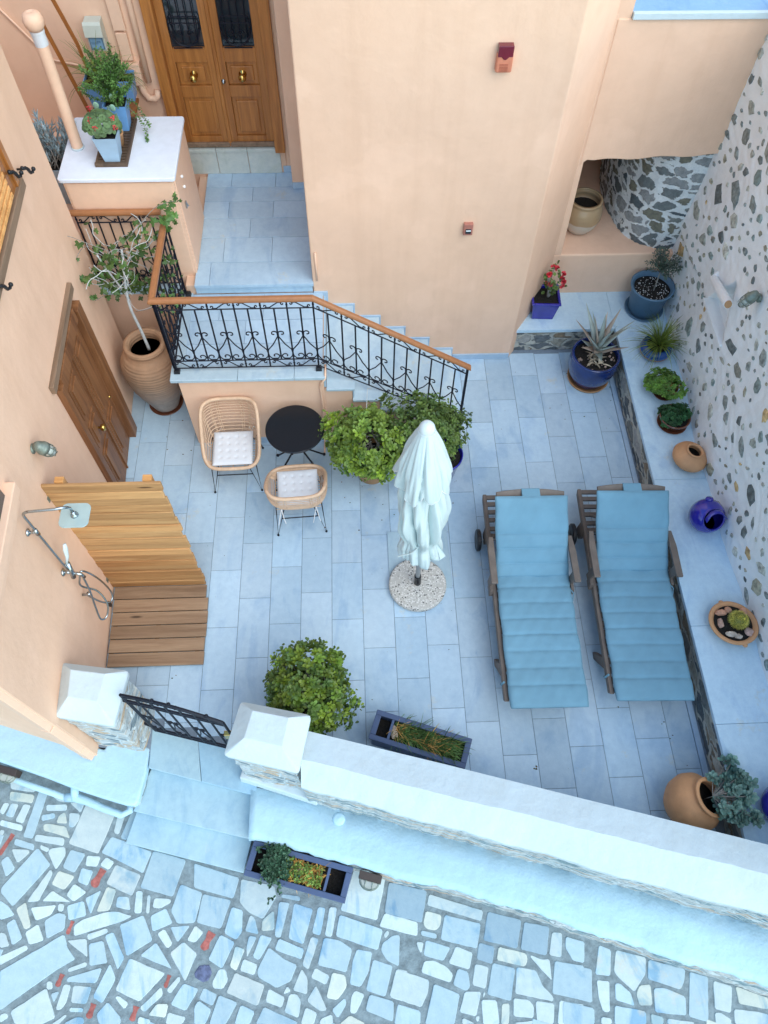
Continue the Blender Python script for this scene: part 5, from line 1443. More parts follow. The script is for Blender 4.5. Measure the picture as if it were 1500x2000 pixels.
        a = nn * (mm + 1); fs.append(tuple(range(a + mm, a - 1, -1)) + tuple(range(m + a, m + a + mm + 1)))
        mb.add(vs, fs)
    seams = [-.07] + [.13 + .155 * k for k in range(7)] + [1.215]
    g = MB(); puff(g, lambda x, s, h: Vector((x + .015, s, ZR + .035 + h)), seams, .343, .062, 1); mt = g.build('mattress', M['blue'], t, smooth=True)
    g = MB(); puff(g, lambda x, s, h: B(x + .015 * (1 - s / .8), s, .018 + h), [.0, .135, .275, .415, .765], .34, .068, 2); g.build('back_cushion', M['blue'], t, smooth=True)
    g = MB(); g.hexa([B(-.085, .74, .03), B(.085, .74, .03), B(.085, .826, .008), B(-.085, .826, .008)], [B(-.085, .75, .07), B(.085, .75, .07), B(.085, .832, .018), B(-.085, .832, .018)]); g.hexa([B(-.085, .824, .016), B(.085, .824, .016), B(.085, .72, -.03), B(-.085, .72, -.03)], [B(-.085, .834, .008), B(.085, .834, .008), B(.085, .73, -.04), B(-.085, .73, -.04)]); g.build('head_strap', M['blue'], t, bevel=.003)
    g = MB()
    g.tube([(-.355, .17, ZR + .05), (-.372, .165, ZR + .0), (-.368, .18, ZR - .04)], .012, 4)
    g.tube([(.35, 1.06, ZR + .06), (.385, 1.0, ZR + .05), (.37, .93, ZR + .03)], .006, 5)
    g.build('strap', M['blue'], mt)
    return t
l1 = make_lounger('wooden sun lounger with blue cushion, nearer the parasol', 'sun loungers with blue cushions')
l1.location = (3.075, 1.81, 0)
l2 = copy_tree(l1); l2['label'] = 'wooden sun lounger with blue cushion, standing against the stone bench'
l2.location = (4.005, 1.84, 0)
l1.rotation_euler = (0, 0, R(-.6)); l2.rotation_euler = (0, 0, R(-1.6))
# bench-side lounger sits a touch higher on its prop: same build

# ---- outdoor shower
ss = thing('shower_screen', 'horizontal pine board privacy screen beside the outdoor shower', 'screen', (-.47, 3.17, 0))
rs_ = random.Random(8)
nb = 17; hgt = 1.86 / nb
for k in range(nb):
    g = MB(); z0 = .03 + k * hgt
    x0, x1 = -.945 + rs_.uniform(-.003, .003), -.022 - .012 * (k % 3 == 0) + rs_.uniform(-.006, .006)
    t_ = rs_.uniform(.70, 1.15); w_ = rs_.uniform(-.07, .07)
    g.box(x0, x1, 3.152 + rs_.uniform(-.006, .006), 3.178, z0 + .002, z0 + hgt - .002, (t_ * (1 + w_), t_, t_ * (1 - w_)))
    g.build('screen_board', M['pine'], ss, bevel=.008)
for x in (-.80, -.13):
    g = MB(); g.box(x - .035, x + .035, 3.179, 3.23, 0, 1.90, (1.1, 1.0, .85)); g.build('screen_post', M['pine'], ss, bevel=.003)
g = MB()
for z in (1.72, .22): g.box(-.955, -.925, 3.12, 3.155, z - .03, z + .03)
g.build('wall_bracket', M['bronze'], ss, bevel=.003)
dk = thing('shower_deck', 'slatted wooden deck under the outdoor shower', 'deck', (-.45, 2.75, 0))
g = MB()
for x in (-.86, -.45, -.06): g.box(x - .02, x + .02, 2.36, 3.13, .0, .02, (.5, .5, .5))
g.build('deck_joist', M['deck'], dk)
wdt = (3.148 - 2.335) / 6
for k in range(6):
    y0 = 2.335 + k * wdt
    g = MB(); t_ = rs_.uniform(.8, 1.1)
    xl = wallx(y0) + .012
    g.box(xl + rs_.uniform(0, .006), .012 - .03 * (k == 5) + rs_.uniform(-.008, .008), y0 + .004, y0 + wdt - .006, .02, .045, (t_, t_, t_ * 1.05)); g.build('deck_board', M['deck'], dk, bevel=.003)
sw = thing('outdoor_shower', 'chrome shower column with square rain head and loose hose on the peach wall', 'shower', (-.9, 2.72, 1.2))
def S(y, z, o): return Vector((wallx(y) + o, y, z))
g = MB(); g.tube([S(2.72, 1.28, .065), S(2.705, 1.45, .065), S(2.70, 2.20, .065)] + qbez(S(2.70, 2.20, .065), S(2.70, 2.27, .065), S(2.70, 2.275, .13), 6)[1:] + qbez(S(2.715, 2.275, .30), S(2.73, 2.28, .375), S(2.765, 2.20, .372), 6) + [Vector((-.542, 2.77, 2.13))], .0105, 10); g.build('riser_pipe', M['steel'], sw, smooth=True)
g = MB(); c = Vector((-.542, 2.77, 2.10))
P = rrect(c.x - .105, c.x + .105, c.y - .10, c.y + .10, .045)
hd = MB(); hd.prism(P, 2.082, 2.094); h_ = hd.build('rain_head', M['headplate'], sw, bevel=.003)
g = MB(); g.lathe([(.03, 2.094), (.026, 2.105), (.014, 2.115), (.014, 2.14)], 16, (c.x, c.y, 0)); g.build('head_joint', M['steel'], h_, smooth=True)
g = MB(); q = S(2.70, 1.98, 0)
g.tube([q, q + Vector((.075, 0, 0))], .012, 10); g.lathe([(.03, 0), (.03, .006), (.014, .02)], 16, q, M=Matrix.Rotation(R(90), 3, 'Y')); g.tube([q + Vector((.065, 0, -.03)), q + Vector((.065, 0, .04))], .017, 10); g.build('wall_bracket', M['steel'], sw, smooth=True)
g = MB(); q = S(2.72, 1.27, 0)
g.tube([q, q + Vector((.07, 0, 0))], .016, 10); g.lathe([(.034, 0), (.034, .008), (.018, .02)], 16, q, M=Matrix.Rotation(R(90), 3, 'Y')); g.tube([q + Vector((.07, -.02, -.06)), q + Vector((.07, .0, 0)), q + Vector((.075, .02, .12))], .02, 12)
g.tube([q + Vector((.07, .0, -.02)), q + Vector((.13, .0, -.04)), q + Vector((.14, 0, -.1))], .015, 10); g.build('mixer', M['steel'], sw, smooth=True)
g = MB(); q = S(2.73, 1.40, .075)
g.tube([q, q + Vector((.02, .03, .06)), q + Vector((.03, .055, .14)), q + Vector((.04, .07, .2))], [.012, .016, .024, .014], 10, flat=.6); g.build('hand_shower', M['cap'], sw, smooth=True)
g = MB(); q = S(2.74, 1.2, .07)
hp = [S(2.73, 1.15, .12), S(2.68, 1.0, .13), S(2.62, .80, .12), S(2.56, .66, .13), S(2.60, .63, .17), S(2.68, .72, .19), S(2.74, .85, .14), S(2.73, .98, .05), S(2.76, 1.06, .06), S(2.80, 1.12, .09), S(2.82, 1.0, .14), S(2.85, .75, .16), S(2.84, .56, .17), S(2.78, .52, .15), S(2.74, .62, .1), S(2.72, .8, .05)]
def cr(p, n=6):
    o = []
    for i in range(len(p) - 1):
        p0, p1, p2, p3 = [p[max(0, min(len(p) - 1, i + k))] for k in (-1, 0, 1, 2)]
        for j in range(n):
            t_ = j / n
            o.append(0.5 * ((2 * p1) + (-p0 + p2) * t_ + (2 * p0 - 5 * p1 + 4 * p2 - p3) * t_ ** 2 + (-p0 + 3 * p1 - 3 * p2 + p3) * t_ ** 3))
    return o + [p[-1]]
g.tube(cr(hp), .0085, 7); g.build('shower_hose', M['steel'], sw, smooth=True)
g = MB(); q = S(2.73, .80, 0); g.tube([q, q + Vector((.05, 0, 0)), q + Vector((.07, .02, .01))], .012, 8); g.tube([q + Vector((.06, .0, -.02)), q + Vector((.06, 0, .03))], .018, 8); g.build('hose_outlet', M['steel'], sw, smooth=True)
g = MB(); g.box(wallx(2.93), wallx(2.93) + .02, 2.92, 2.95, .08, .15); tag(g.build('wall_clip', M['black']), 'small black clip low on the wall at the foot of the shower screen', 'clip')
# ================================================================ PLANTS AND POTS
def leaf(mb, b, d, up, L, W, tint, fold=.25, tipw=.55):
    d = d.normalized(); s = d.cross(up)
    if s.length < 1e-4: s = d.orthogonal()
    s.normalize(); n = s.cross(d)
    p0 = b; p3 = b + d * L
    a1, a2 = b + d * L * .35 + s * W * .42 + n * W * fold, b + d * L * .75 + s * W * tipw + n * W * fold * .8
    b1, b2 = b + d * L * .35 - s * W * .42 + n * W * fold, b + d * L * .75 - s * W * tipw + n * W * fold * .8
    mb.add([p0, a1, a2, p3, b2, b1], [(0, 1, 2, 3), (0, 3, 4, 5)], tint)
def rosette(mb, c, n, size, r, tint, k=6):
    n = n.normalized(); u = n.orthogonal().normalized(); v = n.cross(u); ph = r.uniform(0, 6.28)
    for ringi, (m, el, sz) in enumerate(((k, .35, 1.0), (max(3, k - 2), .95, .72))):
        for i in range(m):
            a = ph + ringi * .5 + 2 * math.pi * i / m + r.uniform(-.2, .2)
            o = u * math.cos(a) + v * math.sin(a)
            e = el + r.uniform(-.2, .2)
            d = o * math.cos(e) + n * math.sin(e)
            kk = r.uniform(.82, 1.18) * (1.12 if ringi else 1)
            leaf(mb, c + d * size * .12, d, n, size * sz * r.uniform(.85, 1.1), size * .52 * sz, vmul(tint, (kk, kk, kk)), .12)
def sphere_dir(r, zmin=-1):
    while True:
        v = Vector((r.gauss(0, 1), r.gauss(0, 1), r.gauss(0, 1)))
        if v.length > .1:
            v.normalize()
            if v.z >= zmin: return v
def blade(mb, b, d, L, W, droop, tint, n=6, twist=0):
    d = Vector(d).normalized(); s = d.cross(Vector((0, 0, 1)))
    if s.length < .05: s = Vector((1, 0, 0))
    s.normalize()
    vs = []; p = Vector(b); dd = d.copy()
    for i in range(n + 1):
        u = i / n; w = W * (1 - u) ** .6 * (.55 + .45 * min(1, u * 4)) if i < n else .0006
        lift = dd.cross(s) * w * .25
        vs += [p - s * w + lift * -1, p + s * w + lift * -1]
        p = p + dd * (L / n); dd = (dd + Vector((0, 0, -droop / n * (1 + u)))).normalized()
    mb.add(vs, [(2 * i, 2 * i + 1, 2 * i + 3, 2 * i + 2) for i in range(n)], tint)
def pot_round(root, prof, m, soil_z, soil_r, n=36, name='pot', c=None, wall=.012, smooth=True):
    c = c if c is not None else Vector(root.location)
    full = [(1e-4, prof[0][1])] + list(prof) + [(max(.005, r_ - wall), z) for r_, z in prof[::-1] if z > soil_z + .004] + [(soil_r + .004 if soil_r else .05, soil_z - .012), (1e-4, soil_z - .02)]
    g = MB(); g.lathe(full, n, c); g.build(name, m, root, smooth=smooth)
    if soil_r:
        g = MB(); rr = random.Random(int(soil_r * 1e4))
        g.lathe([(1e-4, soil_z + .004), (soil_r * .4, soil_z + .003), (soil_r * .8, soil_z - .001), (soil_r, soil_z - .004)][::-1], 24, c); g.build('soil', M['soil'], root)
def pot_square(root, wb, wt, h, m, soil=True, c=None, rot=0, name='pot', lip=.0, th=.006, depth=.03):
    c = c if c is not None else Vector(root.location); RM = Matrix.Rotation(rot, 3, 'Z')
    def ring(w, z): return [c + RM @ Vector((sx * w, sy * w, z)) for sx, sy in ((-1, -1), (1, -1), (1, 1), (-1, 1))]
    rings = [ring(wb, 0), ring(wt - lip, h - (.02 if lip else 0))] + ([ring(wt, h - .02)] if lip else []) + [ring(wt, h), ring(wt - th - lip, h), ring(wt - th - lip - .004, h - depth - .01)]
    g = MB(); n = 4; vs = [p for r_ in rings for p in r_]; K = len(rings)
    fs = [(3, 2, 1, 0)] + [(i * n + k, i * n + (k + 1) % n, (i + 1) * n + (k + 1) % n, (i + 1) * n + k) for i in range(K - 1) for k in range(n)] + [tuple(range((K - 1) * n, K * n))]
    g.add(vs, fs); g.build(name, m, root, bevel=.004)
    if soil:
        g = MB(); w = wt - th - lip - .002; g.add([c + RM @ Vector((sx * w, sy * w, h - depth)) for sx, sy in ((-1, -1), (1, -1), (1, 1), (-1, 1))], [(0, 1, 2, 3)]); g.build('soil', M['soil'], root)

# ---- two big jade-like shrubs by the stairs
def shrub(name, label, base, cc, rad, nros, lsize, mat, seed, hole=None, pot=None, tones=((1, 1, 1),), limbs=7, group=None, zmin=-.75, soft=.0):
    r = random.Random(seed)
    t = thing(name, label, 'potted shrub', base, group)
    cc = Vector(cc); rad = Vector(rad)
    if pot: pot(t)
    ends = []
    g = MB(); b = Vector(base) + Vector((0, 0, .25))
    for k in range(limbs):
        d = sphere_dir(r, -.1); e = cc + Vector((d.x * rad.x, d.y * rad.y, d.z * rad.z)) * .72
        m_ = b.lerp(e, .5) + Vector((r.uniform(-.05, .05), r.uniform(-.05, .05), -.05))
        q = qbez(b + Vector((r.uniform(-.03, .03), r.uniform(-.03, .03), 0)), m_, e, 6)
        g.tube(q, [.022 - .0024 * i for i in range(7)], 6); ends.append(e)
        for _ in range(5):
            d2 = sphere_dir(r, -.3); s0 = q[r.choice((3, 4, 5))]
            e2 = cc + Vector((d2.x * rad.x, d2.y * rad.y, d2.z * rad.z)) * .85
            e2 = s0.lerp(e2, .5); g.tube([s0, s0.lerp(e2, .5) + Vector((0, 0, .02)), e2], [.009, .007, .004], 5)
    g.build('branches', M['bark'], t, smooth=True)
    lobes = [(sphere_dir(r), r.uniform(.10, .28)) for _ in range(14)]
    g = MB(); cnt = 0; tries = 0
    while cnt < nros and tries < nros * 8:
        tries += 1
        d = sphere_dir(r, zmin)
        bump = sum(a * max(0, d.dot(l)) ** 9 for l, a in lobes)
        rr = (.76 + bump + r.uniform(-.18, .10)) if r.random() < .8 else r.uniform(.45, .8)
        if r.random() < .05: rr += .12
        p = cc + Vector((d.x * rad.x, d.y * rad.y, d.z * rad.z)) * rr
        if hole and any((Vector((p.x, p.y)) - Vector((h[0] + (p.z - h[3]) * h[4], h[1] + (p.z - h[3]) * h[5]))).length < h[2] and p.z > cc.z - .2 for h in hole): continue
        if p.z < .06: continue
        n = Vector((d.x / rad.x, d.y / rad.y, d.z / rad.z)).normalized() + Vector((0, 0, .45)) + sphere_dir(r) * .35
        tn = r.choice(tones); kk = r.uniform(.78, 1.15)
        rosette(g, p, n, lsize * r.uniform(.6, 1.15), r, vmul(tn, (kk, kk, kk)), r.choice((4, 5, 6, 7)))
        for _ in range(3): leaf(g, p + sphere_dir(r) * lsize, sphere_dir(r), Vector((0, 0, 1)), lsize * .8, lsize * .42, vmul(tn, (kk * .9, kk * .9, kk)), .12)
        cnt += 1
    g.build('foliage', mat, t)
    return t
def pot_dark(t): 
    c = Vector(t.location); pot_round(t, [(.14, .0), (.15, .01), (.20, .30), (.215, .31), (.215, .34)], M['terra'], .30, .19, c=c)
tonesA = ((1, 1, 1), (1.25, 1.2, .9), (.85, .95, 1), (1.5, 1.4, .8), (1.1, 1.05, 1))
shrub('jade_shrub', 'bright green jade shrub with an open middle, left of the parasol', (1.63, 4.42, 0), (1.575, 4.43, .56), (.38, .37, .34), 400, .060, M['jade'], 5,
      hole=[(1.64, 4.32, .115, .7, 0, -.55)], pot=pot_dark, tones=tonesA)
def pot_cob(t): pot_round(t, [(.14, .0), (.15, .01), (.20, .33), (.215, .34), (.215, .37)], M['cobalt'], .33, .19, c=Vector(t.location) + Vector((.06, -.10, 0)))
shrub('jade_shrub', 'darker green jade shrub behind the parasol at the foot of the stair railing', (2.30, 4.50, 0), (2.20, 4.49, .62), (.40, .37, .32), 580, .050, M['jaded'], 6, pot=pot_cob, tones=((1, 1, 1), (1.3, 1.25, 1), (.8, .9, 1), (1.15, 1.15, 1.1)))
def pot_n(t): pot_round(t, [(.13, .0), (.17, .25), (.18, .27)], M['navy'], .24, .16)
shrub('round_shrub', 'round dense green shrub behind the right gate pillar', (1.06, 1.87, 0), (1.01, 1.90, .58), (.375, .32, .33), 620, .050, M['jaded'], 12, pot=pot_n, tones=((1.2, 1.25, .7), (.9, .95, .9), (1.35, 1.2, .6), (.75, .85, .9), (1.7, 1.55, .6), (1.1, 1.0, .6)))
g = MB(); g.tube([(1.64, 4.94, 1.06 - .28), (1.60, 4.80, .95), (1.585, 4.62, .83)], .0035, 5); tag(g.build('twine', M['palebark']), 'pale twine tied from the stair railing down to the open jade shrub', 'twine')

# ---- amphora with ivy
am = thing('amphora', 'tall ribbed terracotta amphora with a climbing ivy on a bare pale stem', 'amphora', (-.68, 5.42, 0))
c = Vector((-.66, 5.43, 0))
prof = [(.145, .02), (.155, .05), (.185, .14), (.24, .28), (.285, .42), (.308, .54), (.315, .65), (.302, .76), (.262, .84), (.21, .89), (.182, .91), (.18, .925), (.205, .94), (.216, .96), (.21, .985), (.185, .995)]
prof2 = []
for i, (r_, z) in enumerate(prof[:-1]):
    r2_, z2 = prof[i + 1]
    for k in range(6):
        u = k / 6; zz = z + (z2 - z) * u; prof2.append((r_ + (r2_ - r_) * u + (.002 * math.sin(zz * 2 * math.pi / .030) if .1 < zz < .86 else 0), zz))
prof2.append(prof[-1])
full = [(1e-4, .02)] + prof2 + [(.167, .985), (.157, .96), (.152, .91), (.17, .87), (1e-4, .85)]
g = MB(); g.lathe(full, 56, c); g.build('jar', M['amphora'], am, smooth=True)
g = MB(); g.lathe([(1e-4, .874), (.165, .874)], 24, c); g.build('soil', M['soil'], am)
g = MB(); g.lathe([(1e-4, .0), (.18, .0), (.19, .02), (.182, .022), (.17, .012), (1e-4, .011)], 36, c); g.build('saucer', M['brownglaze'], am, smooth=True)
r = random.Random(31)
g = MB()
st_ = cr([Vector((-.63, 5.43, .88)), Vector((-.655, 5.46, 1.15)), Vector((-.69, 5.50, 1.4)), Vector((-.68, 5.55, 1.62)), Vector((-.64, 5.6, 1.85)), Vector((-.62, 5.62, 2.0))], 5)
g.tube(st_, [.017 - .0003 * i for i in range(len(st_))], 8)
g.tube(cr([Vector((-.68, 5.52, 1.5)), Vector((-.73, 5.55, 1.62)), Vector((-.80, 5.6, 1.75)), Vector((-.86, 5.62, 1.95))]), .009, 6)
tips = []
for k in range(24):
    b = st_[r.randrange(len(st_) // 2, len(st_))] + Vector((r.uniform(-.08, .08), 0, 0))
    a = r.uniform(0, 6.28); cen = Vector((-.68, 5.68, 1.95))
    p = [b]; q = b.copy(); d = Vector((math.cos(a), math.sin(a) * .6, r.uniform(-.3, .8))).normalized()
    for j in range(6):
        d = (d + sphere_dir(r) * .55 + (cen - q) * .5).normalized(); q = q + d * r.uniform(.05, .09); p.append(q.copy())
    g.tube(cr(p, 4), r.uniform(.002, .0042), 5); tips += p[1:]
g.build('stem', M['palebark'], am, smooth=True)
g = MB(); sp_p = []
for p in ([(-.72, 5.6, 2.0), (-.9, 5.6, 2.1), (-1.02, 5.62, 2.15), (-1.1, 5.6, 2.2)], [(-.6, 5.62, 2.05), (-.42, 5.7, 2.2), (-.27, 5.8, 2.3), (-.12, 5.75, 2.4), (-.04, 5.7, 2.45)], [(-.72, 5.55, 1.75), (-.85, 5.5, 1.6), (-1.0, 5.5, 1.5)], [(-.65, 5.5, 1.35), (-.52, 5.42, 1.45), (-.42, 5.4, 1.5), (-.36, 5.42, 1.46)], [(-.70, 5.6, 1.9), (-.95, 5.7, 1.98), (-1.06, 5.6, 1.92)]):
    q = cr([Vector(v) for v in p], 5); g.tube(q, .0028, 5); sp_p.append(q)
g.build('runner', M['bark'], am, smooth=True)
def ivyleaf(mb, p, n, up, s, tint):
    n = n.normalized(); u = up - n * up.dot(n)
    if u.length < .01: u = n.orthogonal()
    u.normalize(); v = n.cross(u)
    sh = [(0, -.1), (.35, -.35), (.62, -.12), (.42, .12), (.55, .42), (.25, .42), (0, .85), (-.25, .42), (-.55, .42), (-.42, .12), (-.62, -.12), (-.35, -.35)]
    vs = [p + n * .08 * s] + [p + v * x * s + u * y * s - n * (abs(x) * .25 * s) for x, y in sh]
    m = len(sh); mb.add(vs, [(0, 1 + i, 1 + (i + 1) % m) for i in range(m)], tint)
g = MB()
for k in range(95):
    p = r.choice(tips) + sphere_dir(r) * r.uniform(.0, .10)
    kk = r.uniform(.6, 1.7); ivyleaf(g, p, sphere_dir(r, .0) + Vector((.1, -.5, .6)), sphere_dir(r), r.uniform(.042, .078), (kk * r.uniform(.9, 1.3), kk, kk * .9))
for k in range(90):
    p = Vector((r.uniform(-1.10, -.36), r.uniform(5.85, 6.08), r.uniform(1.12, 1.42)))
    kk = r.uniform(.5, 1.5); ivyleaf(g, p, sphere_dir(r, .0) + Vector((0, -.4, .6)), sphere_dir(r), r.uniform(.04, .07), (kk * 1.1, kk, kk * .8))
for q in sp_p:
    for k in range(4):
        p = q[-1 - k // 2] + sphere_dir(r) * .035; kk = r.uniform(.7, 1.5); ivyleaf(g, p, sphere_dir(r, .1) + Vector((.2, -.4, .6)), sphere_dir(r), r.uniform(.03, .05), (kk, kk, kk))
for k in range(26):
    p = Vector((-.22 + r.uniform(-.07, .09), 5.95 + r.uniform(-.12, .12), 2.1 + r.uniform(-.08, .14))); kk = r.uniform(.8, 2.2); ivyleaf(g, p, sphere_dir(r, .1) + Vector((.2, -.4, .6)), sphere_dir(r), r.uniform(.04, .065), (kk, kk, kk * .8))
for k in range(26):
    p = Vector((-.26 + r.uniform(-.03, .06), r.uniform(5.2, 5.95), r.uniform(1.2, 1.9))); kk = r.uniform(.6, 1.6); ivyleaf(g, p, sphere_dir(r, .1) + Vector((.2, -.4, .6)), sphere_dir(r), r.uniform(.03, .045), (kk, kk, kk))
g.build('ivy_leaves', M['ivy'], am)

# ---- pots on the bench and floor
BZ = .361
# square cobalt pot with red flowers
p1_ = thing('flower_pot', 'square cobalt blue pot with red flowering plant beside the tower corner', 'potted plant', (3.665, 6.37, BZ))
c = Vector(p1_.location)
pot_square(p1_, .12, .165, .27, M['cobalt'], c=c, rot=R(-3), lip=.012, th=.014, depth=.035)
g = MB(); g.box(c.x - .115, c.x + .115, c.y - .115, c.y + .115, BZ + .0, BZ + .014); g.build('saucer', M['terra'], p1_, bevel=.006)
r = random.Random(41); g = MB(); f2 = MB(); f3 = MB()
sb = c + Vector((.03, 0, .22))
for k in range(6):
    e = c + Vector((r.uniform(-.1, .17), r.uniform(-.07, .10), r.uniform(.42, .62)))
    q = qbez(sb, sb.lerp(e, .5) + sphere_dir(r) * .05, e, 6); g.tube(q, [.013 - .0015 * i for i in range(7)], 6)
    for _ in range(9):
        p = q[r.choice((3, 4, 5, 6))] + sphere_dir(r) * .045; kk = r.uniform(.7, 1.6)
        leaf(f2, p, sphere_dir(r, -.2), Vector((0, 0, 1)), .06, .037, (kk * 1.1, kk, kk))
    if k < 5:
        for _ in range(2):
            pc_ = e + sphere_dir(r) * .03
            f3 = MB()
            for i in range(12): leaf(f3, pc_, sphere_dir(r), Vector((0, 0, 1)), .034, .028, TT(.8, 1.3))
            f3.build('flower', M['petal'], p1_)
g.build('stem', M['bark'], p1_, smooth=True); f2.build('leaves', M['basil'], p1_)
for o in children(p1_):
    if o.name.startswith('leaves'): o.data.materials[0] = leafmat('begonia_leaf', (.10, .18, .05))
# grey-blue pot with olive
p2_ = thing('olive_pot', 'large grey-blue plastic pot with a small olive tree in the bench corner', 'potted tree', (4.87, 6.38, BZ))
c = Vector(p2_.location)
pot_round(p2_, [(.17, .015), (.18, .02), (.225, .34), (.245, .35), (.25, .37)], M['greyblue'], .31, .215, c=c, wall=.022)
g = MB(); g.lathe([(1e-4, 0), (.21, 0), (.225, .03), (.215, .03), (.2, .012), (1e-4, .012)], 36, c); g.build('saucer', M['greyblue'], p2_, smooth=True)
r = random.Random(42); g = MB(); f2 = MB(); tp = c + Vector((.04, .05, .62))
g.tube([c + Vector((.02, -.02, .30)), c + Vector((.03, .01, .45)), tp], [.01, .008, .006], 6)
for k in range(62):
    d = sphere_dir(r, -.3); e = c + Vector((.05, .06, .62)) + Vector((d.x * .18, d.y * .17, d.z * .14)); s0 = tp + Vector((0, 0, r.uniform(-.12, .02)))
    q = qbez(s0, s0.lerp(e, .6), e, 7); g.tube(q, .002, 4)
    for i in range(1, 8):
        for sgn in (-1, 1):
            kk = r.uniform(.6, 1.7); dd = (q[min(7, i + 0)] - q[i - 1]).normalized()
            leaf(f2, q[i], dd * .6 + sphere_dir(r) * .7, Vector((0, 0, 1)), .042, .011, (kk, kk, kk), .05, .5)
g.build('stem', M['bark'], p2_, smooth=True); f2.build('foliage', M['olive'], p2_)
g = MB()
for k in range(120):
    a = r.uniform(0, 6.28); q = .2 * r.random() ** .5; p = c + Vector((q * math.cos(a), q * math.sin(a), .312)); g.ball(p, r.uniform(.003, .007), 5, 4)
g.build('perlite', M['piping'], p2_)
# navy pot with aloe
p3_ = thing('aloe_pot', 'large glossy navy pot with a grey spiky aloe on the patio floor', 'potted plant', (4.175, 5.66, 0))
c = Vector(p3_.location)
pot_round(p3_, [(.19, .03), (.20, .035), (.25, .15), (.275, .28), (.268, .37), (.262, .385), (.27, .40), (.262, .415)], M['navy'], .355, .245, n=48, c=c, wall=.022)
g = MB(); g.lathe([(1e-4, 0), (.225, 0), (.24, .035), (.228, .036), (.215, .012), (1e-4, .012)], 40, c); g.build('saucer', M['terra'], p3_, smooth=True)
r = random.Random(43); g = MB()
def aloe_leaf(mb, b, d, L, W, droop, tint, n=8):
    d = Vector(d).normalized(); s = d.cross(Vector((0, 0, 1)))
    if s.length < .05: s = Vector((1, 0, 0))
    s.normalize(); vs = []; p = Vector(b); dd = d.copy()
    for i in range(n + 1):
        u = i / n; w = W * (1 - u ** 1.3) + .0008; up = s.cross(dd).normalized()
        vs += [p - s * w + up * w * .35, p - up * w * .35, p + s * w + up * w * .35, p + up * w * .02]
        p = p + dd * (L / n); dd = (dd + Vector((0, 0, -droop / n)) + s * r.uniform(-.03, .03)).normalized()
    fs = [(4 * i + k, 4 * i + (k + 1) % 4, 4 * i + 4 + (k + 1) % 4, 4 * i + 4 + k) for i in range(n) for k in range(4)]
    mb.add(vs, fs, tint)
for k in range(20):
    a = k * 2.4; el = .35 + k * .055
    d = Vector((math.cos(a) * math.cos(el), math.sin(a) * math.cos(el), math.sin(el)))
    brown = r.random() < .3; L = r.uniform(.36, .54) if k > 4 else r.uniform(.16, .26)
    kk = r.uniform(.8, 1.25); aloe_leaf(g, c + Vector((0, .01, .42 + k * .004)) + d * .02, d, L, .042 if k > 4 else .052, r.uniform(-.25, .5), (kk * (1.25 if brown else 1), kk * (.85 if brown else 1), kk * (.75 if brown else 1)))
g.build('aloe_leaves', M['agave'], p3_, smooth=True)
g = MB()
for k in range(26):
    d = sphere_dir(r, -.1); aloe_leaf(g, c + Vector((r.uniform(-.08, .08), r.uniform(-.12, .02), .37)), d * .8, r.uniform(.08, .15), .012, 1.2, TT(.7, 1.5))
g.build('dry_leaves', simple('dry_leaf', (.42, .36, .27), .8, var=.3), p3_)
g = MB()
for k in range(30):
    a = r.uniform(0, 6.28); q = .22 * r.random() ** .5; g.ball(c + Vector((q * math.cos(a), q * math.sin(a), .36)), r.uniform(.006, .018), 6, 4, TT(.5, 1.2))
g.build('gravel', M['rock'], p3_)
# blue bowl with grass
p4_ = thing('grass_pot', 'low blue glazed bowl with arching grassy leaves on the bench', 'potted plant', (4.845, 5.70, BZ))
c = Vector(p4_.location)
pot_round(p4_, [(.10, .0), (.12, .008), (.165, .05), (.178, .09), (.165, .125), (.135, .14), (.125, .142)], M['brightblue'], .115, .12, c=c, wall=.014)
g = MB(); g.lathe([(.16, .04), (.168, .048), (.160, .055)], 36, c); g.build('clay_ring', M['terra'], p4_)
r = random.Random(44); g = MB()
for k in range(190):
    a = r.uniform(0, 6.28); el = r.uniform(.25, 1.45); kk = r.uniform(.55, 1.6)
    d = Vector((math.cos(a) * math.cos(el), math.sin(a) * math.cos(el), math.sin(el)))
    blade(g, c + Vector((.02 + d.x * .02, d.y * .02, .13)), d, r.uniform(.26, .44), r.uniform(.003, .006), r.uniform(.5, 1.7), (kk * 1.1, kk, kk * .8), 7)
g.build('grass_leaves', M['grass'], p4_)
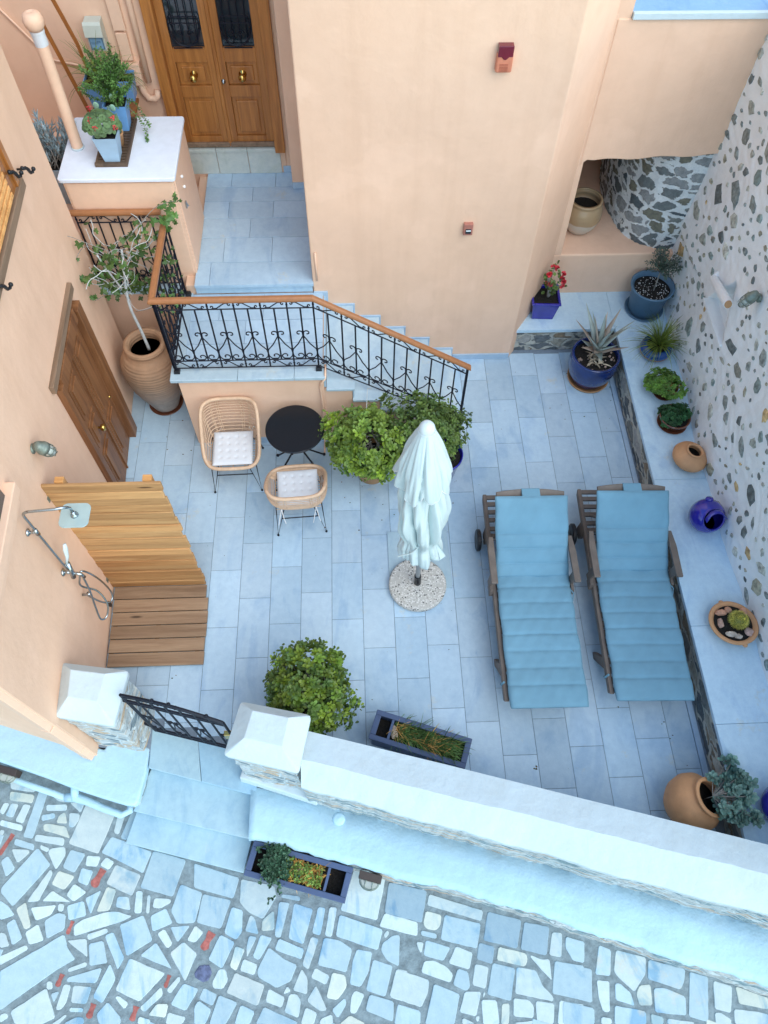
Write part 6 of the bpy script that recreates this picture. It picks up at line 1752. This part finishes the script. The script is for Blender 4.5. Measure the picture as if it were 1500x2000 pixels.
# parsley
def herb(name, label, c, pw, rad, n, mat, seed, lsz, potm, offs=(0, 0), zc=.13, gap=None):
    t = thing(name, label, 'potted herb', tuple(c)); c = Vector(c)
    pot_round(t, [(pw * .72, .0), (pw * .78, .008), (pw, .11), (pw * 1.08, .115), (pw * 1.08, .13)], potm, .105, pw * .9, c=c)
    g = MB(); g.lathe([(1e-4, 0), (pw * .95, 0), (pw * 1.06, .022), (pw * 1.0, .022), (pw * .9, .01), (1e-4, .01)], 30, c); g.build('saucer', M['brownglaze'], t, smooth=True)
    r = random.Random(seed); g = MB(); s = MB()
    lobes = [(sphere_dir(r), r.uniform(.15, .4)) for _ in range(12)]
    for k in range(n):
        d = sphere_dir(r, -.15); b = sum(a * max(0, d.dot(l)) ** 7 for l, a in lobes)
        p = c + Vector((offs[0], offs[1], zc)) + Vector((d.x * rad[0], d.y * rad[1], d.z * rad[2])) * (.65 + b + r.uniform(-.2, .1))
        if gap and (p.x - c.x - gap[0]) ** 2 + (p.y - c.y - gap[1]) ** 2 < gap[2] ** 2: continue
        if p.z < BZ + .02: p.z = BZ + .02 + r.random() * .02
        if k % 6 == 0: s.tube([c + Vector((r.uniform(-.04, .04), r.uniform(-.04, .04), .1)), p], .0018, 4)
        nn = (d + Vector((0, 0, .8)) + sphere_dir(r) * .5).normalized(); kk = r.uniform(.55, 1.5)
        u = nn.orthogonal().normalized(); v = nn.cross(u); ph = r.uniform(0, 6.28)
        for i in range(5):
            a = ph + i * 1.257; dd = u * math.cos(a) + v * math.sin(a) + nn * r.uniform(-.1, .4)
            leaf(g, p, dd, nn, lsz * r.uniform(.7, 1.2), lsz * .55, (kk * r.uniform(.9, 1.1), kk, kk), .3, .6)
    s.build('stems', M['straw'] if gap else mat, t); g.build('foliage', mat, t)
    return t
ph_ = herb('parsley_pot', 'bright green curly parsley spilling over a brown clay pot on the bench', (4.83, 5.13, BZ), .115, (.25, .18, .11), 430, M['parsley'], 45, .028, M['brownglaze'], (-.05, .04), .13, (.06, -.06, .06))
herb('herb_pot', 'dark green herb in a shallow glazed clay bowl on the bench', (4.825, 4.72, BZ), .15, (.17, .155, .10), 430, M['basil'], 46, .024, M['brownglaze'], (-.02, .03), .11)
# round terracotta pot
p5_ = thing('terracotta_pot', 'empty round terracotta pot with small mouth on the bench', 'pot', (4.85, 4.22, BZ))
c = Vector(p5_.location); TL = Matrix.Rotation(R(8), 3, 'Y')
pr = [(.09, .0), (.12, .02), (.172, .075), (.182, .11), (.165, .15), (.12, .185), (.082, .2), (.078, .205), (.09, .215), (.088, .225), (.072, .226), (.066, .2), (.1, .16), (1e-4, .05)]
g = MB(); g.lathe([(1e-4, 0)] + pr, 44, c, M=TL); g.build('pot', M['terra_pale'], p5_, smooth=True)
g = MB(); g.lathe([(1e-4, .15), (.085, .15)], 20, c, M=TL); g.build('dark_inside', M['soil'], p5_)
# cobalt sphere pot with cut mouth
p6_ = thing('cobalt_pot', 'glossy cobalt blue ball-shaped pot with cut open mouth on the bench', 'pot', (4.84, 3.50, BZ))
c = Vector(p6_.location) + Vector((0, 0, .155))
g = MB(); N, Mm = 48, 30
cutd = Vector((.10, -.72, .68)).normalized(); vs = []; fs = []; keep = {}
def rads(d): return .168
for j in range(Mm + 1):
    for i in range(N):
        a, b = 2 * math.pi * i / N, math.pi * j / Mm
        d = Vector((math.sin(b) * math.cos(a), math.sin(b) * math.sin(a), -math.cos(b)))
        vs.append(d)
RQ = cutd.to_track_quat('Z', 'Y').to_matrix()
ring_c = .70   # opening half angle cos
outer = []; 
def sph(th0, n=26):
    return [(math.sin(th0 + (math.pi - th0) * k / n), math.cos(th0 + (math.pi - th0) * k / n)) for k in range(n + 1)]
th0 = R(40)
sp1 = sph(th0)
prf = [(max(1e-4, s_ * .150), c_ * .150) for s_, c_ in sp1[::-1]][:] 
prf = [(max(1e-4, s_ * .168), c_ * .165) for s_, c_ in sp1[::-1]] + [(math.sin(th0) * .172, math.cos(th0) * .172), (math.sin(th0) * .158, math.cos(th0) * .166)] + [(max(1e-4, s_ * .150), c_ * .148) for s_, c_ in sp1]
g.lathe(prf, 48, c, M=RQ @ Matrix.Diagonal((1.0, .62, 1.0)) if False else RQ); g.build('pot', M['cobalt'], p6_, smooth=True)
g = MB(); hv = RQ @ Vector((0, 1, 0)); hu = RQ @ Vector((1, 0, 0))
L_ = [c + cutd * .145 + hv * y + hu * x for x, y in ((-.10, .025), (-.05, .085), (.0, .10), (.05, .085), (.10, .025))]
g.add(L_ + [p + cutd * .03 - hv * .028 for p in L_], [(i, i + 1, 6 + i, 5 + i) for i in range(4)]); o = g.build('pot_hood', M['cobalt'], p6_, smooth=True); o.modifiers.new('t', 'SOLIDIFY').thickness = .012
g = MB(); g.lathe([(.035, -.0), (.04, .012), (.03, .03), (1e-4, .034)], 20, c + Vector((.0, .10, .125)), M=Matrix.Rotation(R(-35), 3, 'X')); g.build('pot_knob', M['cobalt'], p6_, smooth=True)
g = MB(); g.lathe([(1e-4, .162 * .0 - .10), (.12, -.10)][::-1], 24, c); g.build('dark_inside', M['greyblue'], p6_)
# cactus bowl
p7_ = thing('cactus_bowl', 'shallow terracotta bowl with a round golden cactus and rocks on the bench', 'potted cactus', (4.83, 2.42, BZ))
c = Vector(p7_.location)
def wob7(a, z): return 1 + .035 * math.cos(2 * a + .9)
g = MB(); g.lathe([(1e-4, 0), (.13, 0), (.16, .02), (.198, .085), (.212, .092), (.215, .105), (.205, .112), (.178, .108), (.17, .09), (1e-4, .08)], 48, c, fn=wob7)
for an in (R(105), R(-75)):
    q = c + Vector((.212 * math.cos(an), .212 * math.sin(an), .088)); g.ball(q, .024, 10, 7, (1, 1, 1), (1, 1, .7))
g.build('bowl', M['terra_pale'], p7_, smooth=True)
g = MB(); g.lathe([(1e-4, .098), (.12, .096), (.172, .094)][::-1], 30, c); g.build('soil', M['soil'], p7_)
r = random.Random(47); cc_ = c + Vector((.03, .01, .145)); g = MB()
g.lathe([(1e-4, -.06), (.05, -.05), (.074, -.01), (.074, .02), (.05, .055), (.02, .066), (1e-4, .062)], 40, cc_, fn=lambda a, z: 1 + .05 * math.cos(13 * a)); g.build('cactus_body', leafmat('cactus_green', (.24, .24, .04)), p7_, smooth=True)
g = MB(); sm = M['grass']
for k in range(1500):
    d = sphere_dir(r, -.3); p = cc_ + Vector((d.x * .074, d.y * .074, d.z * .062)); L = r.uniform(.012, .024) 
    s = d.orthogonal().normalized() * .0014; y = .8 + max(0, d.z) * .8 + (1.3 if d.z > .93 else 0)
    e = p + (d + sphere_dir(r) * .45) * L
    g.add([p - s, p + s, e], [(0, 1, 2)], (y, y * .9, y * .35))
g.build('spines', simple('cactus_spine', (.62, .60, .35), .5), p7_)
def rock(mb, c, r0, seed, tint, sc=(1, 1, .6)):
    rr = random.Random(seed); n = 9; vs = []
    for j in range(6):
        for i in range(n):
            a, b = 2 * math.pi * i / n, math.pi * (j + .5) / 6; q = r0 * rr.uniform(.75, 1.15)
            vs.append(Vector(c) + Vector((q * math.sin(b) * math.cos(a) * sc[0], q * math.sin(b) * math.sin(a) * sc[1], -q * math.cos(b) * sc[2])))
    fs = [(j * n + i, j * n + (i + 1) % n, (j + 1) * n + (i + 1) % n, (j + 1) * n + i) for j in range(5) for i in range(n)] + [tuple(range(n))[::-1], tuple(range(5 * n, 6 * n))]
    mb.add(vs, fs, tint)
for k, (dx, dy, s, tn, sc) in enumerate(((-.085, .10, .042, (1.3, .9, .7), (1.5, .7, .6)), (-.02, .125, .034, (1.2, .85, .65), (1, 1, .6)), (.11, .09, .045, (1.4, 1.0, .8), (.8, 1.3, .6)), (-.12, -.0, .042, (1.0, .85, .8), (.7, 1.2, .7)), (-.05, -.105, .042, (1.15, 1.3, 1.3), (1.4, .7, .6)), (.01, -.13, .035, (1.15, 1.3, 1.3), (1.1, .8, .6)), (.115, -.09, .045, (1.2, 1.05, 1.05), (1.0, 1.0, .6)))):
    g = MB(); rock(g, c + Vector((dx, dy, .108)), s, 50 + k, tn, sc); g.build('rock', M['rock'], p7_, bevel=.004)
# tipped jar with succulent
p8_ = thing('tipped_jar', 'bulbous terracotta jar lying on its side with grey-green succulent spilling out', 'jar', (4.20, .90, 0))
c = Vector((4.185, .95, .235)); axd = Vector((.46, .06, .885)).normalized(); RQ = axd.to_track_quat('Z', 'Y').to_matrix()
g = MB(); g.lathe([(1e-4, -.20), (.09, -.20), (.16, -.165), (.215, -.09), (.238, 0), (.225, .075), (.18, .13), (.145, .155), (.140, .17), (.160, .185), (.158, .20), (.132, .203), (.125, .17), (.17, .1), (1e-4, -.05)], 44, c, M=RQ); g.build('jar', M['terra_pale'], p8_, smooth=True)
g = MB(); g.lathe([(1e-4, .10), (.15, .10)], 24, c, M=RQ); g.build('soil', M['soil'], p8_)
r = random.Random(48); g = MB(); s = MB()
for k in range(46):
    p = c + axd * .20 + Vector((r.uniform(.04, .32), r.uniform(-.22, .16), r.uniform(-.02, .10)))
    if k > 38: p = c + Vector((.30 + r.uniform(-.03, .05), .22 + r.uniform(-.05, .08), .12 + r.uniform(0, .08)))
    kk = r.uniform(.65, 1.4); n = (Vector((.1, -.1, 1)) + sphere_dir(r) * .5)
    s.tube([c + axd * .12, c + axd * .2 + Vector((0, 0, .02)), p], .004, 5)
    for rg in range(3): rosette(g, p - n.normalized() * .009 * rg, n, .046 + .008 * rg, r, (kk * (.85 + .08 * (2 - rg)), kk, kk), 5)
s.build('stems', M['bark'], p8_, smooth=True); g.build('succulent', M['succ'], p8_)
p9_ = thing('cobalt_pot', 'cobalt blue round pot cut off by the right picture edge', 'pot', (4.80, .86, BZ))
pot_round(p9_, [(.09, 0), (.15, .05), (.17, .12), (.15, .19), (.12, .22), (.125, .23)], M['cobalt'], .19, .12, c=Vector(p9_.location) + Vector((0, 0, 0)))
# glazed pot in the niche
p10 = thing('glazed_jar', 'ochre and cream glazed jar standing in the niche', 'jar', (4.085, 7.10, .926))
c = Vector(p10.location)
pot_round(p10, [(.10, .0), (.13, .02), (.185, .1), (.218, .2), (.215, .29), (.185, .36), (.175, .375), (.185, .39), (.188, .41), (.175, .415)], M['twotone'], .30, .17, n=44, c=c, wall=.02)

# ---- planters
def planter(root_label, c, an, mat, L=.85, W=.26, H=.28, flip=False):
    t = thing('planter_box', root_label, 'planter', tuple(c), 'long blue planter boxes')
    RM = Matrix.Rotation(an, 3, 'Z'); c = Vector(c)
    def P(x, y, z): return c + RM @ Vector((x, y, z))
    def bx(mb, x0, x1, y0, y1, z0, z1, k=0): mb.hexa([P(x0 + k, y0 + k, z0), P(x1 - k, y0 + k, z0), P(x1 - k, y1 - k, z0), P(x0 + k, y1 - k, z0)], [P(x0, y0, z1), P(x1, y0, z1), P(x1, y1, z1), P(x0, y1, z1)])
    h, w = L / 2, W / 2; g = MB(); th = .012
    bx(g, -h + .02, h - .02, -w + .02, -w + .032, .0, H - .02); bx(g, -h + .02, h - .02, w - .032, w - .02, 0, H - .02); bx(g, -h + .02, -h + .032, -w + .032, w - .032, 0, H - .02); bx(g, h - .032, h - .02, -w + .032, w - .032, 0, H - .02); bx(g, -h + .03, h - .03, -w + .03, w - .03, 0, .02)
    g.build('planter_body', M['planter'], t)
    g = MB()
    for a in ((-h, h, -w, -w + .045), (-h, h, w - .045, w), (-h, -h + .05, -w + .045, w - .045), (h - .05, h, -w + .045, w - .045)): bx(g, *a, H - .03, H)
    g.build('planter_rim', M['planter'], t, bevel=.005)
    xb = (-h + .15) if not flip else (h - .20)
    g = MB(); bx(g, xb, xb + .022, -w + .046, w - .046, H - .03, H - .006); g.build('divider', M['planter'], t, bevel=.002)
    g = MB(); g.add([P(x, y, H - .12) for x, y in ((-h + .04, -w + .04), (h - .04, -w + .04), (h - .04, w - .04), (-h + .04, w - .04))], [(0, 1, 2, 3)]); g.build('soil', M['soil'], t)
    return t, P
a, b = at(737, 1385, .28), at(923, 1443, .28)
an = math.atan2(b.y - a.y, b.x - a.x); mid = (a + b) / 2 + Vector((math.sin(an), -math.cos(an), 0)) * .13
t1, P = planter('blue planter box with green grass on the patio side of the white wall', (mid.x, mid.y, 0), an, None)
r = random.Random(61); g = MB(); s = MB()
for k in range(620):
    x = r.uniform(-.25, .30); y = r.uniform(-.06, .07) + (.02 if x < 0 else -.01); p = P(x, y, .22); a_ = r.gauss(0, .7) - .35; el = r.uniform(.2, 1.4)
    d = Vector((math.cos(a_) * math.cos(el), math.sin(a_) * math.cos(el), math.sin(el)))
    dry = r.random() < (.55 if (x < -.20 or (.02 < x < .14 and y < 0)) else .08); kk = r.uniform(.55, 1.5)
    blade(s if dry else g, p, d, r.uniform(.11, .21), r.uniform(.0025, .005), r.uniform(.3, 1.6), (kk, kk, kk), 5)
g.build('grass_leaves', leafmat('planter_grass', (.10, .19, .05)), t1); s.build('dry_grass', M['straw'], t1)
g = MB(); rock(g, P(-.23, -.01, .24), .04, 3, (.9, .95, .85), (.9, 1.5, .7)); g.build('rock', M['rock'], t1)
a, b = at(494, 1640, SZ + .28), at(693, 1695, SZ + .28)
an = math.atan2(b.y - a.y, b.x - a.x); mid = (a + b) / 2 + Vector((math.sin(an), -math.cos(an), 0)) * .138
t2, P = planter('blue planter box with dark herb and dry plants standing on the street paving', (mid.x, mid.y, SZ), an, None, L=.865, W=.275, flip=True)
r = random.Random(62); g = MB(); s = MB(); g2 = MB()
for k in range(420):
    p = P(r.gauss(-.20, .05), r.gauss(.01, .075), .24 + r.random() * .11)
    for i in range(4): kk = r.uniform(.6, 1.7); leaf(g, p, sphere_dir(r, -.1), Vector((0, 0, 1)), .032, .016, (kk, kk, kk), .3)
for k in range(260):
    x = r.uniform(-.12, .20); p = P(x, r.uniform(-.08, .08), .23); d = sphere_dir(r, .0); kk = r.uniform(.5, 1.8)
    blade(s, p, d, r.uniform(.06, .13), r.uniform(.0025, .006), r.uniform(.5, 1.8), (kk, kk * .95, kk * .8), 4)
for k in range(180):
    x = r.uniform(-.12, .2); p = P(x, r.uniform(-.08, .07), .24 + r.random() * .06)
    for i in range(3): kk = r.uniform(.6, 2.2); leaf(g2, p, sphere_dir(r, -.1), Vector((0, 0, 1)), .025, .012, (kk, kk, kk), .3)
g.build('herb_leaves', leafmat('planter_herb', (.055, .12, .07)), t2); s.build('dry_grass', M['straw'], t2); g2.build('small_leaves', M['grass'], t2)
g = MB(); rock(g, P(.0, .01, .235), .045, 5, (1.0, 1.05, .95), (1.3, 1.0, .7)); g.build('rock', M['rock'], t2)

# ---- plants on and behind the cabinet
CZ = 2.361
trv = thing('wooden_tray', 'dark slatted wooden tray on the cabinet roof', 'tray', (-.70, 6.65, CZ))
TW = wood('tray_wood', (.13, .085, .055), (.06, .04, .03), 'Y', .6)
g = MB(); g.box(-.845, -.55, 6.30, 6.33, CZ, CZ + .035); g.box(-.845, -.55, 6.985, 7.01, CZ, CZ + .035); g.box(-.845, -.82, 6.33, 6.985, CZ, CZ + .03); g.box(-.575, -.55, 6.33, 6.985, CZ, CZ + .03); g.build('tray_frame', TW, trv, bevel=.003)
for k in range(15):
    g = MB(); y = 6.34 + k * .043; g.box(-.819, -.576, y, y + .026, CZ + .012, CZ + .028); g.build('tray_slat', TW, trv)
pa = thing('geranium_pot', 'pale blue square pot with red geranium at the front of the tray', 'potted plant', (-.685, 6.40, CZ + .03))
c = Vector(pa.location)
pot_square(pa, .068, .105, .25, M['paleblue'], c=c)
r = random.Random(71); g = MB(); s = MB(); f = MB()
for k in range(150):
    d = sphere_dir(r, .0); p = c + Vector((-.03, .04, .28)) + Vector((d.x * .15, d.y * .13, d.z * .12)); kk = r.uniform(.7, 1.7)
    nn = (d + Vector((0, -.3, .7))).normalized(); u = nn.orthogonal().normalized(); v = nn.cross(u); sz = r.uniform(.022, .040)
    g.add([p] + [p + (u * math.cos(i * .785) + v * math.sin(i * .785)) * sz * r.uniform(.85, 1.1) + nn * .006 for i in range(8)], [(0, 1 + i, 1 + (i + 1) % 8) for i in range(8)], (kk, kk, kk))
for q in ((-.09, -.03, .38), (-.05, -.08, .34), (-.10, .08, .42), (.11, -.04, .31), (.09, .02, .37)):
    f = MB()
    for i in range(22): leaf(f, c + Vector(q) + sphere_dir(r) * .018, sphere_dir(r), Vector((0, 0, 1)), .014, .010, TT(.7, 1.4))
    f.build('flower', M['petal'], pa)
g.build('foliage', leafmat('geranium_leaf', (.09, .16, .065)), pa)
pb = thing('spurge_pot', 'mid blue square pot with feathery green trailing plant at the back of the tray', 'potted plant', (-.66, 6.86, CZ + .03))
c = Vector(pb.location); pot_square(pb, .068, .105, .26, M['midblue'], c=c)
r = random.Random(72); g = MB(); s = MB()
s.tube([c + Vector((0, 0, .2)), c + Vector((-.02, .02, .36)), c + Vector((.0, .03, .5))], [.008, .006, .003], 6)
tr_ = []
for k in range(52):
    b_ = c + Vector((r.uniform(-.05, .05), .0, .22 + r.random() * .30)); d = sphere_dir(r, -.2); q = b_.copy(); p = [q.copy()]
    for j in range(5): d = (d + sphere_dir(r) * .3 + Vector((0, 0, .12))).normalized(); q = q + d * .052; p.append(q.copy())
    tr_.append(p)
tr_.append([c + Vector(v) for v in ((.05, 0, .2), (.10, -.03, .22), (.17, -.05, .14), (.22, -.08, .06), (.24, -.14, -.01), (.245, -.2, -.015))])
tr_.append([c + Vector(v) for v in ((.05, .02, .2), (.14, .0, .26), (.2, -.02, .2), (.24, -.04, .1), (.27, -.06, .05))])
for p in tr_:
    q = cr(p, 5); s.tube(q, .002, 4)
    for v in q:
        for i in range(5): kk = r.uniform(.6, 1.9); leaf(g, v + sphere_dir(r) * .008, sphere_dir(r), Vector((0, 0, 1)), .023, .012, (kk, kk, kk * .9), .2)
s.build('stems', M['bark'], pb, smooth=True); g.build('foliage', leafmat('feathery_leaf', (.09, .19, .05)), pb)
pcx = thing('cactus_pot', 'small terracotta pot with grey bristly cactus between the two blue pots', 'potted cactus', (-.66, 6.60, CZ + .03))
c = Vector(pcx.location); pot_round(pcx, [(.045, 0), (.06, .10), (.066, .105), (.066, .12)], M['terra'], .10, .055, c=c, n=20)
g = MB(); r = random.Random(73)
for (dx, dy, h) in ((0, 0, .26), (-.03, .02, .2), (.03, .02, .18), (-.05, -.01, .14)):
    g.tube([c + Vector((dx, dy, .1)), c + Vector((dx * 1.4, dy * 1.3, .1 + h * .5)), c + Vector((dx * 1.6, dy, .1 + h))], [.016, .018, .010], 8)
    for i in range(90):
        z = r.random() * h; a = r.uniform(0, 6.28); p = c + Vector((dx * 1.4 + .017 * math.cos(a), dy + .017 * math.sin(a), .1 + z)); d = Vector((math.cos(a), math.sin(a), .5)) * .012
        g.add([p, p + Vector((0, 0, .002)), p + d], [(0, 1, 2)], (2.5, 2.5, 2))
g.build('cactus_stems', M['succ'], pcx)
for q in ((-.14, .12, .3), (.02, .14, .36), (.03, .03, .33)): g = MB(); g.ball(c + Vector(q), .028, 12, 8, (1.6, 1.7, 1.5), (1, .35, 1.2)); g.build('cactus_pad', M['succ'], pcx, smooth=True)
pd = thing('red_pot', 'small red plastic pot behind the feathery green plant', 'pot', (-.70, 7.02, CZ))
pot_round(pd, [(.04, 0), (.055, .17), (.06, .175), (.06, .19)], simple('red_plastic', (.42, .06, .05), .4), .17, .05, c=Vector(pd.location) + Vector((0.03, 0, 0)), n=20)
# leaning wooden plant stand behind the cabinet
ws = thing('plant_stand', 'orange-brown wooden plant stand leaning behind the cabinet', 'plant stand', (-1.0, 7.3, 2.1))
WM = wood('stand_wood', (.36, .13, .03), (.2, .07, .02), 'Z', .5)
g = MB(); g.tube([atY(82, 45, 7.2), atY(182, 232, 7.2)], .045, 4, flat=.4); g.build('stand_rail', WM, ws, bevel=.003)
g = MB(); g.tube([atY(98, -10, 7.5), atY(150, 84, 7.5), atY(178, 150, 7.5)], .045, 4, flat=.4); g.build('stand_rail', WM, ws, bevel=.003)
g = MB(); g.box(-1.05, -.62, 7.16, 7.50, 2.26, 2.285); g.build('stand_shelf', WM, ws, bevel=.003)
g = MB(); g.box(-.98, -.60, 7.15, 7.5, 1.75, 1.775); g.build('stand_shelf', WM, ws, bevel=.003)
def bladepot(name, label, c, m, hw, h, seed, n, L, mt, droop):
    t = thing(name, label, 'potted plant', tuple(c)); c = Vector(c); pot_square(t, hw * .75, hw, h, m, c=c)
    r = random.Random(seed); g = MB()
    for k in range(n):
        a = r.uniform(0, 6.28); el = r.uniform(.2, 1.4); kk = r.uniform(.5, 1.6)
        d = Vector((math.cos(a) * math.cos(el), math.sin(a) * math.cos(el), math.sin(el)))
        blade(g, c + Vector((d.x * .02, d.y * .02, h - .02)), d, r.uniform(*L), r.uniform(.003, .007), r.uniform(*droop), (kk * 1.1, kk, kk * .8), 7)
    g.build('leaves', mt, t); return t
bladepot('spider_plant_pot', 'mid blue square pot with long arching green blades on the wooden stand', (-.93, 7.40, 2.286), M['midblue'], .13, .27, 81, 120, (.2, .48), M['grass'], (.3, 1.8))
bladepot('spider_plant_pot', 'blue square pot with drooping green blades right of the wooden stand', (-.72, 7.50, 2.286), M['midblue'], .10, .22, 82, 60, (.15, .3), M['grass'], (.5, 1.8))
t_ = thing('dusty_blue_pot', 'dusty blue pot on the lower shelf behind the tray', 'pot', (-.80, 7.30, 1.776)); pot_square(t_, .09, .13, .5, M['greyblue'], c=Vector(t_.location))
g = MB(); rock(g, (-.90, 7.20, 2.325), .07, 9, (1.5, 1.9, 2.0), (1.1, .8, .55)); tag(g.build('pale_stone', M['rock'], None, bevel=.01), 'smooth pale stone on the stand shelf in front of the blue pot', 'stone')
# blue-grey succulent in the alley
pe = thing('succulent_pot', 'pale blue pot with blue-grey finger succulent beside the house corner', 'potted plant', (-1.33, 6.72, 1.751))
c = Vector(pe.location); pot_square(pe, .13, .165, .40, M['paleblue'], c=c, depth=.05)
r = random.Random(83); g = MB(); s = MB()
for k in range(34):
    b_ = c + Vector((r.uniform(-.1, .1), r.uniform(-.1, .1), .36)); e = c + Vector((r.uniform(-.28, .20), r.uniform(-.10, .2), r.uniform(.45, .78))); q = qbez(b_, b_.lerp(e, .5) + sphere_dir(r) * .05, e, 6)
    s.tube(q, .006, 5)
    for v in q[2:]:
        for i in range(7): kk = r.uniform(.7, 1.5); d = ((q[-1] - q[0]).normalized() + sphere_dir(r) * .7); aloe_leaf(g, v, d, r.uniform(.055, .09), .0085, .0, (kk, kk, kk), 3)
s.build('stems', M['bark'], pe, smooth=True); g.build('succulent_leaves', M['bluesucc'], pe, smooth=True)

# ---- leaf litter and crumbs on the patio
r = random.Random(95); g = MB()
def crumb(x, y, z, s):
    a = r.uniform(0, 6.28); m = r.choice((5, 6))
    g.prism([(x + s * r.uniform(.5, 1) * math.cos(a + k * 6.28 / m), y + s * .6 * r.uniform(.5, 1) * math.sin(a + k * 6.28 / m)) for k in range(m)], z, z + .002, (r.uniform(.4, 1.6), r.uniform(.5, 1.3), .8))
for px, py, n_ in ((1045, 1502, 5), (1293, 1410, 2), (1312, 1438, 2), (1342, 1490, 1), (880, 1272, 1), (1100, 1384, 1), (1212, 1383, 1), (340, 1320, 2), (700, 1500, 3), (620, 1430, 4)):
    for _ in range(n_):
        p = at(px + r.uniform(-5, 5), py + r.uniform(-6, 6), .001); crumb(p.x, p.y, .001, r.uniform(.006, .014))
for _ in range(70):
    x, y = r.uniform(-.8, 4.3), r.uniform(1.2, 5.8); crumb(x, y, .001, r.uniform(.002, .006))
for cx_, cy_ in ((1.6, 4.4), (2.3, 4.4), (1.05, 1.9), (4.1, 5.5), (-.6, 5.2)):
    for _ in range(14): crumb(cx_ + r.gauss(0, .3), cy_ + r.gauss(0, .22) - .15, .001, r.uniform(.006, .014))
tag(g.build('leaf_litter', simple('leaf_litter', (.10, .085, .05), .9, var=.4)), 'scattered leaf crumbs and specks on the patio tiles', 'leaf litter', kind='stuff')
